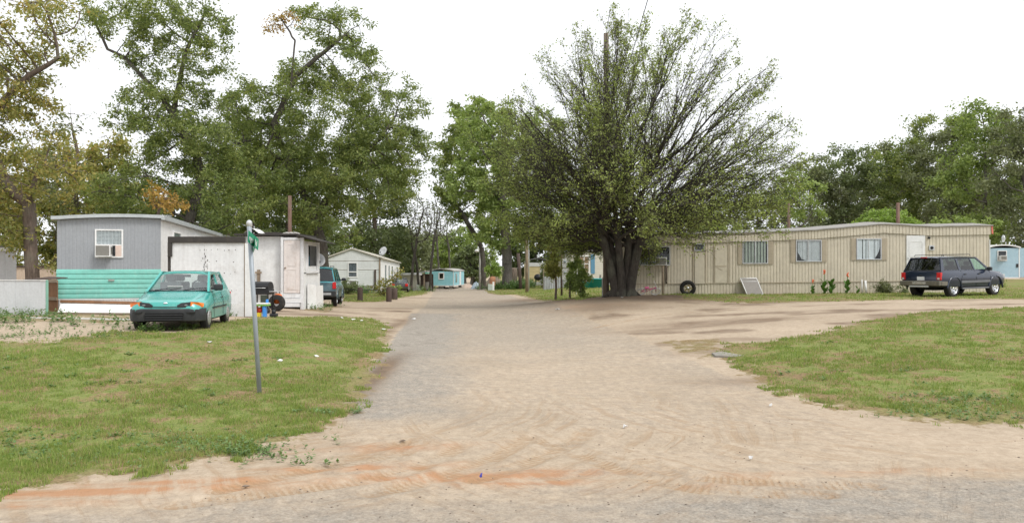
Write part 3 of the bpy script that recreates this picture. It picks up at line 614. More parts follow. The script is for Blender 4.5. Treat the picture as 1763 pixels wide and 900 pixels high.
def fan_tree(name, label, loc, leaf, bark, seed):
    """many-stemmed spreading tree: fused trunks, straight ascending branches fanning out into fine, half-bare twigs"""
    rg = np.random.default_rng(seed); segs = []; tips = []
    def line(pts, r):
        for i in range(len(pts)-1): segs.append((pts[i], pts[i+1], r[i], r[i+1]))
    stems = [(-.34, .0, .21, -.62), (-.05, -.13, .19, -.20), (.14, .08, .20, .2), (.34, -.06, .22, .52), (-.18, .2, .19, -.4), (.2, .22, .2, .6)]
    forks = []
    for (x, y, r, lx) in stems:
        top = np.array([x+lx*1.5, y*1.8, 3.2+rg.random()*.9]); mid = np.array([x+lx*.35, y, 1.4])
        b = np.array([x*1.15, y*1.1, -.25]); line([b, np.array([x, y, .35]), mid, top], [r*1.75, r*1.08, r*.92, r*.8])
        for a in range(4):                              # root flare
            an = rg.random()*6.28; line([np.array([x, y, .35]), np.array([x*1.2+cos(an)*.55, y*1.2+sin(an)*.55, -.08]), np.array([x*1.2+cos(an)*1.1, y*1.2+sin(an)*1.1, -.22])], [r*.6, r*.32, .04])
        forks.append((top, mid))
    C = np.array([.85, 0, 6.3]); RX, RZ = 6.9, 6.7
    N_ = 62
    for i in range(N_):
        t_, mid_ = forks[i % 6]; el = math.asin(min(-.0+1.0*((i+.5)/N_)**.95, .999))+rg.normal()*.05; az = i*2.399+rg.normal()*.25
        d = np.array([cos(az)*cos(el), sin(az)*cos(el), sin(el)])
        f_ = rg.random()*.75 if el < .7 else rg.random()*.35; o = t_*(1-f_)+mid_*f_+rg.normal(size=3)*.06; o[2] = max(o[2], 2.0)
        # reach to the envelope along d
        k = np.array([1/RX, 1/RX, 1/RZ]); oc = (o-C)*k; dd = d*k; A = dd@dd; B = oc@dd; Q_ = oc@oc-1; L = (-B+sqrt(max(B*B-A*Q_, 0)))/A
        L *= rg.uniform(.90, .99); m = 13; pts = [o]; cur = d.copy(); r0 = rg.uniform(.045, .10)
        for j in range(m):
            cur = cur+rg.normal(size=3)*.095+np.array([0, 0, .006 if el > .45 else (.03 if pts[-1][2] < 3.0 else 0)]); cur /= np.linalg.norm(cur); pts.append(pts[-1]+cur*L/m)
        rr = [r0*(1-.93*(j/m)**.8)+.006 for j in range(m+1)]; line(pts, rr); runs = [(pts, rr, 2)]
        for s3 in range(3):                           # the stem forks again and again on its way out
            j0 = (3, 5, 7)[s3]; dr = (pts[j0]-pts[j0-1]); dr /= np.linalg.norm(dr); ax = rg.normal(size=3); ax -= dr*(ax@dr); ax /= np.linalg.norm(ax); an = rg.uniform(.22, .48); cur = dr*cos(an)+ax*sin(an); o2_ = pts[j0]
            oc = (o2_-C)*k; dd = cur*k; A = dd@dd; B = oc@dd; Q_ = oc@oc-1; L2 = (-B+sqrt(max(B*B-A*Q_, 0)))/A*rg.uniform(.85, 1.0); p2 = [o2_]; m2 = 9
            for j in range(m2):
                cur = cur+rg.normal(size=3)*.06+np.array([0, 0, .0 if p2[-1][2] > 3 else .05]); cur /= np.linalg.norm(cur); p2.append(p2[-1]+cur*L2/m2)
            q2 = [rr[j0]*.72*(1-.9*(j/m2)**.8)+.005 for j in range(m2+1)]; line(p2, q2); runs.append((p2, q2, 1))
        for pts, rr, j1 in runs:
          m = len(pts)-1
          for j in range(j1, m+1):
            for s_ in range(2 if rg.random() < .55 else 1):
                f = j/m; ax = rg.normal(size=3); dr = (pts[j]-pts[j-1])/np.linalg.norm(pts[j]-pts[j-1]); ax -= dr*(ax@dr); ax /= np.linalg.norm(ax)
                an = rg.uniform(.28, .75); dv = dr*cos(an)+ax*sin(an); ln = (1-f)*1.6+.5; ln *= rg.uniform(.6, 1.3); q = [pts[j-1]+(pts[j]-pts[j-1])*rg.random()]; n2 = 5
                if el < .45 and pts[j][2] > 3: dv[2] -= .08
                for h in range(n2): dv = dv+rg.normal(size=3)*.07+np.array([0, 0, .025 if q[-1][2] > 2.8 else .10]); dv /= np.linalg.norm(dv); q.append(q[-1]+dv*ln/n2)
                rb = min(rr[j]*.6, .022); line(q, [rb*(1-.8*h/n2)+.004 for h in range(n2+1)])
                for h in range(1, n2+1):
                    for _ in range(2):
                        ax = rg.normal(size=3); ax -= dv*(ax@dv); ax /= np.linalg.norm(ax); d3 = dv*.8+ax*.6; l3 = rg.uniform(.18, .5); e = q[h]+d3*l3
                        segs.append((q[h], e, .0055, .003)); tips.append((q[h], e))
    S0 = np.array([s[0] for s in segs]); S1 = np.array([s[1] for s in segs]); r0 = np.array([s[2] for s in segs]); r1 = np.array([s[3] for s in segs])
    parts = [frusta(S0[m], S1[m], r0[m], r1[m], k) for m, k in ((r0 > .12, 12), ((r0 <= .12) & (r0 > .02), 6), (r0 <= .02, 3))]
    V, F = join(parts)
    root = thing(name, label, 'tree', loc)
    npmesh('trunk', V, F, bark, root, smooth=True)
    T0 = np.array([t[0] for t in tips]); T1 = np.array([t[1] for t in tips]); n = len(T0)
    z = T1[:, 2]; rad = np.sqrt(((T1[:, 0]-C[0])/RX)**2+((T1[:, 2]-C[2])/RZ)**2)
    cl = fbm(T1[:, 0]*.55+40, T1[:, 2]*.55+T1[:, 1]*.5+40, 3)
    w = np.clip(.22+.6*np.clip((rad-.72)/.25, 0, 1)+.65*np.clip((5.2-z)/3.2, 0, 1)+.9*(cl > .60)+.8*((np.abs(T1[:, 0]-1.3) < 1.3) & (z > 9.6)), .05, 2); w /= w.sum()
    nl = 104000; p = rg.choice(n, nl, p=w); t_ = rg.random(nl)[:, None]*1.15; base = T0[p]*(1-t_)+T1[p]*t_+rg.normal(size=(nl, 3))*.07
    v, f = leafquads(base, rg, .09, .6, .3); npmesh('crown', v, f, leaf, root)
    return root

B_DARK = barkmat('bark_dark', (.035, .028, .022), (.11, .095, .08)); B_BLACK = barkmat('bark_black', (.022, .018, .014), (.075, .062, .05)); B_GREY = barkmat('bark_grey', (.06, .052, .045), (.18, .16, .14)); B_BROWN = barkmat('bark_brown', (.07, .048, .035), (.19, .145, .115))
L_PECAN = leafmat('leaves_olive', [(.08, .115, .042), (.155, .20, .068), (.235, .275, .09), (.33, .345, .125)], clump=.45, trans=.42)
L_PECAN2 = leafmat('leaves_olive_rust', [(.11, .14, .045), (.20, .225, .07), (.28, .275, .09), (.38, .32, .11), (.44, .28, .09)], clump=.45, trans=.42)
L_BRIGHT = leafmat('leaves_bright', [(.14, .19, .065), (.24, .31, .095), (.35, .42, .14)], clump=.6)
L_LIME = leafmat('leaves_lime', [(.17, .26, .055), (.25, .35, .085), (.33, .43, .13)], clump=1)
L_GREYG = leafmat('leaves_grey_green', [(.125, .135, .080), (.18, .20, .11), (.24, .265, .14)], clump=.35)  # paler mid-grey tones: haze over the far trees is put into the leaf colour
L_DEEP = leafmat('leaves_deep', [(.10, .13, .065), (.16, .195, .09), (.22, .26, .12)], clump=.4)  # lightened too, so the far tree line carries its haze as colour
L_OAKR = leafmat('leaves_fan_tree', [(.18, .16, .075), (.21, .24, .08), (.28, .34, .10), (.44, .53, .14)], clump=.7, trans=.3)
L_ORANGE = leafmat('leaves_orange', [(.34, .20, .06), (.42, .26, .07), (.40, .32, .10)], clump=1)
L_WILLOW = leafmat('leaves_willow', [(.15, .16, .04), (.24, .24, .07), (.31, .30, .10)], clump=1)

def E(px, py, rpx, rpy, Y, loc, depth=None, dy=0):
    """crown ellipsoid seen at a photo pixel, at depth Y, in the frame of a tree standing at loc"""
    s = FPX/Y; p = AT(px, Y, py); return (p.x-loc[0], p.y-loc[1]+dy, p.z-loc[2], rpx/s, (depth or rpx/s), rpy/s)
def QP(px, py, Y, loc): p = AT(px, Y, py); return (p.x-loc[0], p.y-loc[1], p.z-loc[2])
# big fan-shaped tree by the tan home
p = AT(1072, 35); fan_tree('spreading_tree', 'large many-trunked spreading tree with thin fanning branches in front of the tan home', (p.x, p.y, p.z-.02), L_OAKR, B_BLACK, 5)
# three pecans on the left
Y = 29.; l = AT(57, Y, 484); l.z = h1(l.x, l.y); 
grow_tree('pecan_tree', 'leaning forked tree with rusty olive leaves rising behind the white wall panels at far left', l,
   [(0, 0, -.2), QP(56, 470, Y, l), QP(52, 400, Y, l), QP(50, 350, Y, l)],
   [E(30, 55, 105, 70, Y, l, 2.6), E(-40, 160, 130, 90, Y, l, 3), E(40, 230, 50, 50, Y, l, 2), E(75, 300, 85, 52, Y, l, 2.2), E(30, 330, 70, 45, Y, l, 2), E(-60, 300, 110, 90, Y, l, 3), E(105, 25, 60, 40, Y, l, 2), E(10, 395, 60, 28, Y, l, 2)], L_PECAN2, B_BROWN, 11,
   n_attr=1150, step=.42, kill=.62, r_base=.24, nleaf=26000, lsize=.155, asp=.42, clusters=2.2, spread=.5,
   limbs=[[QP(62, 475, Y, l), QP(85, 455, Y, l), QP(104, 440, Y, l), QP(140, 405, Y+1, l)], [QP(50, 360, Y, l), QP(20, 330, Y, l), QP(-20, 250, Y, l), QP(-10, 190, Y, l), QP(50, 130, Y, l), QP(100, 100, Y, l)], [QP(50, 352, Y, l), QP(64, 300, Y, l), QP(100, 285, Y, l)]])
Y = 40.; l = AT(318, Y)
grow_tree('pecan_tree', 'tall open tree with high airy limbs behind the gray and teal home', l,
   [(0, 0, -.2), QP(318, 440, Y, l), QP(326, 380, Y, l), QP(345, 310, Y, l), QP(335, 250, Y, l)],
   [E(300, 35, 100, 42, Y, l, 2.6), E(215, 20, 90, 40, Y, l, 2.4), E(345, 100, 55, 40, Y, l, 2), E(250, 95, 60, 34, Y, l, 2), E(290, 190, 95, 60, Y, l, 3), E(230, 205, 60, 34, Y, l, 2), E(330, 250, 95, 60, Y, l, 3), E(280, 320, 110, 55, Y, l, 3), E(390, 340, 70, 60, Y, l, 2.6), E(200, 330, 60, 45, Y, l, 2.4)], L_PECAN, B_DARK, 12,
   n_attr=1700, step=.46, kill=.68, r_base=.26, nleaf=50000, lsize=.165, asp=.42, clusters=2.4, spread=.55,
   limbs=[[QP(335, 260, Y, l), QP(280, 170, Y, l), QP(215, 100, Y, l), QP(185, 85, Y, l), QP(160, 30, Y, l)], [QP(300, 200, Y, l), QP(320, 90, Y, l), QP(350, 30, Y, l)], [QP(326, 380, Y, l), QP(365, 400, Y-1, l), QP(400, 385, Y-2, l)]])
Y = 46.; l = AT(560, Y)
grow_tree('pecan_tree', 'largest dense olive green tree standing behind the white shed with the door', l,
   [(0, 0, -.2), QP(556, 430, Y, l), QP(540, 370, Y, l), QP(500, 290, Y, l)],
   [E(580, 55, 62, 50, Y, l, 2.4), E(520, 25, 30, 25, Y, l, 1.6), E(520, 120, 50, 38, Y, l, 2.4), E(440, 190, 65, 60, Y, l, 3.0), E(560, 200, 110, 85, Y, l, 4), E(660, 240, 85, 75, Y, l, 3.4), E(620, 120, 55, 50, Y, l, 2.4), E(690, 175, 45, 45, Y, l, 2), E(480, 320, 110, 75, Y, l, 4), E(625, 315, 100, 66, Y, l, 4), E(540, 375, 55, 34, Y, l, 3), E(525, 415, 22, 24, Y, l, 1.5), E(705, 270, 42, 50, Y, l, 2), E(420, 360, 70, 45, Y, l, 3)], L_PECAN, B_DARK, 13,
   n_attr=2300, step=.5, kill=.72, r_base=.32, nleaf=92000, lsize=.175, asp=.42, clusters=2.2, spread=.6,
   limbs=[[QP(500, 290, Y, l), QP(470, 215, Y-1, l), QP(510, 130, Y-1, l), QP(570, 80, Y-1, l), QP(595, 60, Y, l)], [QP(540, 370, Y, l), QP(600, 300, Y, l), QP(660, 230, Y, l)], [QP(500, 290, Y, l), QP(440, 240, Y, l), QP(400, 250, Y, l)]])
# orange-leaved young tree behind the gray home
Y = 36.; l = AT(262, Y); grow_tree('young_tree', 'small tree with orange autumn leaves showing above the gray home roof', l, [(0, 0, -.1), QP(262, 420, Y, l), QP(266, 380, Y, l)],
   [E(268, 340, 22, 24, Y, l), E(300, 352, 26, 14, Y, l)], L_ORANGE, B_BROWN, 15, n_attr=120, step=.3, kill=.4, r_base=.07, nleaf=1000, lsize=.15, spread=.35)
Y = 44.; l = AT(470, Y, 115); l.z = 0; l = AT(430, Y); grow_tree('young_tree', 'thin bare-stemmed tree with a tuft of orange leaves high left of the largest olive tree', l, [(0, 0, -.1), QP(440, 300, Y, l), QP(500, 160, Y, l), QP(508, 70, Y, l)],
   [E(468, 38, 22, 12, Y, l, .5), E(452, 50, 10, 10, Y, l, .3), E(500, 28, 14, 22, Y, l, .5)], L_ORANGE, B_DARK, 16, n_attr=60, step=.3, kill=.4, r_base=.055, nleaf=420, lsize=.17, spread=.35)
# trees in the middle distance, at the bend of the road
Y = 78.; l = AT(873, Y); grow_tree('shade_tree', 'tall bright green tree with a thick grey trunk beyond the road bend', l, [(0, 0, -.3), QP(873, 440, Y, l), QP(868, 380, Y, l), QP(862, 320, Y, l)],
   [E(840, 225, 62, 62, Y, l, 4), E(890, 270, 70, 80, Y, l, 4), E(820, 300, 60, 60, Y, l, 4), E(900, 370, 75, 55, Y, l, 4), E(850, 380, 40, 50, Y, l, 3), E(930, 240, 50, 50, Y, l, 3)], L_BRIGHT, B_GREY, 21, n_attr=900, step=.75, kill=1.1, r_base=.52, nleaf=30000, lsize=.33, spread=.9, clusters=2, tip=.02)
Y = 92.; l = AT(832, Y); grow_tree('shade_tree', 'tall dark green forked tree just left of the thick grey trunk', l, [(0, 0, -.3), QP(832, 450, Y, l), QP(826, 400, Y, l)],
   [E(800, 240, 40, 55, Y, l, 4), E(790, 320, 42, 60, Y, l, 4), E(830, 350, 50, 55, Y, l, 4), E(770, 270, 26, 40, Y, l, 3), E(850, 290, 40, 60, Y, l, 3), E(815, 190, 30, 22, Y, l, 3)], L_PECAN, B_DARK, 22, n_attr=800, step=.85, kill=1.2, r_base=.30, nleaf=20000, lsize=.36, spread=.9, clusters=1.3, tip=.02,
   limbs=[[QP(828, 420, Y, l), QP(800, 375, Y, l), QP(780, 345, Y, l)]])
for i, (px, Y, b, top, lean, lab) in enumerate(((707, 82, 500, 345, 12, 'leftmost of the thin bare trunks behind the parked dark car'), (722, 86, 498, 335, -14, 'thin bare tree leaning left behind the dark lean-to'), (740, 90, 497, 350, 8, 'slim bare tree directly behind the lean-to roof'),
      (757, 112, 490, 330, -6, 'dark bare tree behind the left end of the small blue trailer'), (776, 114, 490, 365, -5, 'dark bare tree behind the middle of the small blue trailer'))):
    l = AT(px, Y); grow_tree('bare_tree', lab, l, [(0, 0, -.3), QP(px+lean*.3, 455, Y, l), QP(px+lean*.6, 435, Y, l)], [E(px+lean*1.5, (top+415)/2, 30, (415-top)/2+8, Y, l, 2.2)], L_GREYG, B_DARK, 30+i,
       n_attr=190, step=.6, kill=.8, r_base=.15, nleaf=350, lsize=.25, spread=.8, bare=.7, group='thin bare trees at the bend', tip=.02)
# leafy mass closing the view beyond the bend, one tree at a time
def bgtree(name, lab, px, Y, top, rpx, leaf, bark, seed, nleaf, ls, group, wob=1., n_attr=420, low=.25, bare=.1, clusters=1.2, th=.3):
    l = AT(px, Y); s = FPX/Y; base = HY+(CZ-l.z)*s; hgt = base-top; rg = random.Random(seed); el = []
    for k in range(5):
        fy = [.82, .62, .62, .42, .34][k]+rg.uniform(-.05, .05); fx = [0, -.45, .45, -.3, .35][k]*rpx+rg.uniform(-.1, .1)*rpx
        el.append(E(px+fx, base-hgt*fy, rpx*rg.uniform(.5, .7), hgt*(.18 if k == 0 else .22)*rg.uniform(.85, 1.1), Y, l, rpx/s*.55))
    return grow_tree(name, lab, l, [(0, 0, -.3), (rg.uniform(-.3, .3), 0, hgt/s*low), (rg.uniform(-.6, .6), 0, hgt/s*.45)], el, leaf, bark, seed, n_attr=n_attr, step=hgt/s*.052, kill=hgt/s*.075, r_base=th, nleaf=nleaf, lsize=ls, spread=hgt/s*.07, group=group, bare=bare, clusters=clusters, tip=.022)
gA = 'trees closing the view beyond the road bend'
for a in (('broadleaf_tree', 'grey green round tree far behind the thin bare trunks', 690, 140, 385, 60, L_GREYG, B_GREY, 50, 9000, .5),
          ('broadleaf_tree', 'fresh green tree rising behind the small blue trailer', 800, 150, 385, 60, L_BRIGHT, B_GREY, 51, 12000, .5),
          ('broadleaf_tree', 'dark green low tree right behind the end of the small blue trailer', 812, 128, 425, 32, L_DEEP, B_GREY, 52, 9000, .42),
          ('broadleaf_tree', 'hazy green tree farthest back between bare trunks', 742, 165, 400, 60, L_GREYG, B_GREY, 53, 9000, .55),
          ('broadleaf_tree', 'dark green tree just behind the yellow trailer', 915, 105, 385, 60, L_DEEP, B_GREY, 54, 12000, .42),
          ('broadleaf_tree', 'green tree behind the beige home with a blue shutter', 1005, 100, 370, 75, L_PECAN, B_GREY, 55, 12000, .42),
          ('broadleaf_tree', 'low green tree showing just above the left end of the tan home roof', 1215, 82, 365, 70, L_BRIGHT, B_GREY, 56, 9000, .36),
          ('broadleaf_tree', 'dull green tree at the back corner of the white gabled home', 668, 100, 380, 55, L_DEEP, B_GREY, 57, 10000, .4)):
    bgtree(*a, gA, low=.2)
# woodland behind the left homes
gB = 'trees behind the homes on the left'
for a in (('broadleaf_tree', 'dark wooded tree behind the low pink trailer', 100, 62, 240, 85, L_PECAN2, B_BROWN, 60, 17000, .28),
          ('broadleaf_tree', 'rusty green tree at the far left edge behind the small pale shed', -25, 52, 250, 80, L_PECAN2, B_BROWN, 61, 13000, .26),
          ('broadleaf_tree', 'olive tree directly above the middle of the gray home roof', 190, 56, 235, 75, L_PECAN2, B_BROWN, 62, 16000, .26),
          ('broadleaf_tree', 'half bare slender tree poking up left of the airy tall tree', 125, 58, 165, 45, L_GREYG, B_BROWN, 63, 2600, .24),
          ('broadleaf_tree', 'dense tree behind the far end of the gray home roof', 400, 66, 190, 80, L_DEEP, B_BROWN, 64, 20000, .28),
          ('broadleaf_tree', 'deep green tree filling in behind the wooden pole of the shed', 500, 72, 215, 80, L_DEEP, B_BROWN, 65, 18000, .3),
          ('broadleaf_tree', 'grey twiggy tree top above the gap between the tall left trees', 385, 70, 95, 60, L_GREYG, B_GREY, 66, 4500, .26),
          ('broadleaf_tree', 'dark tree right behind the white gabled home', 640, 84, 215, 75, L_DEEP, B_BROWN, 67, 18000, .32)):
    bgtree(*a, gB, low=.2)
bgtree('broadleaf_tree', 'dark shrubby tree low behind the screen wall between the left homes', 300, 50, 330, 95, L_DEEP, B_BROWN, 68, 14000, .24, gB, low=.12)
bgtree('broadleaf_tree', 'low shrubby tree behind the white shed and teal van', 535, 76, 350, 80, L_PECAN, B_BROWN, 69, 14000, .26, gB, low=.12)
# tree line on the right
gC = 'tree line behind the tan home and the blue trailer'
RT = [(1362, 88, 277, 46, L_BRIGHT, 5670, .32, 'thin bright green tree nearest to the spreading tree in the tree line'),
      (1400, 96, 254, 57, L_GREYG, 8100, .34, 'open grey green tree above the second window of the tan home'),
      (1455, 98, 228, 71, L_DEEP, 16875, .36, 'first tall dark tree of the tree line, just left of the lime green tree'),
      (1520, 104, 232, 71, L_GREYG, 15525, .38, 'broad grey green tree straight behind the lime green tree'),
      (1580, 92, 200, 71, L_PECAN, 16875, .34, 'olive tree above the white door of the tan home'),
      (1640, 86, 182, 75, L_GREYG, 16875, .34, 'tall twiggy tree above the right end of the tan home'),
      (1700, 78, 170, 75, L_BRIGHT, 16200, .32, 'tall fresh green tree over the gap between tan home and blue trailer'),
      (1775, 72, 152, 82, L_GREYG, 15525, .30, 'tallest grey green tree above the blue trailer at the right edge'),
      (1850, 76, 172, 80, L_DEEP, 9450, .32, 'dark tree cut by the right edge of the view'),
      (1310, 100, 322, 57, L_GREYG, 6075, .36, 'low grey tree seen through the right branches of the spreading tree'),
      (1490, 120, 292, 92, L_DEEP, 12825, .42, 'dark low tree at the back left of the tree line'),
      (1610, 116, 277, 103, L_DEEP, 14175, .42, 'dark low tree at the back middle of the tree line'),
      (1730, 100, 282, 97, L_DEEP, 14175, .38, 'dark low tree behind the blue trailer')]
for i, (px, Y, top, r, lf, nl, ls, lab) in enumerate(RT):
    bgtree('broadleaf_tree', lab, px, Y, top, r, lf, B_GREY, 80+i, nl, ls, gC, low=.22, bare=.22, clusters=1.5, n_attr=380, th=.26)
# lime-coloured tree and a lower bush behind the tan home
l = AT(1525, 56); grow_tree('round_tree', 'bright lime green round tree behind the tan home roof', l, [(0, 0, -.2), (0, 0, 1.6)], [E(1500, 385, 34, 22, 56, l, 2), E(1548, 385, 38, 22, 56, l, 2), E(1525, 372, 26, 18, 56, l, 2), E(1525, 415, 50, 26, 56, l, 2.5)], L_LIME, B_BROWN, 95, n_attr=420, step=.3, kill=.42, r_base=.16, nleaf=16000, lsize=.17, spread=.34)
l = AT(1655, 62); grow_tree('round_tree', 'smaller mid green bushy tree behind the right end of the tan home', l, [(0, 0, -.2), (0, 0, 1.4)], [E(1620, 395, 36, 20, 62, l, 2), E(1675, 392, 34, 22, 62, l, 2)], L_BRIGHT, B_BROWN, 96, n_attr=260, step=.35, kill=.5, r_base=.16, nleaf=7000, lsize=.2, spread=.4)
# ---------------------------------------------------------------- homes and sheds
M_GREYSID = paint('grey_siding', (.30, .315, .335), .55, var=.05, stain=(.20, .19, .17), stain_amt=.12, streak=.12)
M_TEALSID = paint('teal_siding', (.20, .53, .45), .5, var=.08, stain=(.42, .55, .48), stain_amt=.35, streak=.15)
M_WHITESID = paint('white_siding', (.74, .745, .74), .6, var=.06, stain=(.42, .40, .36), stain_amt=.30, streak=.30)
M_WHITE = paint('white_trim', (.74, .74, .73), .5, var=.05, stain=(.45, .42, .38), stain_amt=.25)
M_SCREEN = paint('weathered_white_board', (.70, .705, .71), .75, var=.08, stain=(.36, .33, .30), stain_amt=.45, streak=.25, scale=1.7, lowdirt=-.1)
M_TAN = paint('tan_siding', (.585, .53, .425), .6, var=.08, stain=(.36, .31, .24), stain_amt=.35, streak=.35, scale=.9, lowdirt=-.15)
M_TANDK = paint('tan_shutter', (.43, .37, .28), .7, var=.1, stain=(.25, .2, .15), stain_amt=.3)
M_ROOFMET = paint('roof_metal', (.46, .49, .50), .45, metal=.2, var=.1, stain=(.3, .28, .25), stain_amt=.35)
M_ROOFGREY = paint('roof_shingle', (.20, .195, .19), .9, var=.2, stain=(.1, .1, .09), stain_amt=.4)
M_BLACKTRIM = paint('black_trim', (.045, .04, .036), .7, var=.2, stain=(.13, .1, .08), stain_amt=.4)
M_DARK = paint('dark_void', (.012, .012, .013), .8, bump=0)
M_RUST = paint('brown_board', (.24, .125, .065), .85, var=.25, stain=(.10, .06, .04), stain_amt=.5, streak=.4)
M_WOOD = paint('old_wood', (.27, .21, .15), .9, var=.25, stain=(.14, .11, .09), stain_amt=.5, streak=.5)
M_WOODRED = paint('red_brown_wood', (.085, .06, .05), .9, var=.25, stain=(.06, .04, .03), stain_amt=.5, streak=.4)
M_PINKDOOR = paint('pinkish_door', (.70, .645, .615), .6, var=.06, stain=(.44, .33, .25), stain_amt=.5)
M_CURT = paint('curtain', (.72, .74, .77), .9, var=.08, bump=.05)
M_CURTG = paint('curtain_green', (.40, .44, .38), .9, var=.12, bump=.05)
M_BLIND = paint('window_blind', (.55, .57, .58), .7, var=.05)
M_ALU = paint('aluminium', (.55, .56, .57), .4, metal=.5, var=.1)
M_ACGREY = paint('vent_grille', (.17, .165, .15), .7, var=.15)
M_PEACH = paint('peach_board', (.66, .52, .45), .7, var=.05)
M_BLUE = paint('pale_blue_siding', (.33, .47, .55), .55, var=.08, stain=(.42, .5, .52), stain_amt=.35, streak=.25)
M_CYAN = paint('cyan_siding', (.27, .56, .62), .55, var=.08, stain=(.42, .55, .57), stain_amt=.35, streak=.2)
M_YEL = paint('yellow_siding', (.72, .60, .33), .6, var=.05, stain=(.5, .42, .28), stain_amt=.2)
M_BEIGE = paint('beige_siding', (.55, .52, .45), .6, var=.05, stain=(.38, .35, .3), stain_amt=.25)
M_PINKSID = paint('pink_tan_siding', (.60, .46, .37), .6, var=.08, stain=(.4, .3, .22), stain_amt=.35, streak=.3)
M_SHUTBLUE = paint('blue_shutter', (.10, .24, .36), .6, var=.08)
M_BLOCK = paint('concrete', (.38, .365, .34), .9, var=.15, stain=(.2, .19, .17), stain_amt=.4)
M_GALV = paint('galvanised_steel', (.30, .335, .37), .5, metal=.2, var=.12, stain=(.30, .27, .24), stain_amt=.3)
M_BLACK = paint('black_plastic', (.022, .022, .024), .45, var=.15, bump=.03)
M_GLASSD = glass('window_glass_dark', (.65, .68, .70)); M_GLASS = glass('window_glass', (.95, .97, .97), refl=.6)
def ribs(mb, u0, u1, z0, z1, pitch=.15, dep=.012, top=None, y=0, horizontal=False, bot=None, groove=.22):
    """a sheet of siding facing local -y: flat lands with narrow grooves; top(u)/bot(u) may vary"""
    if horizontal:
        zs = []; z = z0; k = 0
        while z < z1-.02: zs += [(z, 0), (z+pitch*.10, dep*.8), (z+pitch*.3, dep), (z+pitch*.75, dep*.7)]; z += pitch
        zs.append((z1, 0)); vs = []; fs = []
        for (z, d) in zs: vs += [(u0, y-d, z), (u1, y-d, z)]
        for i in range(len(zs)-1): fs.append((2*i, 2*i+1, 2*i+3, 2*i+2))
        mb.add(vs, fs); return
    us = []; u = u0
    while u < u1-pitch*.5: us += [(u, 0), (u+pitch*groove, 0), (u+pitch*(groove+.08), dep), (u+pitch*.92, dep)]; u += pitch
    us.append((u1, 0)); vs = []; fs = []
    for (u, d) in us:
        u = min(u, u1); vs += [(u, y-d, bot(u) if bot else z0), (u, y-d, top(u) if top else z1)]
    for i in range(len(us)-1): fs.append((2*i, 2*i+2, 2*i+3, 2*i+1))
    mb.add(vs, fs)
def window(par, u0, u1, z0, z1, y=0, fr=.05, mat=None, glassm=None, inside=None, mull=None, hbar=None, curtain=None, name='window', proud=.05):
    """frame with real depth; pane behind it, and blind or curtain behind the pane"""
    mat = mat or M_WHITE; w = MB(); yo = y-proud
    w.box((u0, yo, z0), (u0+fr, y+.03, z1)); w.box((u1-fr, yo, z0), (u1, y+.03, z1)); w.box((u0+fr, yo, z1-fr), (u1-fr, y+.03, z1)); w.box((u0+fr, yo, z0), (u1-fr, y+.03, z0+fr))
    if mull: 
        for mu in mull: w.box((mu-fr*.4, yo+.012, z0+fr), (mu+fr*.4, y+.02, z1-fr))
    if hbar: w.box((u0+fr, yo+.015, hbar-fr*.4), (u1-fr, y+.018, hbar+fr*.4))
    o = w.build(name, mat, par)
    MB().box((u0+fr, y-.026, z0+fr), (u1-fr, y-.02, z1-fr)).build('pane', glassm or M_GLASSD, o)
    MB().box((u0+fr, y-.003, z0+fr), (u1-fr, y+.004, z1-fr)).build('recess', inside or M_DARK, o)
    if curtain: curtain(o)
    return o
def drape(par, pts, mat, y=-.012, folds=9, name='curtain'):
    """hanging cloth in the polygon strip pts: (u, ztop, zbottom) list, waved in depth"""
    vs = []; fs = []; n = 30
    for i in range(n+1):
        f = i/n*(len(pts)-1); k = min(int(f), len(pts)-2); t_ = f-k; a, b = pts[k], pts[k+1]; u, zt, zb = [a[j]*(1-t_)+b[j]*t_ for j in range(3)]
        d = .006*sin(i/n*folds*2*pi); vs += [(u, y+d, zb), (u, y+d, zt)]
    for i in range(n): fs.append((2*i, 2*i+2, 2*i+3, 2*i+1))
    return MB().add(vs, fs, True).build(name, mat, par)
def ac_unit(lab, loc, rz, w=.62, h=.42, d=.45, side=True):
    """window air conditioner: case, louvred face, side grille; local -y is the outer face"""
    t = thing('air_conditioner', lab, 'air conditioner', loc, rz)
    m = MB(); m.box((0, -d, 0), (w, .02, h), bev=.012); m.build('case', M_WHITE, t)
    g = MB(); g.box((w*.06, -d-.006, h*.1), (w*.94, -d-.001, h*.9)).mat(1)
    for i in range(9): z = h*(.14+.72*i/8); g.box((w*.07, -d-.014, z-.007), (w*.93, -d-.007, z+.007))
    g.build('grille', [M_ACGREY, paint('louvre_grey', (.33, .32, .29), .6)], t)
    s = MB()
    for i in range(5): y = -d*.8+i*d*.15; s.box((w+.001, y, h*.2), (w+.006, y+.03, h*.8))
    s.build('side_vent', M_ACGREY, t)
    return t
def cylinder_z(mb, r, z0, z1, n=12, c=(0, 0)): return mb.lathe([(.001, z0), (r, z0), (r, z1), (.001, z1)], n, Matrix.Translation((c[0], c[1], 0)), smooth=False)

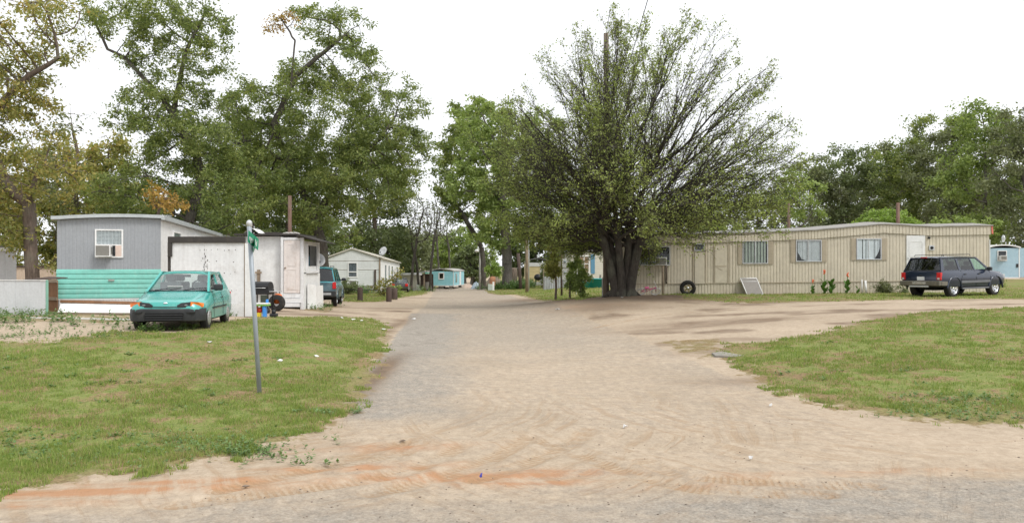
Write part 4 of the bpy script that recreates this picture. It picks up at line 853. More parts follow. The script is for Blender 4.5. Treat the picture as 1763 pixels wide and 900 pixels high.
# gray and teal home -------------------------------------------------
o2 = AT(277, 24.5); dr = Vector((-.243, .97)); fd = Vector((.97, .243)); Z0 = .40
o1 = Vector((o2.x-3.02*fd.x, o2.y-3.02*fd.y, Z0)); WF = Wall(o1, fd); WS = Wall((o2.x, o2.y, Z0), dr)
hm = thing('mobile_home', 'long mobile home with grey upper wall and teal lower siding on its end', 'mobile home', o1, WF.rz)
Lh = 24; zt = WF.uv(190, 372)[1]; zl = WF.uv(98, 379)[1]; zr = WF.uv(276, 377)[1]; zm = WF.uv(190, 464)[1]; zb = WF.uv(190, 513.5)[1]
def arch(u): t_ = u/3.02; return zl+(zr-zl)*t_+.05*4*t_*(1-t_)
b = MB(); ribs(b, 0, 3.02, zm, zr, .105, .006, top=lambda u: arch(u)-.0); b.box((.02, .015, .1), (3.0, Lh, zl-.02)); b.build('end_wall', M_GREYSID, hm)
b = MB(); ribs(b, -.01, 3.03, zb, zm+.01, (zm-zb)/6, .022, horizontal=True, y=-.012); b.build('teal_siding', M_TEALSID, hm)['label'] = 'teal horizontal ribbed lower siding'
b = MB(); b.box((.05, .0, 0), (3.0, .012, zb), ).mat(1); ribs(b, .05, 2.98, .0, zb-.0, .09, .02, y=-.003); b.box((0, -.03, zb-.035), (3.03, -.014, zb)); b.build('skirting', [M_WHITESID, M_WHITE], hm)
# far long side, seen obliquely: its own sheet facing +x
b = MB(); vs = []; fs = []; n = 0; u = 0
while u < Lh: vs += [(3.02, u, .1), (3.02, u, zr-.03), (3.028, u+.05, .1), (3.028, u+.05, zr-.03)]; u += .2
for i in range(len(vs)//2-1): fs.append((2*i, 2*i+1, 2*i+3, 2*i+2))
b.add(vs, fs); b.box((0, Lh-.02, .1), (3.02, Lh, zl)); b.build('side_wall', M_WHITESID, hm)
r = MB(); n = 14; vs = []; fs = []
for k, (yy, ex) in enumerate(((-.16, .0), (Lh+.1, .0))):
    for i in range(n+1):
        u = -.13+3.28*i/n; z = arch(min(max(u, 0), 3.02)); vs += [(u, yy, z+.015), (u, yy, z+.12)]
m_ = 2*(n+1)
for i in range(n):
    a = 2*i; fs += [(a, a+2, a+3, a+1), (a+m_, a+1+m_, a+3+m_, a+2+m_), (a+1, a+3, a+3+m_, a+1+m_), (a, a+m_, a+2+m_, a+2)]
fs += [(0, 1, 1+m_, m_), (2*n, 2*n+m_, 2*n+1+m_, 2*n+1)]
r.add(vs, fs); r.box((3.06, -.16, zr-.03), (3.17, Lh, zr+.03)); rf = r.build('roof', M_ROOFMET, hm)
u0, za = WF.uv(164, 443.5); u1, zc = WF.uv(212.5, 395); zmid = WF.uv(190, 421.5)[1]
wd = window(hm, u0, u1, za, zc, fr=.045, hbar=zmid, glassm=M_GLASS, inside=M_BLIND)
b = MB()
for i in range(9): z = zmid+.04+i*(zc-zmid-.1)/9; b.box((u0+.05, -.016, z), (u1-.05, -.008, z+.022))
b.build('blind', M_BLIND, wd)
ua, z_a = WF.uv(168, 442); ub, z_b = WF.uv(194, 421); b = MB(); b.box((ub+.02, -.045, za+.045), (ub+.07, -.03, zmid-.03)); b.mat(1).box((ub+.09, -.045, za+.045), (u1-.045, -.032, zmid-.02)); b.build('filler_panel', [M_BLACK, M_PEACH], wd)
mp = WF; pt = o1+Vector((fd.x*ua, fd.y*ua, z_a)); pt.z = o1.z+z_a
ac_unit('small white air conditioner in the window of the gray home end wall', pt, WF.rz, w=ub-ua, h=z_b-z_a, d=.30)
b = MB(); uu, zz = WF.uv(192, 482.5); b.box((uu-.08, -.075, zz-.02), (uu+.10, -.05, zz+.03), bev=.008); b.build('handle', M_BLOCK, hm)
# windows on the long side (local +x face), placed through their columns
def side_win(px0, px1, py0, py1, mat, inside, nm='window'):
    ya, z1_ = WS.uv(px0, py0); yb, _ = WS.uv(px1, py0); z0_ = WS.uv(px0, py1)[1]
    w = MB(); x = 3.028; f = .05
    w.box((x-.02, ya, z0_), (x+.05, ya+f, z1_)); w.box((x-.02, yb-f, z0_), (x+.05, yb, z1_)); w.box((x-.02, ya+f, z1_-f), (x+.05, yb-f, z1_)); w.box((x-.02, ya+f, z0_), (x+.05, yb-f, z0_+f))
    o = w.build(nm, mat, hm); MB().box((x+.018, ya+f, z0_+f), (x+.024, yb-f, z1_-f)).build('pane', inside, o); return o
M_WINGREY = paint('cloudy_window', (.16, .20, .21), .15, var=.2, bump=0, spec=.8)
side_win(296.5, 310, 397.5, 418, M_WHITE, M_WINGREY); side_win(333, 347, 404, 420, M_WHITE, M_BLIND); side_win(356, 365, 409, 422, M_WHITE, M_WINGREY)
# pale foam-faced board and planks at the foot of the end wall
bt = thing('insulation_board', 'long white textured board leaning against the skirting of the gray home', 'board')
q = [AT(98, 22.6, 547), AT(238, 22.6, 549), AT(238, 23.4, 524), AT(105, 23.2, 521)]
for k in (0, 1): q[k].z = h1(q[k].x, q[k].y)+.01
M_FOAM = paint('white_foam_face', (.80, .80, .79), .9, var=.03, stain=(.6, .58, .54), stain_amt=.2, bump=.9)
MB().poly(q, -.04).build('panel', M_FOAM, bt)
q2 = [q[3]+Vector((0, -.02, .0)), q[2]+Vector((0, -.02, 0)), q[2]+Vector((0, -.0, .085)), q[3]+Vector((0, 0, .085))]; MB().poly(q2, .04).build('edge_rail', M_RUST, bt)
def plank(lab, a, b_, w, h, mat, nm='plank', cat='plank', lift=.0):
    a = Vector(a); b_ = Vector(b_); d = (b_-a); L = d.length; M = Matrix.Translation(a+Vector((0, 0, lift))) @ d.to_track_quat('X', 'Z').to_matrix().to_4x4()
    return tag(MB().box((0, -w/2, 0), (L, w/2, h), M, bev=min(w, h)*.15).build(nm, mat), lab, cat)
plank('weathered brown plank lying in the weeds left of the leaning white board', PT(18, 540), AT(236, 21.9)+Vector((0, 0, .02)), .14, .05, M_WOOD)
plank('thin white plank lying on the dirt below the leaning white board', PT(40, 548), PT(236, 551.5), .08, .035, M_WHITE)

# far left: pale shed, pink trailer, white panels, brown gate --------
p = AT(29, 31); t = thing('pale_shed', 'pale grey flat-roofed shed cut off by the left edge', 'shed', (p.x-6*.81, p.y-6*.59, .3), R(36))
W_ = Wall((p.x-6*.81, p.y-6*.59, .3), (.81, .59)); zz = W_.uv(20, 432)[1]; b = MB(); ribs(b, 0, 6, 0, zz, .2, .01); b.box((0, .012, 0), (5.99, 4, zz-.01)); b.build('wall', paint('pale_grey_wall', (.58, .585, .60), .7, var=.05, stain=(.45, .43, .4)), t)
b = MB(); b.box((-.1, -.12, zz), (6.08, 4.1, zz+.14)); b.mat(1).box((-.12, -.14, zz+.141), (6.1, 4.12, zz+.22)); b.build('roof', [M_WHITE, M_ROOFGREY], t)
p = AT(-60, 44, 486); t = thing('pink_trailer', 'long low pinkish tan trailer behind the forked tree', 'mobile home', (p.x, p.y, .2), 0); W_ = Wall((p.x, p.y, .2), (1, 0))
zz = W_.uv(40, 460)[1]; L_ = W_.uv(205)[0]; b = MB(); ribs(b, 0, L_, 0, zz, .3, .014); b.box((0, .014, 0), (L_, 3.2, zz-.01)); b.build('wall', M_PINKSID, t)
MB().box((-.1, -.1, zz), (L_+.1, 3.3, zz+.10)).build('roof', M_WOODRED, t)
a = AT(-75, 22.8); a.z = .35; e = AT(79, 22.0); W_ = Wall(a, (e.x-a.x, e.y-a.y)); t = thing('white_panel_fence', 'whitewashed solid panel wall standing in weeds at the left edge', 'wall', a, W_.rz)
L_ = W_.uv(79)[0]; z0_ = W_.uv(40, 483.5)[1]; z1_ = W_.uv(79, 482)[1]; b = MB(); n = 3
for i in range(n): b.box((L_*i/n+.003, 0, -.1), (L_*(i+1)/n-.003, .05, z0_+(i % 2)*.004), bev=.004)
b.build('panel', paint('whitewashed_panel', (.62, .635, .65), .75, var=.05, stain=(.40, .39, .38), stain_amt=.35, streak=.3), t); b = MB(); b.box((-.02, -.02, z0_+.01), (L_+.01, .07, z0_+.035)); b.build('cap', M_WHITE, t)
MB().box((L_+.002, -.01, -.1), (L_+.03, .06, z1_)).build('edge_trim', paint('green_edge', (.22, .42, .33), .6), t)
b = MB(); b.add([(L_-.95, .12, z0_+.04), (L_+.08, .12, z0_+.075), (L_+.08, .7, z0_+.1), (L_-.6, .7, z0_+.12), (L_-.95, .12, z0_+.015), (L_+.08, .12, z0_+.05), (L_+.08, .7, z0_+.075), (L_-.6, .7, z0_+.095)], [(0,1,2,3),(7,6,5,4),(0,4,5,1),(1,5,6,2),(2,6,7,3),(3,7,4,0)])
tag(b.build('roofing_sheet', M_WOODRED), 'dark rusty roofing sheet lying on top of the white panel wall', 'roofing sheet').matrix_world = Matrix.Translation(a) @ Matrix.Rotation(W_.rz, 4, 'Z')
a = AT(79.5, 23.9); e = AT(99, 23.6); W_ = Wall(a, (e.x-a.x, e.y-a.y)); t = thing('wooden_gate', 'narrow brown wooden gate between the white panels and the gray home', 'gate', a, W_.rz); L_ = W_.uv(99)[0]; z1_ = W_.uv(90, 481)[1]
b = MB()
for i in range(4): b.box((L_*i/4+.004, 0, 0), (L_*(i+1)/4-.004, .022, z1_-.02*(i % 2)), bev=.003)
b.build('boards', M_RUST, t)
for zz_ in (z1_-.1, z1_*.38): MB().box((0, -.03, zz_), (L_, -.002, zz_+.1)).build('rail', M_WOOD, t)

# white screen wall with black top and lattice foot ------------------
a = AT(290, 22.95); a.z = .42; W_ = Wall(a, (1, .0)); t = thing('screen_wall', 'white board screen wall with a black top edge and lattice at its foot', 'wall', a, 0)
L_ = W_.uv(437)[0]; zt = W_.uv(350, 418)[1]; us = W_.uv(422)[0]; ul = W_.uv(388)[0]; zlat = W_.uv(400, 523)[1]
b = MB(); b.box((.08, 0, .0), (W_.uv(352)[0], .03, zt)); b.box((W_.uv(352)[0]+.006, -.003, .0), (ul, .03, zt)); b.box((ul+.001, -.003, zlat), (us-.03, .03, zt)); b.build('board', M_SCREEN, t)
b = MB(); b.box((us, -.03, .05), (L_, .03, zt-.02), bev=.006); b.build('end_board', M_WHITESID, t)
b = MB(); b.box((us-.03, -.012, 0), (us-.004, .035, zt)); b.build('post', M_WOOD, t)
rg = random.Random(3); b = MB(); M_HOLE = paint('knock_holes', (.10, .09, .08), .9)
for (zf, n) in ((.90, 7), (.60, 7), (.375, 8), (.75, 5)):      # rows of small dark holes in the boards
    for i in range(n):
        u = us*(.42+.53*i/n)+rg.uniform(-.03, .03); z = zt*zf+rg.uniform(-.03, .03); s_ = rg.uniform(.008, .017); b.box((u-s_, -.006, z-s_*.8), (u+s_, -.004, z+s_*.8))
for i in range(26): u = W_.uv(352)[0]+rg.uniform(-.05, .10); z = zt*rg.uniform(.55, .98); s_ = rg.uniform(.006, .02); b.box((u-s_*.6, -.006, z-s_*1.5), (u+s_*.6, -.004, z+s_*1.5))
b.build('holes', M_HOLE, t)['kind'] = 'stuff'
b = MB(); n = 9                                                        # diagonal lattice
for s_ in (1, -1):
    for i in range(-4, n+5):
        u0_ = ul+(us-.03-ul)*i/n; dz = zlat; du = dz*.85
        A_ = Vector((u0_, -.006*s_, 0)); B_ = Vector((u0_+s_*du, -.006*s_, dz)); pts = []
        lo_, hi_ = ul, us-.035
        def clipu(A_, B_):
            t0, t1 = 0., 1.; d = B_.x-A_.x
            for lim, sg in ((lo_, 1), (hi_, -1)):
                fa = (A_.x-lim)*sg; fb = (B_.x-lim)*sg
                if fa < 0 and fb < 0: return None
                if fa < 0: t0 = max(t0, fa/(fa-fb))
                elif fb < 0: t1 = min(t1, fa/(fa-fb))
            return (A_.lerp(B_, t0), A_.lerp(B_, t1)) if t1-t0 > .05 else None
        c = clipu(A_, B_)
        if c:
            d = (c[1]-c[0]); M = Matrix.Translation(c[0]) @ d.to_track_quat('X', 'Y').to_matrix().to_4x4(); b.box((0, -.02, -.003), (d.length, .02, .003), M)
b.build('lattice', M_WHITE, t)
b = MB(); b.box((0, -.06, zt+.001), (us, .06, zt+.19), bev=.012); b.box((0, -.062, zt-.42), (.12, .055, zt)); b.box((-.02, -.0, 0), (.05, .05, zt-.42)); b.build('top_trim', M_BLACKTRIM, t)

# white shed with a door ---------------------------------------------
p = AT(483, 29.3); Zs = .36; ol = AT(424, 29.5); t = thing('white_shed', 'patched white shed with a pinkish door, built onto the side of the gray home', 'shed', (0, 0, 0)); WZ = Wall((ol.x, 29.5, 0), (1, 0)); ox = ol.x
def U(px, Y=29.5): return (px-PX0)/FPX*Y
def Z(py, Y=29.5): return CZ+(HY-py)/FPX*Y
b = MB(); b.box((U(408), 29.5, Z(502)), (U(482.5), 29.56, Z(407))); b.box((U(408), 29.7, Zs-.1), (U(482), 29.74, Z(503))); b.build('wall', M_WHITESID, t)
y = 29.25
b = MB(); b.box((U(483, y), y, Zs-.1), (U(487.5, y), y+.1, Z(408, y))); b.box((U(517, y), y, Zs-.1), (U(522.5, y), y+.1, Z(409, y))); b.box((U(487.7, y), y+.01, Z(413, y)), (U(516.8, y), y+.1, Z(408.5, y)))
b.box((U(487.7, y), y+.005, Z(513, y)), (U(516.8, y), y+.08, Z(505.5, y)), bev=.006); b.box((U(483, y), y-.05, Z(521, y)), (U(519, y), y-.006, Z(513.5, y)), bev=.005); b.box((U(484, y), y-.09, Z(528, y)), (U(517, y), y-.056, Z(521.5, y)), bev=.005); b.build('door_frame', M_SCREEN, t)
d = MB(); x0, x1 = U(488.3, y), U(516.2, y); zb_, zt_ = Z(504.5, y), Z(413.5, y); d.box((x0, y+.03, zb_), (x1, y+.07, zt_)); w_ = x1-x0
def molding(mb, u0, u1, z0, z1, yy, k=.02):
    for A_, B_ in (((u0, z0), (u1, z0+k)), ((u0, z1-k), (u1, z1)), ((u0, z0+k), (u0+k, z1-k)), ((u1-k, z0+k), (u1, z1-k))): mb.box((A_[0], yy-.012, A_[1]), (B_[0], yy, B_[1]))
molding(d, x0+w_*.22, x1-w_*.22, zb_+.14, zb_+.92, y+.03); molding(d, x0+w_*.22, x1-w_*.22, zb_+1.05, zt_-.16, y+.03); do = d.build('door', M_PINKDOOR, t)
MB().ball((x0+.06, y+.0, zb_+.98), .03).build('handle', M_WOOD, do)
# right return wall with a broken window opening
xr = U(522.5, y)+.02; yb = 31.75; b = MB(); zA = 2.98
b.box((xr-.06, y+.11, 1.75), (xr-.04, yb, 2.0)); b.box((xr-.06, y+.11, .3), (xr-.02, yb, 1.7)); b.box((xr-.06, y+.11, 1.9), (xr-.03, y+.45, zA)); b.box((xr-.06, yb-.45, 1.9), (xr-.03, yb, zA)); b.box((xr-.06, y+.45, zA-.16), (xr-.03, yb-.45, zA)); b.box((U(408), yb+.001, .3), (xr-.06, yb+.05, zA)); b.box((U(408), 29.75, .3), (U(408)+.05, yb, zA)); b.build('side_wall', M_WHITESID, t)
b = MB(); b.box((xr-.03, y+.38, 1.72), (xr+.05, y+.47, zA-.08)); b.box((xr-.03, yb-.50, 1.72), (xr+.06, yb-.38, zA-.08)); b.box((xr-.03, y+.47, 1.72), (xr+.05, yb-.50, 1.82)); wo_ = b.build('window', M_SCREEN, t)
b = MB(); b.box((xr-.35, y+.4, 1.8), (xr-.33, yb-.4, zA-.1)); b.build('dark_interior', M_DARK, wo_); MB().box((xr-.2, y+1.0, 1.82), (xr-.17, y+1.45, 2.4)).build('inner_cloth', paint('blue_cloth', (.05, .13, .19), .9), wo_)
b = MB(); xx = U(527, y+.15)
b.poly([(xr+.03, y+.35, .3), (xr+.25, y+.9, .25), (xr+.2, y+.9, 1.25), (xr+.03, y+.35, 1.3)], .02); b.poly([(xr+.05, y+1.0, .25), (xr+.16, yb-.2, .25), (xr+.14, yb-.2, 1.2), (xr+.05, y+1.0, 1.2)], .02); b.build('loose_panel', M_WHITE, t)
b = MB(); b.box((U(408), 29.2, Z(405.5)), (U(517), 31.9, Z(402.5))); b.add([(U(515), 29.0, 3.13), (U(522), 28.9, 3.2), (xr+.55, 29.1, 3.02), (xr+.6, 31.9, 2.95), (U(515), 31.9, 3.2), (U(515), 29.0, 3.10), (U(522), 28.9, 3.17), (xr+.55, 29.1, 2.98), (xr+.6, 31.9, 2.91), (U(515), 31.9, 3.17)], [(0,1,2,3,4),(9,8,7,6,5),(0,5,6,1),(1,6,7,2),(2,7,8,3),(3,8,9,4),(4,9,5,0)])
b.box((U(470), 30.0, Z(402)), (U(430), 31.5, Z(398.5))); b.build('roof', M_BLACKTRIM, t)
b = MB()                                                                # crumpled tarp and boards on the shed roof
rg = np.random.default_rng(4); nn = 14; vs = []; fs = []
for j in range(nn):
    for i in range(nn*2):
        xx = U(425)+(U(450)-U(425))*i/(nn*2-1)+rg.normal()*.01; yy = 29.15+.9*j/(nn-1); e_ = (1-abs(i/(nn*2-1)*2-1)**1.5); vs.append((xx, yy, Z(402)+e_*.17+rg.random()*.03*e_+.002))
for j in range(nn-1):
    for i in range(nn*2-1): a_ = j*nn*2+i; fs.append((a_, a_+1, a_+1+nn*2, a_+nn*2))
tag(MB().add(vs, fs, True).build('tarpaulin', M_WHITE), 'crumpled white tarpaulin lying on the shed roof behind the street sign', 'tarpaulin')
b = MB()
for i in range(7): b.ball((U(493+i*3.6), 29.3, Z(405)+.05+.02*(i % 2)), .085, 5, (1.2, 1, .6))
tag(b.build('rolled_tarpaulin', M_BLOCK), 'grey rolled tarpaulin along the roof edge above the pinkish door', 'tarpaulin')
# wooden bracket on the wall
y_ = 29.49; b = MB(); b.box((U(443.5), y_-.05, Z(487)), (U(448.5), y_-.012, Z(464))); b.box((U(440.5), y_-.09, Z(487.5)), (U(451.5), y_-.052, Z(484.5))); b.box((U(440.5), y_-.09, Z(470.5)), (U(451.5), y_-.052, Z(467.5))); tag(b.build('wall_bracket', M_WOOD), 'weathered wooden bracket with two crossbars fixed to the white shed wall above the grill', 'bracket')

# white gabled home ---------------------------------------------------
c0 = AT(562, 61.8); c1 = AT(655, 62); W_ = Wall((c0.x, c0.y, -.15), (c1.x-c0.x, c1.y-c0.y)); t = thing('gabled_home', 'white gabled mobile home with a window in its end wall', 'mobile home', (c0.x, c0.y, -.15), W_.rz); t.rotation_euler = (R(-1.2), 0, W_.rz)
w_ = W_.uv(655)[0]; ze = W_.uv(606, 445)[1]; zp = W_.uv(606, 428.5)[1]; zb_ = W_.uv(606, 491)[1]; um = W_.uv(606)[0]; D = 15
M_LAP = paint('white_lap_siding', (.66, .68, .67), .6, var=.04, stain=(.45, .46, .44), stain_amt=.3, streak=.2)
b = MB(); zm_ = W_.uv(606, 464)[1]; zbnd = W_.uv(606, 449)[1]
for z0_, z1_ in ((zb_, zm_-.02), (zm_+.02, zbnd-.02)):
    n = 7
    for i in range(n): zz = z0_+(z1_-z0_)*i/n; zz2 = z0_+(z1_-z0_)*(i+1)/n; b.add([(0, -.025, zz), (w_, -.025, zz), (w_, -.004, zz2), (0, -.004, zz2), (0, 0, zz), (w_, 0, zz)], [(0,1,2,3),(0,4,5,1)])
b.box((0, .001, 0), (w_-.01, D, ze)); b.add([(-.0, -.02, zbnd+.02), (w_, -.02, zbnd+.02), (w_, -.02, ze), (um, -.02, zp), (0, -.02, ze)], [(0,1,2,3,4)]); b.build('wall', M_LAP, t)
b = MB(); b.box((-.01, -.03, zbnd-.035), (w_+.01, -.0, zbnd+.025)); b.box((0, -.028, zm_-.025), (w_, 0, zm_+.02)); b.build('wall_seam', M_BLOCK, t)
b = MB(); b.box((-.02, -.02, -.2), (w_+.02, .0, zb_-.005)); b.build('skirting', M_BLOCK, t)
b = MB(); vs = []; fs = []
for i in range(76): yy = i*.2; vs += [(w_+.004, yy, 0), (w_+.004, yy, ze), (w_+.018, yy+.05, 0), (w_+.018, yy+.05, ze)]
for i in range(len(vs)//2-1): fs.append((2*i, 2*i+1, 2*i+3, 2*i+2))
b.add(vs, fs); b.build('side_wall', M_WHITESID, t)
for yy in (3, 5.5, 8, 12.3):
    o = MB().box((w_+.0, yy, .9), (w_+.05, yy+.6, 2.3)).build('side_window', M_WINGREY, t)
b = MB(); th = .1; 
for sg, ua, ub in ((1, -.18, um), (1, w_+.18, um)):
    za = ze-.02 if ua < 0 else ze-.02
    b.add([(ua, -.15, za), (ub, -.15, zp), (ub, D+.1, zp), (ua, D+.1, za), (ua, -.15, za+th), (ub, -.15, zp+th), (ub, D+.1, zp+th), (ua, D+.1, za+th)], [(0,1,2,3),(4,7,6,5),(0,4,5,1),(1,5,6,2),(2,6,7,3),(3,7,4,0)])
b.build('roof', M_BEIGE, t)
u0, za = W_.uv(598.5, 478); u1, zc = W_.uv(616, 451); window(t, u0, u1, za, zc, y=-.03, fr=.1, hbar=W_.uv(606, 468)[1], glassm=M_GLASSD, inside=M_BLIND, mat=M_WHITE)
pt = Vector((c0.x, c0.y, -.15))+Vector((W_.d.x*(u0+.15), W_.d.y*(u0+.15), 0))+Vector((.05, -.02, za-.62)); ac_unit('air conditioner below the window of the white gabled home', pt, W_.rz, w=.6, h=.42, d=.3)
b = MB(); b.box((w_-.5, -.12, zb_), (w_-.35, -.04, zm_), bev=.02); b.build('meter_post', M_WOODRED, t); b = MB(); b.box((w_-.12, -.06, -.1), (w_, -.03, ze)); b.build('corner_trim', M_WOOD, t)

# generic little trailer ----------------------------------------------
def trailer(name, lab, a, ang, w, dpt, z0, h, wallm, rng, roofm, legs=True, horizontal=True, front=None, rise=.25, trim=True):
    t = thing(name, lab, 'trailer', a, ang); b = MB(); n = int(h/rng)
    if horizontal: ribs(b, 0, w, z0, z0+h, h/n, .012, horizontal=True)
    else: ribs(b, 0, w, z0, z0+h, rng, .012)
    b.box((0, .001, z0), (w, dpt, z0+h)); vs = []; b.build('wall', wallm, t)
    r = MB(); m_ = 8; vs = []; fs = []
    for yy in (-.1, dpt+.1):
        for i in range(m_+1): x = -.08+(w+.16)*i/m_; z = z0+h+rise*(1-(2*i/m_-1)**2)*.6; vs += [(x, yy, z), (x, yy, z+.10)]
    q = 2*(m_+1)
    for i in range(m_): a_ = 2*i; fs += [(a_, a_+2, a_+3, a_+1), (a_+q, a_+1+q, a_+3+q, a_+2+q), (a_+1, a_+3, a_+3+q, a_+1+q), (a_, a_+q, a_+2+q, a_+2)]
    fs += [(0, 1, 1+q, q), (2*m_, 2*m_+q, 2*m_+1+q, 2*m_+1)]; r.add(vs, fs); r.build('roof', roofm, t)
    if trim: MB().box((w-.06, -.03, z0-.02), (w+.02, -.013, z0+h)).build('corner_trim', M_WHITE, t); MB().box((-.02, -.03, z0-.10), (w+.02, dpt, z0-.002)).build('floor_frame', M_WHITE, t)
    if legs:
        for x in (w*.15, w*.5, w*.85):
            for yy in (.3, dpt-.5): MB().box((x-.2, yy, -.15), (x+.2, yy+.3, z0-.101)).build('block', M_BLOCK, t)
    return t
a = AT(739, 105); a.z = -1.17; WB = Wall(a, (1, -.15)); wB = WB.uv(781)[0]; z0_ = WB.uv(760, 491)[1]; h_ = WB.uv(760, 467)[1]-z0_
tb = trailer('small_blue_trailer', 'small turquoise blue trailer raised on blocks beyond the bend of the road', a, WB.rz, wB, 6.8, z0_, h_, M_CYAN, .3, M_BLOCK, rise=.5)
window(tb, WB.uv(755)[0], WB.uv(765)[0], WB.uv(760, 481)[1], WB.uv(760, 469)[1], y=-.015, fr=.14, mat=M_WHITE)
b = MB(); b.box((wB+.002, 1.2, z0_+.4), (wB+.05, 2.0, z0_+1.6)); b.build('side_window', M_WINGREY, tb); MB().box((wB+.001, 3.6, z0_), (wB+.05, 4.6, z0_+2.0)).build('door', M_WHITE, tb)
b = MB(); b.box((-.5, -.4, z0_+h_-.32), (.3, .0, z0_+h_-.12)); b.build('gutter', M_TEALSID, tb)
a = AT(1701, 64); a.z = .95; WR = Wall(a, (1, -.10)); wR = WR.uv(1755)[0]; z0_ = WR.uv(1730, 477)[1]; h_ = WR.uv(1730, 427)[1]-z0_
tr_ = trailer('pale_blue_trailer', 'pale blue trailer with white roof trim at the right edge', a, WR.rz, wR, 9, z0_, h_, M_BLUE, 3., M_WHITE, rise=.35, horizontal=False)
u_, z_ = WR.uv(1719, 449); pt = Vector(a)+Vector((WR.d.x*u_, WR.d.y*u_, z_)); window(tr_, u_-.1, WR.uv(1733)[0], z_, WR.uv(1725, 431)[1], y=-.015, fr=.06); ac_unit('weathered air conditioner in the wall of the pale blue trailer', pt+Vector((0, -.02, .05)), WR.rz, w=.5, h=.4, d=.35)
u_, z_ = WR.uv(1751, 457); MB().box((u_-.08, -.06, z_-.15), (u_+.08, -.014, z_+.15)).build('handle', M_BLACK, tr_)
b = MB(); b.box((wR+.02, -.02, z0_), (wR+4, .0, z0_+h_)); b.build('side_wall', M_BLUE, tr_)
b = MB(); b.tube([Vector((wR-.3, 1.5, z0_+h_+.2)), Vector((wR-.3, 1.5, z0_+h_+.55))], .03, 6); b.ball((wR-.55, 1.4, z0_+h_+.85), .32, 8, (.35, .7, 1)); b.build('satellite_dish', M_ALU, tr_)
a = AT(905, 84); a.z = -.2; WY = Wall(a, (1, 0)); wY = WY.uv(948)[0]; z0_ = WY.uv(920, 485)[1]; h_ = WY.uv(920, 452)[1]-z0_
ty = trailer('yellow_trailer', 'pale yellow trailer with white skirting and a dark roof between the utility poles', a, 0, wY, 9, z0_, h_, M_YEL, .35, M_ROOFGREY, legs=False, rise=.7)
b = MB(); b.box((-.02, -.05, -.2), (wY+.02, -.031, z0_)); b.build('skirting', M_WHITE, ty); b = MB(); b.box((-.02, -.05, z0_+h_-.42), (wY+.02, -.013, z0_+h_)); b.build('fascia', M_WHITE, ty)
MB().box((WY.uv(930)[0], -.06, z0_+.1), (WY.uv(936)[0], -.014, z0_+2.0)).build('door', M_WHITE, ty)
a = AT(936, 66); a.z = .1; WC = Wall(a, (1, .03)); t = thing('corrugated_fence', 'weathered grey corrugated metal fence between the saplings and the yellow trailer', 'fence', a, WC.rz); b = MB(); L_ = WC.uv(1004)[0]
vs = []; fs = []; n = 90
for i in range(n+1): u = L_*i/n; d = .03*sin(i*2*pi/4); tp = WC.uv(950, 476)[1]+.12*sin(i*.7)*(i % 7 == 0)-.0*u; vs += [(u, d, -.2), (u, d, tp), (u, d+.02, -.2), (u, d+.02, tp)]
for i in range(n): a_ = 4*i; fs += [(a_, a_+4, a_+5, a_+1), (a_+2, a_+3, a_+7, a_+6), (a_+1, a_+5, a_+7, a_+3)]
b.add(vs, fs); b.build('sheet', paint('old_corrugated', (.42, .44, .45), .5, metal=.3, var=.2, stain=(.25, .2, .15), stain_amt=.5, streak=.4), t)
for i in range(4): MB().box((L_*i/3-.04, .06, -.2), (L_*i/3+.04, .14, 1.6)).build('post', M_WOOD, t)
a = AT(983, 72); a.z = 0; WG = Wall(a, (1, .04)); wG = 9.5; t = thing('beige_home', 'beige mobile home with a blue shuttered window, left of the spreading tree', 'mobile home', a, WG.rz); zt_ = WG.uv(1010, 433)[1]; zb_ = WG.uv(1010, 484)[1]
b = MB(); ribs(b, 0, wG, zb_, zt_, .2, .015, horizontal=True); b.box((0, .001, 0), (wG, 12, zt_)); b.build('wall', M_BEIGE, t); b = MB(); ribs(b, 0, wG, -.2, zb_, .3, .02, y=-.02); b.build('skirting', M_WHITE, t); MB().box((-.1, -.2, zt_), (wG+.1, 12.1, zt_+.18)).build('roof', M_WHITE, t)
u0 = WG.uv(996)[0]; u1 = WG.uv(1015)[0]; o = window(t, u0, u1, WG.uv(1000, 470)[1], WG.uv(1000, 440)[1], y=-.02, fr=.09, mull=[(u0+u1)/2], hbar=WG.uv(1000, 454)[1], glassm=M_GLASS, inside=paint('cardboard_brown', (.34, .22, .14), .9))
MB().box((WG.uv(1017)[0], -.06, WG.uv(1000, 471)[1]), (WG.uv(1024)[0], -.016, WG.uv(1000, 438)[1])).build('shutter', M_SHUTBLUE, t)['label'] = 'blue shutter'

# tan home -------------------------------------------------------------
a = AT(1060, 39.5); a.z = .40; e = AT(1703, 37); WT = Wall(a, (e.x-a.x, e.y-a.y)); TL = WT.uv(1703)[0]
t = th_ = thing('tan_home', 'long tan mobile home with ribbed metal siding, shuttered windows and a white door', 'mobile home', a, WT.rz)
topk = [(WT.uv(px)[0], WT.uv(px, py)[1]) for px, py in ((1060, 404), (1200, 404), (1330, 400), (1400, 397), (1470, 391), (1520, 386.5), (1560, 388.5), (1600, 391), (1650, 390), (1703, 389))]
tx = np.array([k[0] for k in topk]); tz = np.array([k[1] for k in topk])
def ttop(u): return float(np.interp(u, tx, tz))
seam = lambda u: float(np.interp(u, [0, TL], [WT.uv(1060, 489)[1], WT.uv(1703, 482)[1]]))
eave = lambda u: ttop(u)-.42
zw = lambda px, py: WT.uv(px, py)
b = MB(); ribs(b, 0, TL, 0, 3, .155, .017, groove=.24, top=lambda u: eave(u)+.015, bot=lambda u: seam(u)); b.box((0, .025, .1), (TL-.01, 4.2, 2.95)); b.build('wall', M_TAN, t)
b = MB(); ribs(b, -.02, TL+.06, 0, 3, .155, .02, y=-.06, top=lambda u: ttop(u), bot=eave); b.build('fascia', M_TAN, t)
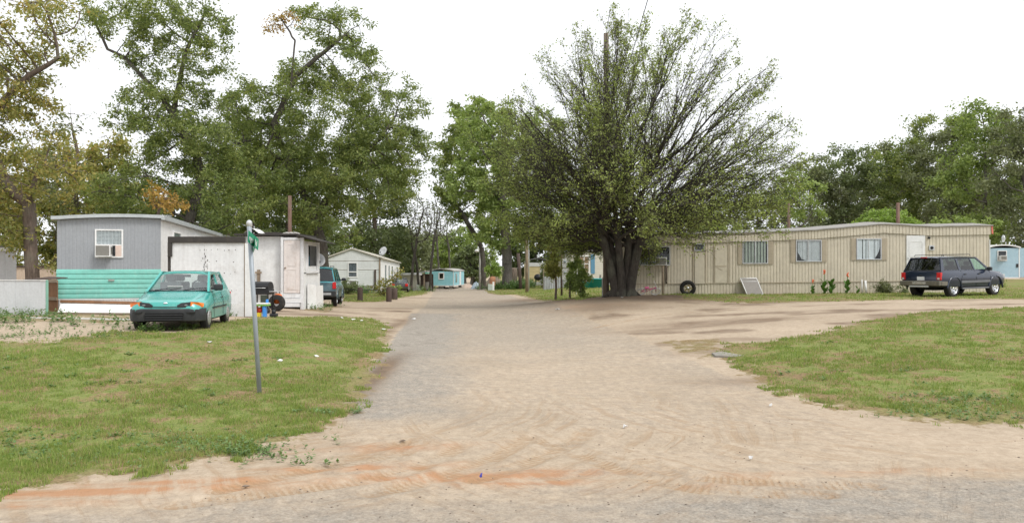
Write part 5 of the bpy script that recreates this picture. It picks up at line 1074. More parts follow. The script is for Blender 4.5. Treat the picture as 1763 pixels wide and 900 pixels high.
b = MB(); ribs(b, 0, TL, 0, 3, .155, .016, y=.012, top=lambda u: seam(u)-.005, bot=lambda u: -.25); b.build('skirting', M_TAN, t)
b = MB(); pts = [(u, -.026) for u in np.linspace(0, TL, 30)]; vs = []; fs = []
for i, (u, y_) in enumerate(pts): z = seam(u); vs += [(u, y_-.012, z-.022), (u, y_-.012, z+.012), (u, .02, z+.012), (u, .02, z-.022)]
for i in range(29): q = 4*i; fs += [(q, q+4, q+5, q+1), (q+1, q+5, q+6, q+2), (q+3, q+7, q+4, q)]
b.add(vs, fs); b.build('seam_strip', M_TANDK, t)
vs = []; fs = []; b = MB(); us_ = np.linspace(-.12, TL+.15, 60)
for i, u in enumerate(us_): z = ttop(u)+.002+.008*sin(i*1.7); vs += [(u, -.13, z), (u, -.13, z+.045), (u, 2.1, z+.26), (u, 4.4, z-.05), (u, 4.4, z-.12)]
for i in range(59): q = 5*i; fs += [(q, q+5, q+6, q+1), (q+1, q+6, q+7, q+2), (q+2, q+7, q+8, q+3), (q+3, q+8, q+9, q+4), (q, q+4, q+9, q+5)]
fs += [(0, 1, 2, 3, 4), tuple(59*5+k for k in (4, 3, 2, 1, 0))]; b.add(vs, fs); b.build('roof', paint('tan_roof_edge', (.27, .255, .23), .6, var=.15, stain=(.25, .2, .16)), t)
b = MB(); b.box((TL-.004, -.05, 0), (TL+.03, .03, 2.9)); b.build('corner_trim', M_WHITE, t)
b = MB(); b.box((TL-.01, .03, 0), (TL+.01, 4.2, 3.1)); b.build('end_wall', M_TAN, t)
b = MB()                                                                  # end flap of the roof edge, red tipped
b.poly([(TL+.07, -.09, ttop(TL)-.38), (TL+.16, -.05, ttop(TL)-.40), (TL+.13, -.05, ttop(TL)+.02), (TL+.05, -.09, ttop(TL))], .015); b.build('edge_flap', paint('faded_red', (.55, .14, .11), .6), t)
def tanwin(px0, px1, py0, py1, sh, curt, mull=None, glassm=None):
    u0, z0_ = zw(px0, py1); u1, z1_ = zw(px1, py0)
    o = window(t, u0, u1, z0_, z1_, y=-.03, fr=.045, mat=M_ALU, mull=mull, glassm=glassm or M_GLASS, inside=M_DARK, curtain=curt, proud=.045)
    for (q0, q1) in sh:
        b = MB(); b.box((zw(q0, 0)[0], -.052, z0_-.02), (zw(q1, 0)[0], -.024, z1_+.02)); zz = z0_
        for i in range(14): z = z0_+.03+(z1_-z0_-.05)*i/14; b.box((zw(q0, 0)[0]+.03, -.058, z), (zw(q1, 0)[0]-.03, -.053, z+.05))
        b.build('shutter', M_TANDK, t)
    return o
def Zp(px, py): return zw(px, py)[1]
def Up(px): return zw(px, 0)[0]
def c2(o):
    drape(o, [(Up(1373), Zp(1373, 415), Zp(1373, 434)), (Up(1380), Zp(1380, 415), Zp(1380, 446)), (Up(1390), Zp(1390, 415), Zp(1390, 449))], M_CURT, y=-.036)
    drape(o, [(Up(1391.5), Zp(1391, 415), Zp(1391, 449)), (Up(1411), Zp(1411, 415), Zp(1411, 449))], M_CURT, y=-.036)
def c3(o):
    drape(o, [(Up(1476), Zp(1476, 412), Zp(1476, 446)), (Up(1505), Zp(1505, 412), Zp(1505, 446)), (Up(1512), Zp(1512, 412), Zp(1512, 434)), (Up(1515), Zp(1515, 412), Zp(1515, 424))], M_CURT, y=-.036, folds=13)
def c1(o): drape(o, [(Up(1281), Zp(1281, 416), Zp(1281, 452)), (Up(1318), Zp(1318, 416), Zp(1318, 452))], M_CURTG, y=-.036, folds=7)
tanwin(1370, 1414, 413, 450.5, ((1361, 1369.5), (1414.5, 1423)), c2, mull=[Up(1391)])
tanwin(1474, 1517, 410.5, 447, ((1465, 1473.5), (1517.5, 1527)), c3, mull=[Up(1495)])
tanwin(1278, 1322, 414, 454, ((1270, 1277.5), (1322.5, 1331)), c1, mull=[Up(1300)])
tanwin(1096, 1154, 424, 457, (), lambda o: drape(o, [(Up(1100), Zp(1100, 426), Zp(1100, 456)), (Up(1128), Zp(1128, 426), Zp(1128, 456))], M_CURTG, y=-.036))
tanwin(1195, 1213, 419, 432, (), None, glassm=M_GLASSD)
b = MB(); b.box((Up(1196), -.05, Zp(1196, 488)), (Up(1213), -.024, Zp(1196, 434))); b.build('rear_door', M_TAN, t)
b = MB(); b.box((Up(1231), -.045, Zp(1231, 487)), (Up(1251), -.024, Zp(1231, 425))); b.mat(1).box((Up(1231)+.02, -.052, Zp(1231, 459)-.012), (Up(1251)-.02, -.046, Zp(1231, 457))); b.add([(Up(1232), -.05, Zp(1232, 460)), (Up(1236), -.05, Zp(1236, 460.5)), (Up(1245), -.05, Zp(1245, 466)), (Up(1240), -.05, Zp(1240, 465))], [(0, 1, 2, 3)]); b.build('patched_door', [M_TAN, M_TANDK], t)
for px in (1193.5, 1215, 1229, 1254): MB().box((Up(px)-.025, -.04, Zp(px, 487)), (Up(px)+.025, -.024, Zp(px, 420))).build('wall_batten', M_TANDK, t)
dd_ = MB(); u0, z0_ = zw(1560, 477); u1, z1_ = zw(1592, 405.5); dd_.box((u0, -.06, z0_), (u1, -.02, z1_)); w_ = u1-u0
for zz in (.08, .5): molding(dd_, u0+.12, u1-.12, z0_+(z1_-z0_)*zz, z0_+(z1_-z0_)*(zz+.36), -.06, .02)
do = dd_.build('door', M_WHITE, t); MB().ball((u0+.08, -.085, z0_+.95), .03, 6).build('handle', M_ALU, do)
b = MB(); u_, z_ = zw(1603.5, 426.5); b.box((u_-.12, -.06, z_-.12), (u_+.12, -.02, z_+.12)).mat(1).lathe([(.001, 0), (.075, 0), (.075, .02), (.001, .02)], 16, Matrix.Translation((u_, -.061, z_)) @ Matrix.Rotation(R(90), 4, 'X')); b.build('vent', [M_ALU, M_DARK], t)
b = MB(); u_, z_ = zw(1598, 409.5); b.ball((u_, -.13, z_), .06, 6).box((u_-.03, -.09, z_-.03), (u_+.03, -.02, z_+.03)); b.build('porch_lamp', M_BLACK, t)
# ---------------------------------------------------------------- vehicles (local x forward, y to the left, z up)
M_TYRE = paint('tyre_rubber', (.022, .021, .020), .85, var=.3, stain=(.12, .10, .08), stain_amt=.5, bump=.1)
M_WELL = paint('wheel_well', (.012, .012, .012), .95, bump=0)
M_HUB = paint('hubcap_silver', (.42, .42, .41), .4, metal=.4, var=.12, stain=(.22, .18, .14), stain_amt=.4)
M_CHROME = paint('polished_alloy', (.75, .76, .78), .18, metal=1, var=.06, bump=0)
M_BUMP = paint('black_bumper', (.030, .032, .035), .55, var=.2, stain=(.12, .11, .10), stain_amt=.35)
M_SEAT = paint('seat_cloth', (.10, .105, .11), .95, var=.1); M_DASH = paint('dashboard', (.045, .047, .05), .8)
M_AMBER = paint('amber_lens', (.85, .22, .03), .2, var=.05, bump=0); M_RED = paint('red_lens', (.55, .02, .02), .2, var=.08, bump=0)
M_LAMP = paint('headlight_lens', (.022, .024, .026), .2, var=.3, bump=0, spec=.5); M_CLEAR = paint('clear_lens', (.5, .5, .5), .15, bump=0)
M_PLATE = paint('licence_plate', (.66, .67, .68), .5, var=.05); M_PAPER = paint('paper', (.82, .80, .78), .8, bump=0); M_PRED = paint('paper_red', (.62, .30, .25), .8, bump=0)
G_CLEAR = glass('car_glass_clear', (.88, .92, .91)); G_TINT = glass('car_glass_tinted', (.38, .40, .42), refl=.75); G_GREEN = glass('car_glass_green', (.76, .90, .86))
def wheel(par, x, y, r, w, side, style):
    b = MB(); M = Matrix.Translation((x, y, r)) @ Matrix.Rotation(R(-90*side), 4, 'X')      # local z points outward
    b.lathe([(r*.60, -w/2), (r*.86, -w/2), (r*.97, -w*.42), (r, -w*.28), (r, w*.28), (r*.97, w*.42), (r*.86, w/2), (r*.60, w/2-.008), (r*.58, w*.2)], 36, M)
    for i in range(40):
        a = 2*pi*i/40; Mk = M @ Matrix.Rotation(a, 4, 'Z'); b.box((r*.965, -w*.36, -.0), (r*1.006, w*.36, r*.06), Mk @ Matrix(((1,0,0,0),(0,0,-1,0),(0,1,0,0),(0,0,0,1))))
    wh = b.build('wheel', M_TYRE, par); b = MB()
    if style == 'hubcap':
        b.lathe([(r*.60, w/2-.03), (r*.61, w/2-.002), (r*.55, w/2+.008), (r*.35, w/2+.018), (.001, w/2+.022)], 32, M); b.mat(1)
        for i in range(12): a = 2*pi*i/12; b.lathe([(.001, 0), (r*.042, 0), (r*.042, .004), (.001, .004)], 8, M @ Matrix.Translation((cos(a)*r*.47, sin(a)*r*.47, w/2+.0105)))
        b.build('hubcap', [M_HUB, M_WELL], wh)
    else:
        b.lathe([(r*.60, w/2-.02), (r*.64, w/2), (r*.60, w/2+.004), (r*.56, w/2-.01), (r*.54, w*.10), (.001, w*.05)], 32, M); b.k = 0
        for i in range(5):
            a = 2*pi*i/5; Mk = M @ Matrix.Rotation(a, 4, 'Z')
            for s_ in (-.055, .055): b.add([Mk @ Vector(q) for q in ((r*.08, s_*r-r*.06, w*.40), (r*.08, s_*r+r*.06, w*.40), (r*.58, s_*r*2.2+r*.05, w*.47), (r*.58, s_*r*2.2-r*.05, w*.47), (r*.08, s_*r-r*.06, w*.30), (r*.08, s_*r+r*.06, w*.30), (r*.58, s_*r*2.2+r*.05, w*.34), (r*.58, s_*r*2.2-r*.05, w*.34))], [(0,1,2,3),(0,4,5,1),(1,5,6,2),(2,6,7,3),(3,7,4,0)])
        b.lathe([(.001, w*.46), (r*.12, w*.45), (r*.13, w*.3)], 16, M); b.mat(1).lathe([(r*.2, w*.12), (r*.52, w*.12)], 24, M)
        b.build('rim', [M_CHROME, M_WELL], wh)
def vehicle(lab, cat, name, S, loc, heading):
    """S: dict of stations and cabin points; returns the Empty"""
    t = thing(name, lab, cat, loc, heading); P = S['paint']
    st = S['st']; rings = []
    for (x, zb, zt, wb, wm, wt) in st:
        h = zt-zb; half = [(0, zb), (wb*.88, zb), (wb, zb+h*.08), (wm-.012, zb+h*.30), (wm, zb+h*.55), (wm-.012, zb+h*.72), (wt, zt-h*.07), (wt-.05, zt-.006), (wt*.6, zt+.012), (0, zt+.02)]
        rings.append([Vector((x, y, z)) for y, z in half]+[Vector((x, -y, z)) for y, z in half[-2:0:-1]])
    n = len(rings[0]); vs = [q for r_ in rings for q in r_]; fs = []
    for i in range(len(rings)-1):
        for k in range(n): fs.append((i*n+k, i*n+(k+1) % n, (i+1)*n+(k+1) % n, (i+1)*n+k))
    fs.append(tuple(range(n))); fs.append(tuple((len(rings)-1)*n+k for k in range(n)))
    body = MB().add(vs, fs, True).build('body', [P, M_WELL, S.get('paint2', P), M_DASH], t)
    cut = MB(); wr = S['wr']; hw = S['track']/2
    for x in S['axles']:
        for s_ in (1, -1): cut.lathe([(.001, -.01), (wr*S.get('archk', 1.16), -.01), (wr*S.get('archk', 1.16), .5), (.001, .5)], 32, Matrix.Translation((x, s_*(hw-.19), wr*1.02)) @ Matrix.Rotation(R(-90*s_), 4, 'X'), smooth=False)
    co = cut.build('cutter', M_WELL, None); md = body.modifiers.new('b', 'BOOLEAN'); md.object = co; md.operation = 'DIFFERENCE'; md.solver = 'EXACT'
    dg = bpy.context.evaluated_depsgraph_get(); dg.update(); me = bpy.data.meshes.new_from_object(body.evaluated_get(dg)); body.modifiers.clear(); body.data = me; bpy.data.objects.remove(co)
    x0c, x1c = S['cab']
    me.materials.clear()
    for m in (P, M_WELL, S.get('paint2', P), M_DASH): me.materials.append(m)
    for f in me.polygons:
        c = f.center; f.material_index = 0
        for x in S['axles']:
            d = sqrt((c.x-x)**2+(c.z-wr*1.02)**2)
            if d < wr*S.get('archk', 1.16)*1.001 and abs(c.y) < hw+.08 and (abs(f.normal.y) > .9 and abs(c.y) < hw-.1 or (d > wr*1.05 and (f.normal.x*(x-c.x)+f.normal.z*(wr*1.02-c.z)) > .05)): f.material_index = 1
        if f.material_index == 0 and f.normal.z > .9 and x0c < c.x < x1c: f.material_index = 3
        if f.material_index == 0 and f.normal.z < -.7: f.material_index = 1
        if 'two' in S and f.material_index == 0 and c.z < S['two']: f.material_index = 2
    me.set_sharp_from_angle(angle=R(38))
    # cabin: pillars, roof, glass
    C = S['cabin']; zb0 = C['zb']; zr = C['zr']; wb_, wr_ = C['wb'], C['wr']
    def yy(z): return wb_+(wr_-wb_)*min(max((z-zb0)/(zr-zb0), 0), 1)
    def side(poly, th, off, s_): 
        o = [Vector((x, s_*(yy(z)+off), z)) for x, z in poly]; i_ = [Vector((x, s_*(yy(z)+off-th), z)) for x, z in poly]; k = len(o)
        return o+i_, [tuple(range(k)), tuple(range(2*k-1, k-1, -1))]+[(i, (i+1) % k, k+(i+1) % k, k+i) for i in range(k)]
    b = MB()
    for s_ in (1, -1):
        for poly in C['pillars']: v, f = side(poly, .05, 0, s_); b.add(v, f)
    b.build('pillars', P, t)
    # roof: crowned shell
    rs = C['roof']; vs = []; fs = []; m_ = 9
    for (x, z, w) in rs:
        for k in range(m_): a = -1+2*k/(m_-1); vs.append((x, a*w, z-.055*abs(a)**4+.0))
        for k in range(m_): a = 1-2*k/(m_-1); vs.append((x, a*(w-.01), z-.055*abs(a)**4-.035))
    q = 2*m_
    for i in range(len(rs)-1):
        for k in range(q): fs.append((i*q+k, i*q+(k+1) % q, (i+1)*q+(k+1) % q, (i+1)*q+k))
    fs += [tuple(range(q)), tuple((len(rs)-1)*q+k for k in range(q))]
    ro = MB().add(vs, fs, True).build('roof', P, t); ro.data.set_sharp_from_angle(angle=R(40))
    for k, (poly, gm) in enumerate(C['glass']):
        for s_ in (1, -1): v, f = side(poly, .006, -.012, s_); MB().add(v, f).build('side_window', gm, t)
    def quadglass(nm, q, gm, inset=.0):
        x0, z0, w0, x1, z1, w1 = q; vs = []; fs = []; k = 8       # gently bowed pane
        sg = 1 if x0 > x1 else -1
        for j, (x, z, w) in enumerate(((x0, z0, w0), (x1, z1, w1))):
            for i in range(k+1): a = -1+2*i/k; vs.append((x-sg*.05*a*a, a*w, z))
        for i in range(k): fs.append((i, i+1, k+2+i, k+1+i))
        b = MB().add(vs, fs, True); d = Vector((x1-x0, 0, z1-z0)); nn = Vector((-d.z, 0, d.x)).normalized()*.005
        b.add([Vector(p)-nn*sg*-1 for p in vs], fs, True); return b.build(nm, gm, t), vs, k
    ws, vs, k = quadglass('windshield', C['ws'], C['wsg']); rw, vr, _ = quadglass('rear_window', C['rw'], C['rwg'])
    b = MB()
    for V_ in (vs, vr):                          # black seal round each screen
        for i in range(k): b.tube([V_[i], V_[i+1]], .012, 4, False); b.tube([V_[k+1+i], V_[k+2+i]], .012, 4, False)
    b.build('window_seal', M_BUMP, t)
    # seats, dash, steering wheel
    b = MB(); xs = C['seats']
    for x in xs:
        for y_ in (.36, -.36): b.box((x-.10, y_-.24, zb0-.25), (x+.04, y_+.24, zb0+.20), bev=.04); b.box((x-.10, y_-.12, zb0+.21), (x-.01, y_+.12, zb0+.38), bev=.04)
    b.build('seats', M_SEAT, t)
    b = MB(); xc = C['ws'][0]; b.box((xc-.55, -wb_+.06, zb0-.05), (xc-.08, wb_-.06, zb0+.035), bev=.02); Mw = Matrix.Translation((xc-.62, .36, zb0+.09)) @ Matrix.Rotation(R(-62), 4, 'Y')
    for i in range(20): a0, a1 = 2*pi*i/20, 2*pi*(i+1)/20; b.tube([Mw @ Vector((.18*cos(a0), .18*sin(a0), 0)), Mw @ Vector((.18*cos(a1), .18*sin(a1), 0))], .014, 5, False)
    b.box((C['ws'][3]-.12, -.11, C['ws'][4]-.11), (C['ws'][3]-.09, .11, C['ws'][4]-.05), bev=.01); b.build('dashboard', M_DASH, t)
    for x in S['axles']:
        for s_ in (1, -1): wheel(t, x, s_*hw, wr, S['ww'], s_, S['rim'])
    b = MB()
    for x in S['axles']: b.tube([(x, -hw, wr), (x, hw, wr)], .05, 8)
    b.box((st[0][0]+.4, -.35, wr*.8), (st[-1][0]-.5, .35, wr*1.1)); b.build('chassis', M_WELL, t)
    for s_ in S.get('mside', (1, -1)):                            # door mirrors
        x, z = S['mirror']; b = MB(); b.box((x-.05, s_*(wb_-.0), z-.03), (x+.06, s_*(wb_+.10), z+.03), bev=.01); b.box((x-.05, s_*(wb_+.06), z-.05), (x+.07, s_*(wb_+.26), z+.10), bev=.035); b.build('mirror', M_BUMP, t)
    return t, body
def seam(mb, pts, s_, wf, d=.004):
    for i in range(len(pts)-1): (x0, z0), (x1, z1) = pts[i], pts[i+1]; mb.tube([(x0, s_*(wf(x0, z0)+d*.2), z0), (x1, s_*(wf(x1, z1)+d*.2), z1)], d, 4, False)
# small teal hatchback
SD = dict(paint=carpaint('teal_metallic', (.045, .37, .33), .16, (.36, .42, .38)), wr=.275, ww=.165, track=1.40, axles=(-1.13, 1.13), rim='hubcap', cab=(-1.45, .62), archk=1.17,
  st=[(-1.80, .40, .80, .62, .66, .62), (-1.76, .32, .86, .72, .75, .70), (-1.60, .24, .90, .77, .79, .72), (-1.2, .20, .90, .78, .795, .73), (-.5, .19, .885, .78, .795, .73), (.2, .19, .87, .78, .795, .73), (.62, .19, .865, .78, .79, .725), (.9, .20, .815, .78, .79, .72), (1.25, .21, .74, .77, .785, .70), (1.55, .22, .70, .745, .765, .67), (1.70, .24, .665, .70, .72, .62), (1.78, .28, .635, .66, .68, .58), (1.825, .30, .56, .59, .61, .52)],
  cabin=dict(zb=.87, zr=1.31, wb=.70, wr=.56, seats=(-.12, -.95),
    pillars=[[(.64, .86), (.74, .86), (-.02, 1.33), (-.10, 1.31)], [(-.46, .87), (-.36, .87), (-.44, 1.31), (-.52, 1.31)], [(-1.42, .88), (-1.08, .88), (-1.22, 1.05), (-1.10, 1.29), (-1.20, 1.31)], [(-1.15, 1.26), (-.02, 1.28), (-.02, 1.33), (-1.18, 1.31)], [(-1.42, .86), (.70, .85), (.70, .88), (-1.42, .905)], [(-1.66, .88), (-1.4, .88), (-1.16, 1.32), (-1.24, 1.31)]],
    roof=[(-1.24, 1.305, .56), (-1.1, 1.325, .575), (-.6, 1.35, .59), (-.25, 1.345, .585), (0, 1.325, .57), (.04, 1.31, .56)],
    glass=[([(-.38, .88), (.60, .88), (-.08, 1.28), (-.46, 1.27)], G_CLEAR), ([(-1.06, .90), (-.46, .88), (-.53, 1.27), (-1.10, 1.25), (-1.2, 1.05)], G_CLEAR)],
    ws=(.70, .872, .665, .03, 1.30, .535), wsg=G_CLEAR, rw=(-1.64, .90, .64, -1.22, 1.295, .52), rwg=G_CLEAR), mirror=(.52, .93), mside=(1,))
pL = Vector((-7.02, 17.3, 0)); hd = Vector((.185, -.983)).normalized(); ang = atan2(hd.y, hd.x)   # front left wheel
left = Vector((-hd.y, hd.x)); c = Vector((pL.x, pL.y))-left*.70-hd*1.13
t, body = vehicle('small faded teal hatchback with a black bumper parked on the lawn', 'car', 'hatchback_car', SD, (c.x, c.y, .545), ang); CAR = t
t.rotation_euler = (R(-.3), R(-.5), ang)
b = MB(); vs = []; fs = []                                     # wrap-round black bumper
prof = [(.225, -.05), (.245, .01), (.35, .035), (.485, .03), (.51, -.015)]
path = [(1.50, .785), (1.60, .765), (1.70, .73), (1.79, .65), (1.84, .48), (1.865, .24), (1.87, 0), (1.865, -.24), (1.84, -.48), (1.79, -.65), (1.70, -.73), (1.60, -.765), (1.50, -.785)]
for i, (x, y) in enumerate(path):
    d = Vector((x-.9, y)).normalized() if abs(y) > .5 else Vector((1, y*.2)).normalized()
    for (z, o) in prof: vs.append((x+d.x*o*.7, y+d.y*o*.4, z))
k = len(prof)
for i in range(len(path)-1):
    for j in range(k-1): fs.append((i*k+j, i*k+j+1, (i+1)*k+j+1, (i+1)*k+j))
    fs.append((i*k, (i+1)*k, (i+1)*k+k-1, i*k+k-1))
bp = b.add(vs, fs, True).build('bumper', M_BUMP, t); bp.data.set_sharp_from_angle(angle=R(40))
b = MB()
for i in range(3): b.box((1.905, -.38, .265+i*.05), (1.925, .38, .285+i*.05))
b.mat(1).box((1.88, -.39, .25), (1.908, .39, .42)); b.build('grille', [M_BUMP, M_WELL], bp)
for s_ in (1, -1): MB().box((1.82, s_*.46, .415), (1.888, s_*.63, .46), bev=.006).build('fog_light', M_CLEAR if False else M_LAMP, bp)
b = MB(); b.box((-1.90, -.74, .30), (-1.62, .74, .50), bev=.03); b.build('rear_bumper', M_BUMP, t)
for s_ in (1, -1):
    b = MB(); pts = [(1.815, .25, .535), (1.815, .25, .585), (1.80, .33, .635), (1.78, .52, .655), (1.785, .52, .53)]
    vs = [(x+.030, s_*y, z) for x, y, z in pts]+[(x-.12, s_*y, z-.01) for x, y, z in pts]; b.add(vs, [(0,1,2,3,4),(0,5,6,1),(1,6,7,2),(2,7,8,3),(3,8,9,4),(4,9,5,0)]); hl = b.build('headlight', M_LAMP, t)
    MB().box((1.80, s_*.40, .57), (1.848, s_*.46, .60), bev=.01).build('reflector', paint('reflector_grey', (.22, .22, .22), .3), hl)
    b = MB(); b.add([(1.822, s_*.523, .53), (1.81, s_*.523, .66), (1.755, s_*.66, .65), (1.63, s_*.765, .62), (1.65, s_*.76, .54), (1.6, s_*.50, .53), (1.6, s_*.50, .66)], [(0,1,2,3,4),(0,4,5),(1,2,3,6),(0,5,6,1),(3,4,5,6)]); b.build('turn_signal', M_AMBER, t)
    b = MB(); b.box((-1.83, s_*.55, .60), (-1.74, s_*.74, .80), bev=.01); b.build('tail_light', M_RED, t)
b = MB(); b.lathe([(.001, 0), (.040, 0), (.034, .008), (.001, .010)], 20, Matrix.Translation((1.802, 0, .632)) @ Matrix.Rotation(R(58), 4, 'Y') @ Matrix.Diagonal((.62, 1.15, 1, 1))); b.build('emblem', M_CHROME, t)
b = MB(); b.tube([(1.83, -.24, .545), (1.838, 0, .545), (1.83, .24, .545)], .009, 5); b.tube([(.74, .66, .878), (1.2, .645, .768), (1.74, .50, .653)], .0035, 4); b.tube([(.74, -.66, .878), (1.2, -.645, .768), (1.74, -.50, .653)], .0035, 4)
wf = lambda x, z: .797
for s_ in (1, -1):
    b.tube([(.66, s_*.735, .86), (.63, s_*.80, .6), (.60, s_*.79, .27)], .004, 4); b.tube([(-.42, s_*.735, .87), (-.45, s_*.802, .6), (-.47, s_*.79, .27)], .004, 4)
    b.box((-1.0 if False else -.85, s_*.795, .47), (.80, s_*.808, .505))
b.build('panel_gaps', M_BUMP, t)
for s_ in (1, -1): MB().box((-.36, s_*.79, .69), (-.24, s_*.812, .725), bev=.006).build('door_handle', M_BUMP, t)
for (y0, y1) in ((-.50, .05), (.12, .62)): MB().tube([(.735, y0, .885), (.66, (y0+y1)/2, .925), (.60, y1, .935)], .011, 5).build('wiper', M_BUMP, t)
ps = MB(); M_ = Matrix.Translation((.50, -.10, .915)) @ Matrix.Rotation(R(-52), 4, 'Y'); ps.box((-.10, -.17, 0), (.09, .17, .004), M_).mat(1).box((-.06, -.13, .004), (.05, .13, .006), M_); tag(ps.build('paper_sign', [M_PAPER, M_PRED]), 'white and red paper sign lying on the dashboard of the teal hatchback', 'sign').matrix_world = Matrix.Translation(Vector(CAR.location)) @ CAR.rotation_euler.to_matrix().to_4x4()
# dark blue suv
M_NAVY = carpaint('navy_metallic', (.014, .022, .045), .04, (.12, .13, .14))
SX = dict(paint=M_NAVY, wr=.37, ww=.24, track=1.50, axles=(-1.42, 1.41), rim='alloy', cab=(-2.1, 1.0), archk=1.17,
  st=[(-2.26, .52, 1.05, .78, .82, .76), (-2.22, .46, 1.10, .85, .88, .83), (-2.0, .42, 1.12, .88, .905, .85), (-1.2, .40, 1.12, .88, .91, .85), (0, .38, 1.11, .88, .91, .85), (.8, .38, 1.10, .88, .91, .85), (1.12, .40, 1.095, .88, .905, .84), (1.5, .42, 1.06, .88, .90, .82), (1.95, .44, 1.01, .86, .88, .79), (2.15, .46, .96, .80, .83, .73), (2.24, .50, .88, .72, .74, .66)],
  cabin=dict(zb=1.10, zr=1.65, wb=.835, wr=.66, seats=(.30, -.75),
    pillars=[[(1.0, 1.10), (1.14, 1.10), (.40, 1.66), (.30, 1.64)], [(.0, 1.1), (.09, 1.1), (-.02, 1.64), (-.10, 1.64)], [(-1.02, 1.1), (-.88, 1.1), (-.92, 1.64), (-1.04, 1.64)], [(-2.20, 1.1), (-1.98, 1.1), (-1.86, 1.64), (-1.98, 1.64)], [(-1.95, 1.58), (.44, 1.59), (.40, 1.66), (-1.98, 1.66)], [(-2.2, 1.07), (1.12, 1.07), (1.12, 1.12), (-2.2, 1.135)]],
    roof=[(-2.02, 1.655, .67), (-1.9, 1.685, .69), (-1.0, 1.715, .70), (0, 1.71, .70), (.35, 1.68, .68), (.44, 1.655, .66)],
    glass=[([(.10, 1.12), (.98, 1.12), (.32, 1.60), (-.0, 1.60)], G_GREEN), ([(-.88, 1.12), (.0, 1.12), (-.1, 1.60), (-.92, 1.60)], G_TINT), ([(-1.98, 1.13), (-1.02, 1.12), (-1.04, 1.59), (-1.86, 1.59)], G_TINT)],
    ws=(1.10, 1.105, .80, .42, 1.64, .64), wsg=G_GREEN, rw=(-2.235, 1.13, .78, -2.0, 1.64, .64), rwg=G_TINT), mirror=(.80, 1.13))
phi = R(62.8); hx = Vector((sin(phi), cos(phi))); lf = Vector((-hx.y, hx.x)); rr = Vector((18.1, 31.1)); c = rr+lf*.75+hx*1.42; ang = atan2(hx.y, hx.x)
t, body = vehicle('dark blue sport utility vehicle parked on the grass by the tan home', 'suv', 'parked_suv', SX, (c.x, c.y, .725), ang); t.rotation_euler = (R(-.3), R(-.8), ang)
b = MB(); b.box((-2.40, -.88, .50), (-2.20, .88, .70), bev=.03); b.box((-2.25, .80, .50), (-1.86, .90, .68), bev=.02); b.box((-2.25, -.90, .50), (-1.86, -.80, .68), bev=.02); bb = b.build('rear_bumper', paint('taupe_bumper', (.13, .12, .095), .45, var=.12, stain=(.4, .33, .25), stain_amt=.35), t)
MB().box((-2.42, -.30, .56), (-2.402, .30, .66), bev=.004).build('step_plate', M_CHROME, bb); MB().box((-2.46, -.42, .44), (-2.36, .42, .50), bev=.01).build('tow_bar', M_ALU, bb)
for s_ in (1, -1): MB().box((-2.30, s_*.70, .74), (-2.18, s_*.872, 1.04), bev=.012).build('tail_light', M_RED, t); MB().box((2.12, s_*.5, .72), (2.245, s_*.80, .90), bev=.02).build('headlight', M_CLEAR, t); MB().box((-2.312, s_*.74, .75), (-2.302, s_*.83, .83)).build('reversing_light', M_CLEAR, t)
b = MB(); b.box((-2.29, -.16, .72), (-2.265, .16, .87), bev=.004); pl = b.build('licence_plate', M_PLATE, t)
b = MB(); b.tube([(-2.27, -.07, .90), (-2.285, 0, .94), (-2.27, .07, .90)], .014, 5); b.build('tailgate_handle', M_BUMP, t); MB().box((-2.09, -.12, 1.645), (-2.02, .12, 1.675)).build('brake_light', M_RED, t)
b = MB()
for s_ in (1, -1): b.tube([(-1.8, s_*.60, 1.70), (-1.75, s_*.60, 1.765), (.1, s_*.58, 1.775), (.16, s_*.58, 1.71)], .015, 6)
for x in (-1.5, -.2): b.tube([(x, -.60, 1.765), (x, .60, 1.765)], .012, 6)
b.build('roof_rack', M_BUMP, t)
b = MB()
for s_ in (1, -1):
    b.box((-.98, s_*.895, .58), (.98, s_*.925, .68), bev=.008); b.box((-.95, s_*.83, .33), (.98, s_*.91, .40), bev=.01)
b.build('side_moulding', paint('grey_moulding', (.13, .135, .145), .5, var=.1), t)
for s_ in (1, -1):
    for x in (-1.42, 1.41):                    # wheel arch flares
        pts = [(x+.465*cos(a), s_*.895, .38+.465*sin(a)) for a in np.linspace(-.12, pi+.12, 18)]; MB().tube(pts, .036, 6).build('arch_flare', M_NAVY, t)
b = MB()
for s_ in (1, -1):
    for pts in ([(1.04, .838, 1.10), (1.02, .912, .8), (1.0, .90, .42)], [(.03, .838, 1.10), (.03, .915, .8), (.03, .90, .42)], [(-.90, .838, 1.10), (-.92, .915, .85), (-1.0, .91, .68)]): b.tube([(x, s_*y, z) for x, y, z in pts], .005, 4)
b.build('panel_gaps', M_BUMP, t)
for s_ in (1, -1):
    for x in (.16, -.80): MB().box((x, s_*.90, .93), (x+.14, s_*.925, .97), bev=.008).build('door_handle', M_BUMP, t)
b = MB(); b.tube([(-2.05, -.35, 1.66), (-2.12, -.35, 1.52), (-2.24, -.1, 1.16)], .012, 5); b.build('rear_wiper', M_BUMP, t)
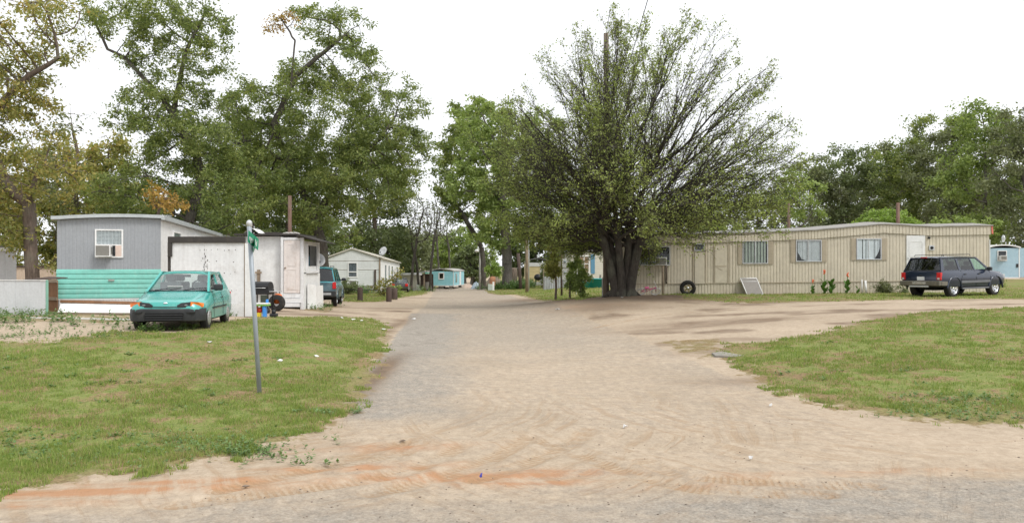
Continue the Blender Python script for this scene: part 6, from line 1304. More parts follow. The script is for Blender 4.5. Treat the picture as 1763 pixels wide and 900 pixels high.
# teal van / long suv behind the shed
M_TEAL2 = carpaint('teal_blue_metallic', (.05, .27, .31), .14, (.22, .2, .16)); M_TEALLO = carpaint('teal_dark_metallic', (.045, .10, .125), .3, (.22, .19, .15))
SV = dict(SX); SV.update(paint=M_TEAL2, paint2=M_TEALLO, two=.92, wr=.36, track=1.62, rim='alloy')
SV['st'] = [(x, zb-.02, zt+.05, a+.07, b_+.07, c_+.06) for (x, zb, zt, a, b_, c_) in SX['st']]
CB = dict(SX['cabin']); CB.update(zb=1.15, zr=1.78, wb=.90, wr=.77)
def lift(P_): return [(x, z+.05 if z < 1.3 else z+.13) for x, z in P_]
CB['pillars'] = [lift(p_) for p_ in CB['pillars']]; CB['glass'] = [(lift(p_), G_TINT) for p_, g_ in CB['glass']]; CB['roof'] = [(x, z+.13, w+.11) for x, z, w in CB['roof']]
CB['ws'] = (1.10, 1.155, .86, .42, 1.77, .74); CB['rw'] = (-2.235, 1.18, .84, -2.0, 1.77, .75); CB['wsg'] = G_TINT; SV['cabin'] = CB; SV['mirror'] = (.80, 1.22)
hv = Vector((-.14, .99)).normalized(); rt = Vector((hv.y, -hv.x)); rr = Vector((-8.3, 35.3)); c = rr-rt*.81+hv*1.42
t, body = vehicle('teal two-tone van parked nose away beside the white shed', 'van', 'parked_van', SV, (c.x, c.y, .11), atan2(hv.y, hv.x)); t.rotation_euler = (0, R(.9), atan2(hv.y, hv.x))
b = MB(); b.box((-2.42, -.96, .46), (-2.2, .96, .72), bev=.03); bb = b.build('rear_bumper', M_BUMP, t); MB().box((-2.44, -.75, .54), (-2.422, .75, .64)).build('bumper_step', M_ALU, bb)
for s_ in (1, -1): MB().box((-2.31, s_*.80, .82), (-2.18, s_*.955, 1.12), bev=.012).build('tail_light', M_RED, t)
MB().box((-2.295, -.16, .90), (-2.27, .16, 1.06), bev=.004).build('licence_plate', M_PLATE, t)
b = MB(); 
for s_ in (1, -1): b.tube([(-1.8, s_*.66, 1.83), (-1.75, s_*.66, 1.87), (.1, s_*.64, 1.88), (.16, s_*.64, 1.83)], .015, 6)
b.build('roof_rack', M_BUMP, t)
for s_ in (1, -1):
    for x in (-1.42, 1.41):
        MB().tube([(x+.46*cos(a), s_*.965, .37+.46*sin(a)) for a in np.linspace(-.12, pi+.12, 16)], .030, 6).build('arch_flare', M_TEALLO, t)
# far dark car
SF = dict(SD); SF.update(paint=carpaint('dark_grey_paint', (.055, .06, .07), .2)); a = AT(690, 72)
t, body = vehicle('dark grey car seen from behind beyond the white gabled home', 'car', 'parked_car', SF, (a.x, a.y, h1(a.x, a.y)), R(96)); 
for s_ in (1, -1): MB().box((-1.86, s_*.48, .58), (-1.76, s_*.74, .82), bev=.01).build('tail_light', M_RED, t)
# ---------------------------------------------------------------- street furniture and small things
# leaning street sign
base = PT(449, 678); top = Vector(((429-PX0)/FPX*11.0, 11.0, CZ+(HY-381)/FPX*11.0)); t = thing('street_sign', 'leaning galvanised post with two crossed green street name blades', 'street sign', (0, 0, 0))
b = MB(); b.tube([base-Vector((0, 0, .3)), top-Vector((0, 0, .07))], .033, 14); b.build('post', M_GALV, t)
b = MB(); ax = (top-base).normalized(); b.lathe([(.034, -.1), (.041, -.095), (.041, -.035), (.036, -.02), (.012, .0), (.001, .0)], 14, Matrix.Translation(top+ax*.02) @ ax.to_track_quat('Z', 'Y').to_matrix().to_4x4()); b.build('cap', M_ALU, t)
M_SG = paint('sign_green', (.015, .27, .15), .4, var=.12, stain=(.3, .5, .4), stain_amt=.3); M_WH = paint('sign_white', (.82, .84, .82), .5, bump=0)
sc = top-ax*.31
def blade(ang, z, lab, s0, s1, txt=None, tilt=0):
    M = Matrix.Translation(sc+ax*z) @ Matrix.Rotation(ang, 4, 'Z') @ Matrix.Rotation(tilt, 4, 'Y')
    b = MB(); b.box((s0, -.044, -.085), (s1, -.040, .085), M); o = b.build('sign_blade', M_SG, t); o['label'] = lab
    if txt:
        cu = bpy.data.curves.new('lettering', 'FONT'); cu.body = txt; cu.size = .125; cu.extrude = .0012; cu.align_x = 'CENTER'; cu.align_y = 'CENTER'
        tmp = bpy.data.objects.new('tmp', cu); COL.objects.link(tmp); dg = bpy.context.evaluated_depsgraph_get(); dg.update(); me = bpy.data.meshes.new_from_object(tmp.evaluated_get(dg)); bpy.data.objects.remove(tmp)
        me.transform(M @ Matrix.Translation(((s0+s1)/2-.02, -.047, -.01)) @ Matrix.Rotation(R(90), 4, 'X')); me.materials.clear(); me.materials.append(M_WH); newobj('lettering', me, o)
    return o
blade(R(93), .03, 'green street name blade turned towards the viewer', -.26, .26, 'nger Rd', R(12))
blade(R(113), -.04, 'green street name blade seen almost edge on', -.26, .26, None, R(10))
# poles
def pole(lab, px, Y, ytop, r0, r1, mat, name='utility_pole', basepy=None, lean=0):
    l = AT(px, Y); tz = AT(px+lean, Y, ytop); t_ = tag(MB().tube([(l.x, l.y, l.z-.5), (l.x*.5+tz.x*.5, Y, (l.z+tz.z)/2), tz], [r0, (r0+r1)/2, r1], 12).build(name, mat), lab, 'pole'); return t_
pole('tall wooden utility pole rising through the spreading tree', 1043.5, 35.8, 58, .15, .12, barkmat('pole_wood', (.09, .07, .055), (.22, .17, .13), 3))
M_POLE = barkmat('pole_red_wood', (.10, .055, .04), (.21, .13, .10), 3)
pole('reddish wooden pole standing behind the white shed door', 499, 34, 337, .10, .08, M_POLE, name='wooden_pole')
pole('weathered wooden pole left of the yellow trailer', 907, 62, 372, .13, .10, M_WOOD, name='wooden_pole')
pole('thin shiny metal mast beside the weathered wooden pole', 910.5, 63, 368, .05, .045, M_ALU, name='metal_mast')
pole('dark wooden pole behind the lime green tree', 1546, 50, 349, .13, .11, M_POLE, name='wooden_pole')
pole('dark slim pole behind the left part of the tan home roof', 1358, 58, 350, .12, .10, M_POLE, name='wooden_pole')
pole('rust red leaning post left of the yellow trailer', 897, 74, 436, .17, .17, M_WOODRED, name='rusty_post', lean=-5)
pole('thin white pipe standing in front of the corrugated fence', 992, 50, 468, .03, .03, M_WHITE, name='pipe', lean=1.5)
pole('pale slim post leaning beside the right sapling', 998, 52, 455, .04, .04, M_WHITE, name='pipe', lean=2)
l = AT(827, 100); t = thing('street_lamp', 'grey street lamp post beside the junk pile at the bend', 'street lamp', l); s = FPX/100.
b = MB(); b.tube([(0, 0, -.5), (0, 0, 72/s)], [.22, .15], 10); b.build('post', paint('grey_post', (.36, .35, .32), .8, var=.15), t); b = MB(); b.tube([(0, 0, 66/s), (-.25, -.1, 70/s), (-.4, -.2, 69/s)], .05, 6); b.ball((-.45, -.2, 66.5/s), .30, 8, (1, 1, .7)); b.build('lamp_head', M_WHITE, t)
# meter pole
l = AT(967, 49); t = thing('meter_pole', 'dark pole carrying two grey electric meter boxes one above the other', 'utility pole', l)
zz = lambda py: CZ+(HY-py)/FPX*49-l.z
b = MB(); b.tube([(0, 0, -.4), (0, 0, zz(438))], .07, 10); b.tube([(0, 0, zz(440)), (.02, 0, zz(402))], .05, 8); b.build('post', M_WOODRED, t)
for z0_, z1_ in ((481, 463), (460.5, 445)): b = MB(); b.box((.02, -.18, zz(z0_)), (.36, -.075, zz(z1_)), bev=.015); bx = b.build('meter_box', paint('meter_grey', (.47, .48, .47), .5, metal=.2), t); MB().lathe([(.001, 0), (.08, 0), (.07, .06), (.001, .07)], 14, Matrix.Translation((.2, -.181, (zz(z0_)*.35+zz(z1_)*.65))) @ Matrix.Rotation(R(90), 4, 'X')).build('meter_dial', M_WINGREY, bx)
# wires
def wire(lab, a, b_, sag, r=.012):
    a = Vector(a); b_ = Vector(b_); pts = [a.lerp(b_, i/24)-Vector((0, 0, sag*4*(i/24)*(1-i/24))) for i in range(25)]
    tag(MB().tube(pts, r, 5).build('power_line', M_BLACK), lab, 'power line')
wire('black overhead cable running up past the top right of the spreading tree', AT(1046, 36.2, 225), AT(1168, 24, -190), .25, .016)
wire('thin cable from the meter pole towards the tall utility pole', AT(967, 49, 405), AT(1044, 36.3, 240), .8, .008)
# satellite dishes
def dish(lab, p, r, az, el, mast):
    t = thing('satellite_dish', lab, 'satellite dish', p, az); M = Matrix.Rotation(R(90+el), 4, 'X')
    b = MB(); b.lathe([(.001, .0), (r*.5, .02), (r*.85, .06), (r, .09), (r*1.01, .095), (r, .10), (r*.5, .03), (.001, .012)], 28, Matrix.Translation((0, 0, 0)) @ Matrix.Rotation(R(90-el), 4, 'X') @ Matrix.Diagonal((.88, 1, 1, 1))); b.build('reflector', paint('dish_grey', (.50, .51, .52), .5, var=.06), t)
    b = MB(); b.tube([(0, -.02, -r*.9), (0, -.38, -r*.35), (0, -.42, -.05)], .012, 6); b.box((-.03, -.48, -.09), (.03, -.40, .0), bev=.008); b.build('feed_arm', M_BLACK, t)
    b = MB(); b.tube([(0, .02, 0), (0, .08, -.1), mast], .022, 6); b.build('mast', M_ALU, t)
    return t
dish('grey satellite dish mounted on the corner of the white shed', AT(548.5, 32.0, 449), .30, R(20), 25, (-.45, .1, -.35))
dish('satellite dish on the roof edge of the white gabled home', AT(660, 62, 433), .40, R(-25), 28, (0, .1, -.55))
# kettle of things beside the shed: grill, tank, toy table
a = AT(452, 26.2); gz = h1(a.x, a.y); t = thing('gas_grill', 'black gas barbecue grill with a domed lid against the white shed wall', 'grill', (a.x, a.y, gz), R(-8)); t.scale = (.86, .86, .86)
b = MB(); prof = [(-.25, 0), (-.26, .12), (-.2, .24), (-.05, .30), (.12, .28), (.24, .14), (.25, 0)]; vs = [(-.36, y, .95+z) for y, z in prof]+[(.36, y, .95+z) for y, z in prof]; k = 7
b.add(vs, [tuple(range(k)), tuple(range(2*k-1, k-1, -1))]+[(i, i+1, k+i+1, k+i) for i in range(k-1)]+[(0, k, 2*k-1, k-1)]); b.build('lid', M_BLACK, t)
b = MB(); b.box((-.38, -.27, .74), (.38, .27, .945), bev=.02); b.build('firebox', M_BLACK, t); b = MB(); b.box((-.72, -.25, .84), (-.40, .25, .87), bev=.008); b.box((.40, -.25, .84), (.72, .25, .87), bev=.008); b.build('side_shelf', M_ALU, t)
b = MB(); b.tube([(-.28, -.31, 1.0), (.28, -.31, 1.0)], .015, 6); b.build('handle', M_ALU, t)
for x in (-.34, .34):
    for y in (-.22, .22): MB().box((x-.02, y-.02, 0.02), (x+.02, y+.02, .74)).build('leg', M_BLACK, t)
MB().box((-.34, -.22, .16), (.34, .22, .19)).build('bottom_shelf', M_BLACK, t)
for y in (-.25, .25): MB().lathe([(.001, -.02), (.09, -.02), (.09, .02), (.001, .02)], 16, Matrix.Translation((.36, y, .09)) @ Matrix.Rotation(R(90), 4, 'X')).build('wheel', M_TYRE, t)
b = MB(); M_GT = paint('dark_green_bin', (.06, .075, .055), .7); b.box((.05, -.28, .2), (.33, -.24, .72)); b.build('front_panel', M_GT, t)
a = AT(478.5, 27.6); t = thing('propane_tank', 'orange gas cylinder hanging above a black wheel beside the grill', 'gas cylinder', (a.x, a.y, CZ+(HY-523)/FPX*27.6))
b = MB(); b.lathe([(.001, 0), (.10, .0), (.155, .06), (.16, .12), (.16, .26), (.13, .34), (.05, .37), (.001, .37)], 20); b.build('tank', paint('orange_paint', (.75, .17, .03), .45, var=.1, stain=(.3, .1, .04)), t); b = MB(); b.tube([(0, 0, .36), (0, 0, .44)], .03, 8)
for s_ in (-1, 1): b.tube([(.08*s_, 0, .35), (.08*s_, 0, .46), (0, 0, .47)], .012, 5)
b.build('valve', M_ALU, t)
a = AT(475, 27.3); b = MB(); b.lathe([(.12, -.09), (.26, -.09), (.30, -.05), (.30, .05), (.26, .09), (.12, .09)], 28, Matrix.Translation((a.x, a.y+.1, h1(a.x, a.y)+.30)) @ Matrix.Rotation(R(84), 4, 'X') @ Matrix.Rotation(R(10), 4, 'Z')); tag(b.build('old_tyre', M_TYRE), 'old black tyre standing under the orange gas cylinder', 'tyre')
a = AT(453, 23.4); t = thing('toy_table', 'bright plastic play table in blue, white, green and red beside the sign post', 'toy', (a.x, a.y, h1(a.x, a.y)), R(5))
def col(n, c): return paint(n, c, .4, var=.04, bump=0)
b = MB(); b.box((-.26, -.16, .40), (.18, .2, .445), bev=.015); b.build('top', col('toy_white', (.75, .76, .72)), t); b = MB(); b.box((-.27, -.15, .355), (.19, .21, .395), bev=.012); b.build('rim', col('toy_green', (.25, .55, .12)), t)
b = MB(); b.box((.0, -.12, 0), (.10, .12, .35), bev=.02); b.box((.07, .02, .35), (.14, .14, .55), bev=.02); b.build('tower', col('toy_blue', (.06, .28, .72)), t)
b = MB(); b.box((-.24, .0, 0), (-.17, .12, .35), bev=.015); b.ball((-.10, .02, .22), .085, 8); b.build('slide', col('toy_red', (.65, .06, .03)), t)
b = MB(); b.box((-.2, -.05, .0), (-.06, .05, .14), bev=.02); b.ball((-.06, .1, .31), .05, 6); b.build('bucket', col('toy_yellow', (.80, .62, .05)), t)
a = AT(463, 23.6); b = MB(); M_ = Matrix.Translation((a.x+.10, a.y, h1(a.x, a.y)))
b.box((-.06, -.1, 0), (.16, .12, .12), M_, bev=.03); b.ball(Vector(M_ @ Vector((.05, 0, .17))), .07, 6); tag(b.build('toy_truck', M_BLACK), 'small dark toy on the ground right of the play table', 'toy')
# trash scraps
rg = random.Random(8); M_LIT = paint('litter_white', (.62, .61, .59), .7, bump=0)
LIT = [(712, 550, 'by the left edge of the side road'), (659, 568, 'on the lawn edge near the road'), (608, 551, 'on the sand right of the shed'), (622, 553, 'in the sand next to another scrap'), (588, 548, 'near the shed grass'), (835, 503, 'on the right side of the road at the bend'),
       (838, 504, 'beside another scrap at the road bend'), (1071, 513, 'under the spreading tree'), (1327, 701, 'on the sand at the right lawn corner'), (1293, 793, 'on the sandy street right of centre'), (1076, 738, 'near the middle of the apron'), (482, 622, 'on the left lawn beside the sign post'),
       (960, 533, 'on the dirt before the saplings'), (360, 592, 'on the lawn under the teal hatchback'), (545, 615, 'on the lawn right of the sign post'), (828, 825, 'blue one on the red clay drift')]
for i, (px, py, w_) in enumerate(LIT):
    p = PT(px, py); s_ = .045+.015*rg.random() if p.y < 20 else .07+.03*rg.random(); vs = []; b = MB(); z = p.z+.012
    if p.y < 12: s_ *= .5
    if 'blue' in w_: s_ *= .6
    for k in range(7): a_ = k/7*6.28; vs.append((p.x+cos(a_)*s_*rg.uniform(.6, 1.2), p.y+sin(a_)*s_*rg.uniform(.6, 1.2), z+rg.uniform(0, .045)))
    vs += [(v[0], v[1], v[2]-.006) for v in vs]; vs += [(p.x, p.y, z+.04), (p.x, p.y, z)]; fs = [(k, (k+1) % 7, 14) for k in range(7)]+[((k+1) % 7+7, k+7, 15) for k in range(7)]+[(k, k+7, (k+1) % 7+7, (k+1) % 7) for k in range(7)]
    tag(b.add(vs, fs).build('litter', col('litter_blue', (.05, .05, .3)) if 'blue' in w_ else M_LIT), ('crumpled scrap of litter, ' if 'blue' in w_ else 'crumpled white scrap of litter ')+w_, 'litter', 'scraps of litter')
rg2 = np.random.default_rng(3); V = []; F = []; o_ = 0                       # pebbles and twigs on the sand
for i in range(420):
    px = rg2.uniform(300, 1763); py = 600+300*rg2.random()**.7; Yb = 2*FPX/(py-HY); x = (px-PX0)/FPX*Yb
    if lawn_sd(np.array([x]), np.array([Yb]))[0] > .1: continue
    s_ = rg2.uniform(.003, .009)*(1+2*(rg2.random() > .985)); z = h1(x, Yb); d = rg2.normal(size=(6, 3))*.2
    P_ = np.array([(1, 0, 0), (-1, 0, 0), (0, 1, 0), (0, -1, 0), (0, 0, .8), (0, 0, -.8)])+d
    V.append(P_*s_*np.array([1.4, 1, .8])+np.array([x, Yb, z+s_*.3])); F.append(np.array([(0, 2, 4), (2, 1, 4), (1, 3, 4), (3, 0, 4), (2, 0, 5), (1, 2, 5), (3, 1, 5), (0, 3, 5)])+o_); o_ += 6
tag(npmesh('gravel', np.concatenate(V), np.concatenate(F), paint('pebble', (.20, .155, .12), .9, var=.4)), 'loose pebbles scattered over the sandy road mouth', 'gravel', kind='stuff')
# broken slab at the right lawn tip
b = MB(); p = PT(1246, 612); b.add([(p.x-.22, p.y-.18, p.z+.02), (p.x+.16, p.y-.35, p.z+.02), (p.x+.36, p.y-.22, p.z+.03), (p.x+.06, p.y+.3, p.z+.05), (p.x-.2, p.y+.2, p.z+.04)]+[(p.x-.22, p.y-.18, p.z-.1), (p.x+.16, p.y-.35, p.z-.1), (p.x+.36, p.y-.22, p.z-.1), (p.x+.06, p.y+.3, p.z-.1), (p.x-.2, p.y+.2, p.z-.1)], [(0,1,2,3,4),(0,5,6,1),(1,6,7,2),(2,7,8,3),(3,8,9,4),(4,9,5,0)])
tag(b.build('concrete_slab', paint('dirty_slab', (.27, .25, .22), .9, var=.2, stain=(.3, .23, .16), stain_amt=.6)), 'broken grey concrete slab half sunk at the tip of the right lawn', 'slab')
# posts and ropes by the gabled home
BP = [(620, 47, 494.5, .17, 'lone dark wooden stump post left of the other two'), (669.5, 47, 494, .17, 'taller dark wooden stump post at the corner of the verge'), (677.5, 50, 495.5, .26, 'wide dark wooden stump right beside the taller post')]
for px, Y, tp, r, lab in BP:
    l = AT(px, Y); z1_ = CZ+(HY-tp)/FPX*Y; t_ = MB().lathe([(r*1.05, l.z-.3), (r, (l.z+z1_)/2), (r*1.02, z1_-.02), (r*.85, z1_), (.001, z1_+.01)], 12, Matrix.Translation((l.x, l.y, 0))).build('stump_post', M_WOODRED); tag(t_, lab, 'post', 'dark wooden stump posts')
wire('grey rope strung between the stump posts', AT(585, 47, 497), AT(669, 47, 498), .05, .02)
# shrub by the gabled home, dry stalks
def bush(name, lab, p, ell, leaf, n, ls, seed, n_attr=90, r=.04, **k): return grow_tree(name, lab, p, [(0, 0, -.1), (0, 0, .3)], ell, leaf, B_BROWN, seed, n_attr=n_attr, step=.16, kill=.22, r_base=r, nleaf=n, lsize=ls, spread=.22, cat='bush', tip=.008, **k)
l = AT(662, 55); bush('dry_shrub', 'half dry shrub with bare stalks at the corner of the white gabled home', l, [(0, 0, .8, .8, .7, .7), (-.5, 0, .6, .6, .5, .5), (.9, 0, 1.7, .5, .5, .5)], L_PECAN2, 900, .16, 201)
l = AT(600, 56); bush('low_shrub', 'low green shrub under the window of the white gabled home', l, [(0, 0, .6, .8, .7, .5), (-.9, 0, .5, .5, .5, .45)], L_DEEP, 1800, .13, 202)
l = AT(680, 54); bush('low_shrub', 'bright green low shrub behind the stump posts', l, [(0, 0, .5, .6, .5, .45)], L_BRIGHT, 1100, .14, 203)
# lean-to and clutter by the blue trailer
a = AT(716, 92); t = thing('lean_to', 'dark open lean-to with a sloping tin roof left of the small blue trailer', 'lean-to', (a.x, a.y, h1(a.x, a.y)), 0); s = FPX/92
b = MB(); w_ = 26/s; h_ = 30/s; b.poly([(-.3, -.3, h_), (w_, -.3, h_+.35), (w_, 3, h_+.45), (-.3, 3, h_+.1)], .08); b.build('roof', M_ROOFGREY, t)
for x in (0, w_*.55, w_-.1): MB().box((x-.09, -.09, -.2), (x+.09, .09, h_+.1*x)).build('post', M_WOOD, t)
MB().box((0, 2.8, -.2), (w_, 2.9, h_)).build('back_wall', M_WOODRED, t); MB().box((w_*.6, .5, -.2), (w_, .6, h_*.55)).build('side_screen', M_BLOCK, t)
a = AT(700, 88); t = thing('white_cabin', 'low white roofed cabin peeking over the dark car', 'shed', (a.x-1, a.y, h1(a.x, a.y)), 0); b = MB(); b.box((0, 0, -.2), (2.3, 2.5, 1.9)); b.build('wall', M_BEIGE, t); MB().box((-.15, -.2, 1.9), (2.5, 2.6, 2.12), bev=.03).build('roof', M_WHITE, t)
JC = [('crate', M_WOOD, (.5, .4, .35)), ('barrel', M_WOODRED, (.3, .3, .6)), ('crate', M_BLOCK, (.45, .4, .4)), ('board', M_WHITE, (.7, .1, .8)), ('crate', M_RUST, (.4, .4, .45)), ('bucket', M_BLACK, (.25, .25, .35))]
JL = ['wooden crate in the clutter beside the dark car', 'reddish barrel standing in the verge clutter', 'grey crate at the middle of the verge clutter', 'upright white board leaning in the verge clutter', 'rusty brown crate right of the upright white board', 'black bucket nearest the small blue trailer']
for i, (nm, m_, (w_, d_, h_)) in enumerate(JC):
    l = AT(698+i*8, 78+i*2.5); b = MB(); M_ = Matrix.Translation(l) @ Matrix.Rotation(i*.7, 4, 'Z')
    if nm in ('barrel', 'bucket'): b.lathe([(.001, 0), (w_*.85, 0), (w_, h_*.5), (w_*.9, h_), (w_*.8, h_), (w_*.75, .1), (.001, .1)], 14, M_)
    elif nm == 'board': b.box((-w_/2, 0, -.1), (w_/2, .05, h_), M_ @ Matrix.Rotation(R(-12), 4, 'X'), bev=.01)
    else:
        for k in range(3): b.box((-w_/2, -d_/2, h_*k/3), (w_/2, -d_/2+.03, h_*(k+.8)/3), M_); b.box((-w_/2, d_/2-.03, h_*k/3), (w_/2, d_/2, h_*(k+.8)/3), M_); b.box((-w_/2, -d_/2+.03, h_*k/3), (-w_/2+.03, d_/2-.03, h_*(k+.8)/3), M_); b.box((w_/2-.03, -d_/2+.03, h_*k/3), (w_/2, d_/2-.03, h_*(k+.8)/3), M_)
        b.box((-w_/2+.03, -d_/2+.03, 0), (w_/2-.03, d_/2-.03, .03), M_)
    tag(b.build(nm, m_), JL[i], nm)
def heap(name, lab, l, rx, ry, rz, mat, seed, cat):
    rg_ = np.random.default_rng(seed); b = MB(); n = 16; vs = []; fs = []
    for j in range(6):
        for i in range(n): f = j/5; a_ = 2*pi*i/n; k = 1+.25*(rg_.random()-.5); vs.append((l.x+rx*(1-f)**.7*cos(a_)*k, l.y+ry*(1-f)**.7*sin(a_)*k, l.z+rz*f*k-.05))
    for j in range(5):
        for i in range(n): fs.append((j*n+i, j*n+(i+1) % n, (j+1)*n+(i+1) % n, (j+1)*n+i))
    fs.append(tuple(5*n+i for i in range(n))); return tag(b.add(vs, fs, True).build(name, mat), lab, cat)
heap('rubble_heap', 'low heap of pale rubble right of the small blue trailer', AT(806, 108), 1.0, .8, .65, M_PINKSID, 1, 'rubble'); heap('tarpaulin', 'blue grey tarpaulin draped over a pile at the foot of the street lamp', AT(820, 104), .8, .6, 1.0, paint('tarp_blue', (.36, .43, .50), .6), 2, 'tarpaulin')
heap('rubble_heap', 'tan earth heap behind the small round tree', AT(850, 95), 1.5, 1, 1.9, paint('earth', (.23, .18, .14), .95), 3, 'rubble')
# stump-like boulder column, small round tree, posts
l = AT(884, 84); b = MB(); b.lathe([(.45, -.3), (.42, .4), (.46, 1.2), (.42, 1.9), (.36, 2.1), (.001, 2.15)], 12, Matrix.Translation(l)); tag(b.build('tree_stump', barkmat('stump_bark', (.15, .11, .085), (.34, .27, .22), 3)), 'tall pale broken tree stump right of the thick grey trunk', 'tree stump')
l = AT(849, 76); s = FPX/76; grow_tree('ornamental_tree', 'small round bright green tree with an orange base on the verge', l, [(0, 0, -.2), (0, 0, 1.4)], [(0, 0, 2.1, .75, .75, .75), (-.1, 0, 2.6, .45, .45, .4), (.3, 0, 1.9, .6, .6, .55)], L_LIME, B_BROWN, 205, n_attr=140, step=.22, kill=.32, r_base=.08, nleaf=3600, lsize=.17, spread=.28)
b = MB(); b.lathe([(.26, .1), (.30, .5), (.28, .95), (.12, 1.0), (.001, 1.02)], 12, Matrix.Translation(AT(848, 75.2)+Vector((0, 0, .35)))); tag(b.build('orange_barrel', paint('faded_orange', (.36, .17, .09), .7, var=.2, stain=(.3, .12, .05))), 'faded orange barrel below the small round tree', 'barrel')
l = AT(849.5, 74); tag(MB().box((l.x-.09, l.y-.05, l.z-.1), (l.x+.09, l.y+.05, l.z+.85), bev=.015).build('marker_post', M_WHITE), 'short white marker post under the small round tree', 'post'); l = AT(844, 75); tag(MB().box((l.x-.22, l.y-.2, l.z-.1), (l.x+.22, l.y+.2, l.z+.6), bev=.03).build('utility_box', paint('pale_green_box', (.45, .50, .44), .6)), 'pale green utility box left of the white marker post', 'utility box')
# barrel smoker, saplings, willow
l = AT(926.5, 76); t = thing('barrel_smoker', 'black barrel smoker on legs in front of the yellow trailer', 'grill', l); MB().ball((0, 0, 1.05), .42, 10, (1, .8, .8)).build('barrel', M_BLACK, t)
for x in (-.28, .28): MB().tube([(x*1.2, 0, -.1), (x, 0, .9)], .03, 6).build('leg', M_BLACK, t)
def sap(lab, px, Y, ell, leaf, n, seed, r=.05, top=1.5, ls=.13, sp=.3): l = AT(px, Y); return grow_tree('sapling', lab, l, [(0, 0, -.15), (0, 0, top)], ell, leaf, B_BROWN, seed, n_attr=150, step=.2, kill=.3, r_base=r, nleaf=n, lsize=ls, spread=sp, tip=.008, asp=.4)
sap('yellowish weeping sapling left of the meter pole', 957, 43, [(-.1, 0, 2.2, .36, .4, .7), (-.3, 0, 1.75, .34, .4, .6), (.0, 0, 1.6, .26, .3, .5), (-.1, 0, 2.9, .36, .4, .4)], L_WILLOW, 3600, 206, .06, 1.2)
sap('green bushy sapling right of the meter pole', 981, 40, [(.24, 0, 1.9, .30, .3, .5), (.18, 0, 1.1, .25, .25, .6), (.28, 0, 2.2, .22, .25, .25)], L_BRIGHT, 3200, 207, .055, .8)
sap('second green sapling nearest the spreading tree', 1000, 39.5, [(.1, 0, 1.35, .34, .3, .45), (0, 0, .9, .28, .25, .4), (.05, 0, 1.7, .2, .2, .2)], L_BRIGHT, 2200, 208, .05, .7)
sap('dark narrow conifer-like sapling by the yellow trailer', 935, 74, [(0, 0, 1.6, .3, .3, 1.1), (.4, 0, .9, .6, .4, .5)], L_DEEP, 2000, 209, .05, 1.5, .16)
# stump log, bins, concrete post, bicycle
l = AT(1040, 37.0); z1_ = CZ+(HY-478)/FPX*37; tag(MB().box((l.x-.10, l.y-.1, l.z-.3), (l.x+.10, l.y+.1, z1_), bev=.015).build('concrete_post', M_BLOCK), 'short square concrete post left of the spreading tree trunk', 'post')
M_TURQ = paint('turquoise_plastic', (.02, .30, .31), .45, var=.08, bump=0)
for i, (px, w_, h_, lab) in enumerate(((1011, .55, .42, 'low turquoise plastic tub in the yard of the beige home'), (1027, .75, .65, 'larger turquoise plastic tub nearer the concrete post'))):
    l = AT(px, 58); b = MB(); b.lathe([(.001, 0), (w_*.85, 0), (w_, h_), (w_*1.06, h_), (w_*1.06, h_+.05), (w_*.95, h_+.05), (w_*.8, .06), (.001, .06)], 18, Matrix.Translation(l)); tag(b.build('plastic_tub', M_TURQ), lab, 'tub', 'turquoise plastic tubs')
for i, px in enumerate((1006, 1013, 1021, 1031)):
    l = AT(px, 61); lab = ['leftmost white board leaning behind the turquoise tubs', 'pinkish board leaning behind the low turquoise tub', 'pale board leaning between the turquoise tubs', 'dark grey board leaning behind the larger turquoise tub'][i]
    b = MB(); b.box((-.07-.12*(i == 1), 0, -.1), (.07+.12*(i == 1), .05, 1.25-.1*i), Matrix.Translation(l) @ Matrix.Rotation(R((25, -12, -20, 8)[i]), 4, 'Y'), bev=.01); tag(b.build('board', [M_WHITE, M_PINKSID, M_WHITE, M_ACGREY][i]), lab, 'board', 'boards leaning behind the turquoise tubs')
def bicycle(lab, p, rz, lean):
    t = thing('child_bicycle', lab, 'bicycle', p, rz); t.rotation_euler = (R(lean), 0, rz); pk = paint('pink_paint', (.72, .16, .30), .4, bump=0); r = .23
    for x, rr_ in ((-.38, r), (.38, r)):
        b = MB()
        for i in range(24): a0, a1 = 2*pi*i/24, 2*pi*(i+1)/24; b.tube([(x+rr_*cos(a0), 0, r+rr_*sin(a0)), (x+rr_*cos(a1), 0, r+rr_*sin(a1))], .022, 5, False)
        wh = b.build('wheel', M_WHITE, t); b = MB()
        for i in range(8): a0 = 2*pi*i/8; b.tube([(x, 0, r), (x+rr_*cos(a0), 0, r+rr_*sin(a0))], .004, 3, False)
        b.build('spokes', M_ALU, wh)
    b = MB(); 
    for A_, B_ in (((-.38, 0, r), (-.12, 0, .24)), ((-.12, 0, .24), (.28, 0, .52)), ((-.16, 0, .48), (-.12, 0, .24)), ((-.38, 0, r), (-.16, 0, .48)), ((-.15, 0, .42), (.27, 0, .46)), ((.26, 0, .58), (.38, 0, r))): b.tube([A_, B_], .02, 6)
    b.build('frame', pk, t); b = MB(); b.box((-.27, -.06, .48), (-.05, .06, .54), bev=.02); b.build('seat', pk, t); b = MB(); b.tube([(.26, 0, .56), (.24, 0, .68), (.2, -.22, .72)], .014, 6); b.tube([(.24, 0, .68), (.2, .22, .72)], .014, 6); b.build('handlebar', M_WHITE, t)
    return t
bicycle('small pink and white child bicycle lying against the foot of the spreading tree', AT(1114, 36.2)+Vector((0, 0, .02)), R(12), 48)
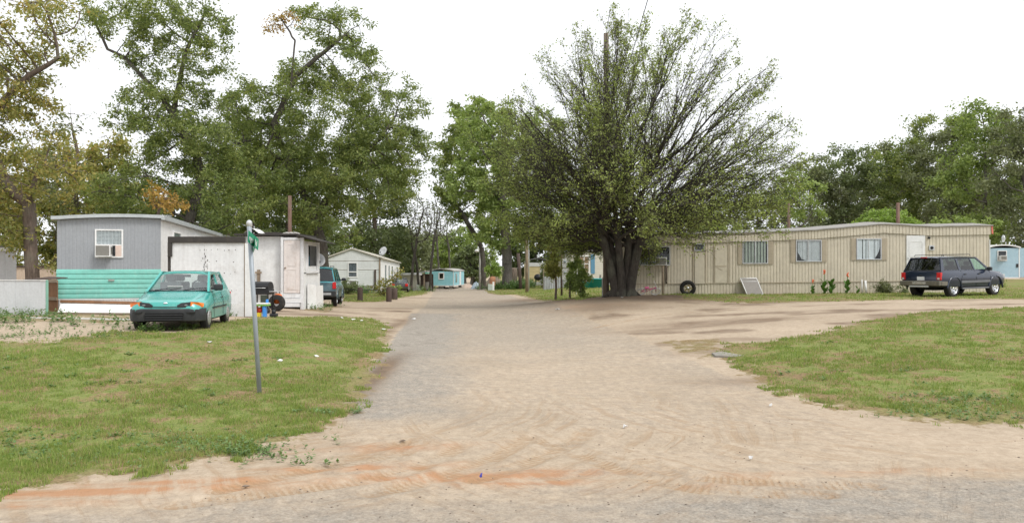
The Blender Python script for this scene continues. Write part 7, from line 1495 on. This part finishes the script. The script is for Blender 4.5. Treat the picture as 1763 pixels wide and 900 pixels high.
# leaning window screen, tyre, boxed air conditioner with props, pipe, cannas, bushes
def onwall(px, py, d=0.): u, z = WT.uv(px, py); return Vector((WT.o.x+WT.d.x*u+WT.d.y*d, WT.o.y+WT.d.y*u-WT.d.x*d, WT.o.z+z))
pb = onwall(1183, 509, .38); g_ = h1(pb.x, pb.y); b = MB(); M_ = Matrix.Translation((pb.x, pb.y, g_+.33)) @ Matrix.Rotation(WT.rz, 4, 'Z') @ Matrix.Rotation(R(100), 4, 'X'); t = thing('spare_wheel', 'large black spare tyre with a silver rim leaning against the tan skirting', 'tyre', (0, 0, 0))
r = .40; b.lathe([(r*.55, -.12), (r*.9, -.12), (r, -.08), (r, .08), (r*.9, .12), (r*.55, .11), (r*.52, 0)], 32, M_); b.build('tyre', M_TYRE, t); b = MB()
for i in range(5): a_ = 2*pi*i/5; b.box((.0, -.045, .03), (r*.54, .045, .07), M_ @ Matrix.Rotation(a_, 4, 'Z'))
b.lathe([(.001, .08), (.07, .08), (.08, .03)], 12, M_); b.build('rim', M_CHROME, t)
A0, A1, A2, A3 = onwall(1282, 510, .75), onwall(1309, 510, .75), onwall(1301.5, 478.5, .12), onwall(1274, 479, .12); A0.z = h1(A0.x, A0.y); A1.z = h1(A1.x, A1.y); t = thing('window_screen', 'white framed window screen leaning on the tan skirting', 'screen', (0, 0, 0)); b = MB()
for P_, Q_ in ((A0, A1), (A1, A2), (A2, A3), (A3, A0)): b.tube([P_, Q_], .03, 6)
b.build('frame', M_WHITE, t); MB().poly([A0, A1, A2, A3], .004).build('mesh', paint('screen_mesh', (.27, .25, .23), .8, var=.1), t); b = MB(); b.tube([A3.lerp(A0, .2), A2.lerp(A1, .2)], .015, 5); b.build('crossbar', M_WHITE, t)
pa = onwall(1127.5, 456.5, .0); t = ac_unit('white window air conditioner on a post prop beside the spreading tree trunk', pa, WT.rz, w=.58, h=.41, d=.42)
p0 = onwall(1140.5, 510, .45); p0.z = h1(p0.x, p0.y)-.1; pt_ = onwall(1140.5, 457, .30); tag(MB().tube([p0, (p0.x, p0.y, pt_.z-.01)], .045, 6).build('prop_post', M_WOOD), 'grey wooden prop standing under the window air conditioner', 'post')
p0 = onwall(1147, 488, .08); pt_ = onwall(1147, 457, .08); tag(MB().tube([p0, pt_], .04, 6).build('prop_post', M_WOODRED), 'dark brown prop against the tan wall right of the air conditioner', 'post')
pp = onwall(1486, 508, .5); q_ = onwall(1484, 482.5, .5); pp.z = h1(pp.x, pp.y)-.05; tag(MB().tube([pp, q_], .055, 10).build('vent_pipe', M_WHITE), 'short white plastic pipe standing by the tan skirting', 'pipe')
pp = onwall(1481, 506, .3); q_ = onwall(1480.5, 481, .3); pp.z = h1(pp.x, pp.y)-.05; tag(MB().tube([pp, q_], .03, 8).build('vent_pipe', M_WHITE), 'thinner white pipe just left of the short white pipe', 'pipe')
M_CANNA = leafmat('canna_leaf', [(.06, .13, .03), (.10, .20, .05), (.15, .26, .06)], clump=2); M_CFL = paint('canna_flower', (.80, .13, .05), .6, bump=0)
def canna(lab, px, pyt, flower, seed, k=12):
    rg_ = random.Random(seed); p = onwall(px, 508, .8); p.z = h1(p.x, p.y); t = thing('canna_plant', lab, 'plant', p, group='canna plants along the tan skirting'); ht = (CZ+(HY-pyt)/FPX*p.y)-p.z
    b = MB(); b.tube([(0, 0, -.05), (.01, 0, ht*.5), (.03, 0, ht*(.97 if flower else .62))], [.025, .02, .010], 6); b.build('stem', M_CANNA, t); b = MB(); lh = ht*.62 if flower else ht
    for i in range(k):
        a_ = rg_.uniform(0, 6.28); z0_ = lh*i/k*.8; L_ = lh*rg_.uniform(.5, .72); w_ = L_*.21; pts = []
        for j in range(6): f = j/5; rr_ = L_*f*.55; zz_ = z0_+L_*.9*f-L_*.35*f*f; ww_ = w_*sin(pi*min(f*.9+.12, 1)); d = Vector((cos(a_), sin(a_), 0)); s_ = Vector((-sin(a_), cos(a_), 0)); c_ = d*rr_+Vector((0, 0, zz_)); pts += [c_-s_*ww_, c_+Vector((0, 0, -ww_*.3)), c_+s_*ww_]
        b.add(pts, [(3*j+q, 3*j+q+1, 3*j+q+4, 3*j+q+3) for j in range(5) for q in (0, 1)], True)
    b.build('leaves', M_CANNA, t)
    if flower:
        b = MB()
        for i in range(9): a_ = rg_.uniform(0, 6.28); c_ = Vector((.03+cos(a_)*.03, sin(a_)*.03, ht*.97-i*.02)); b.ball(c_, .028, 4, (1, 1, 1.6))
        b.build('flower', M_CFL, t)
canna('leftmost canna with one small red bloom', 1392, 481, True, 1); canna('tallest canna with a red bloom, second from the left', 1411, 464, True, 2); canna('dark leafy canna without a bloom between the red ones', 1424, 481, False, 3, 12); canna('canna with a red bloom at the right of the group', 1450, 469, True, 4, 12)
canna('low sparse canna right of the blooming ones', 1468, 492, False, 5, 8)
pp = onwall(1512, 507, .7); pp.z = h1(pp.x, pp.y); bush('round_bush', 'round clipped bush beside the white pipes', pp, [(0, 0, .35, .42, .4, .34), (.4, 0, .3, .25, .3, .28)], L_GREYG, 2600, .07, 210)
pp = onwall(1547, 507, .7); pp.z = h1(pp.x, pp.y); bush('round_bush', 'small dark bush just left of the blue suv', pp, [(0, 0, .28, .2, .2, .26)], L_DEEP, 700, .07, 211)
pp = onwall(1494, 507, .7)
l = AT(1345, 39); 
for i, (px, py, s_, lab) in enumerate(((1712, 495, 1.2, 'low mound of weeds between the suv and the blue trailer'),)):
    p = PT(px, py); bush('low_shrub', lab, p, [(0, 0, .2, .7, .5, .25)], L_PECAN, 900, .09, 220)
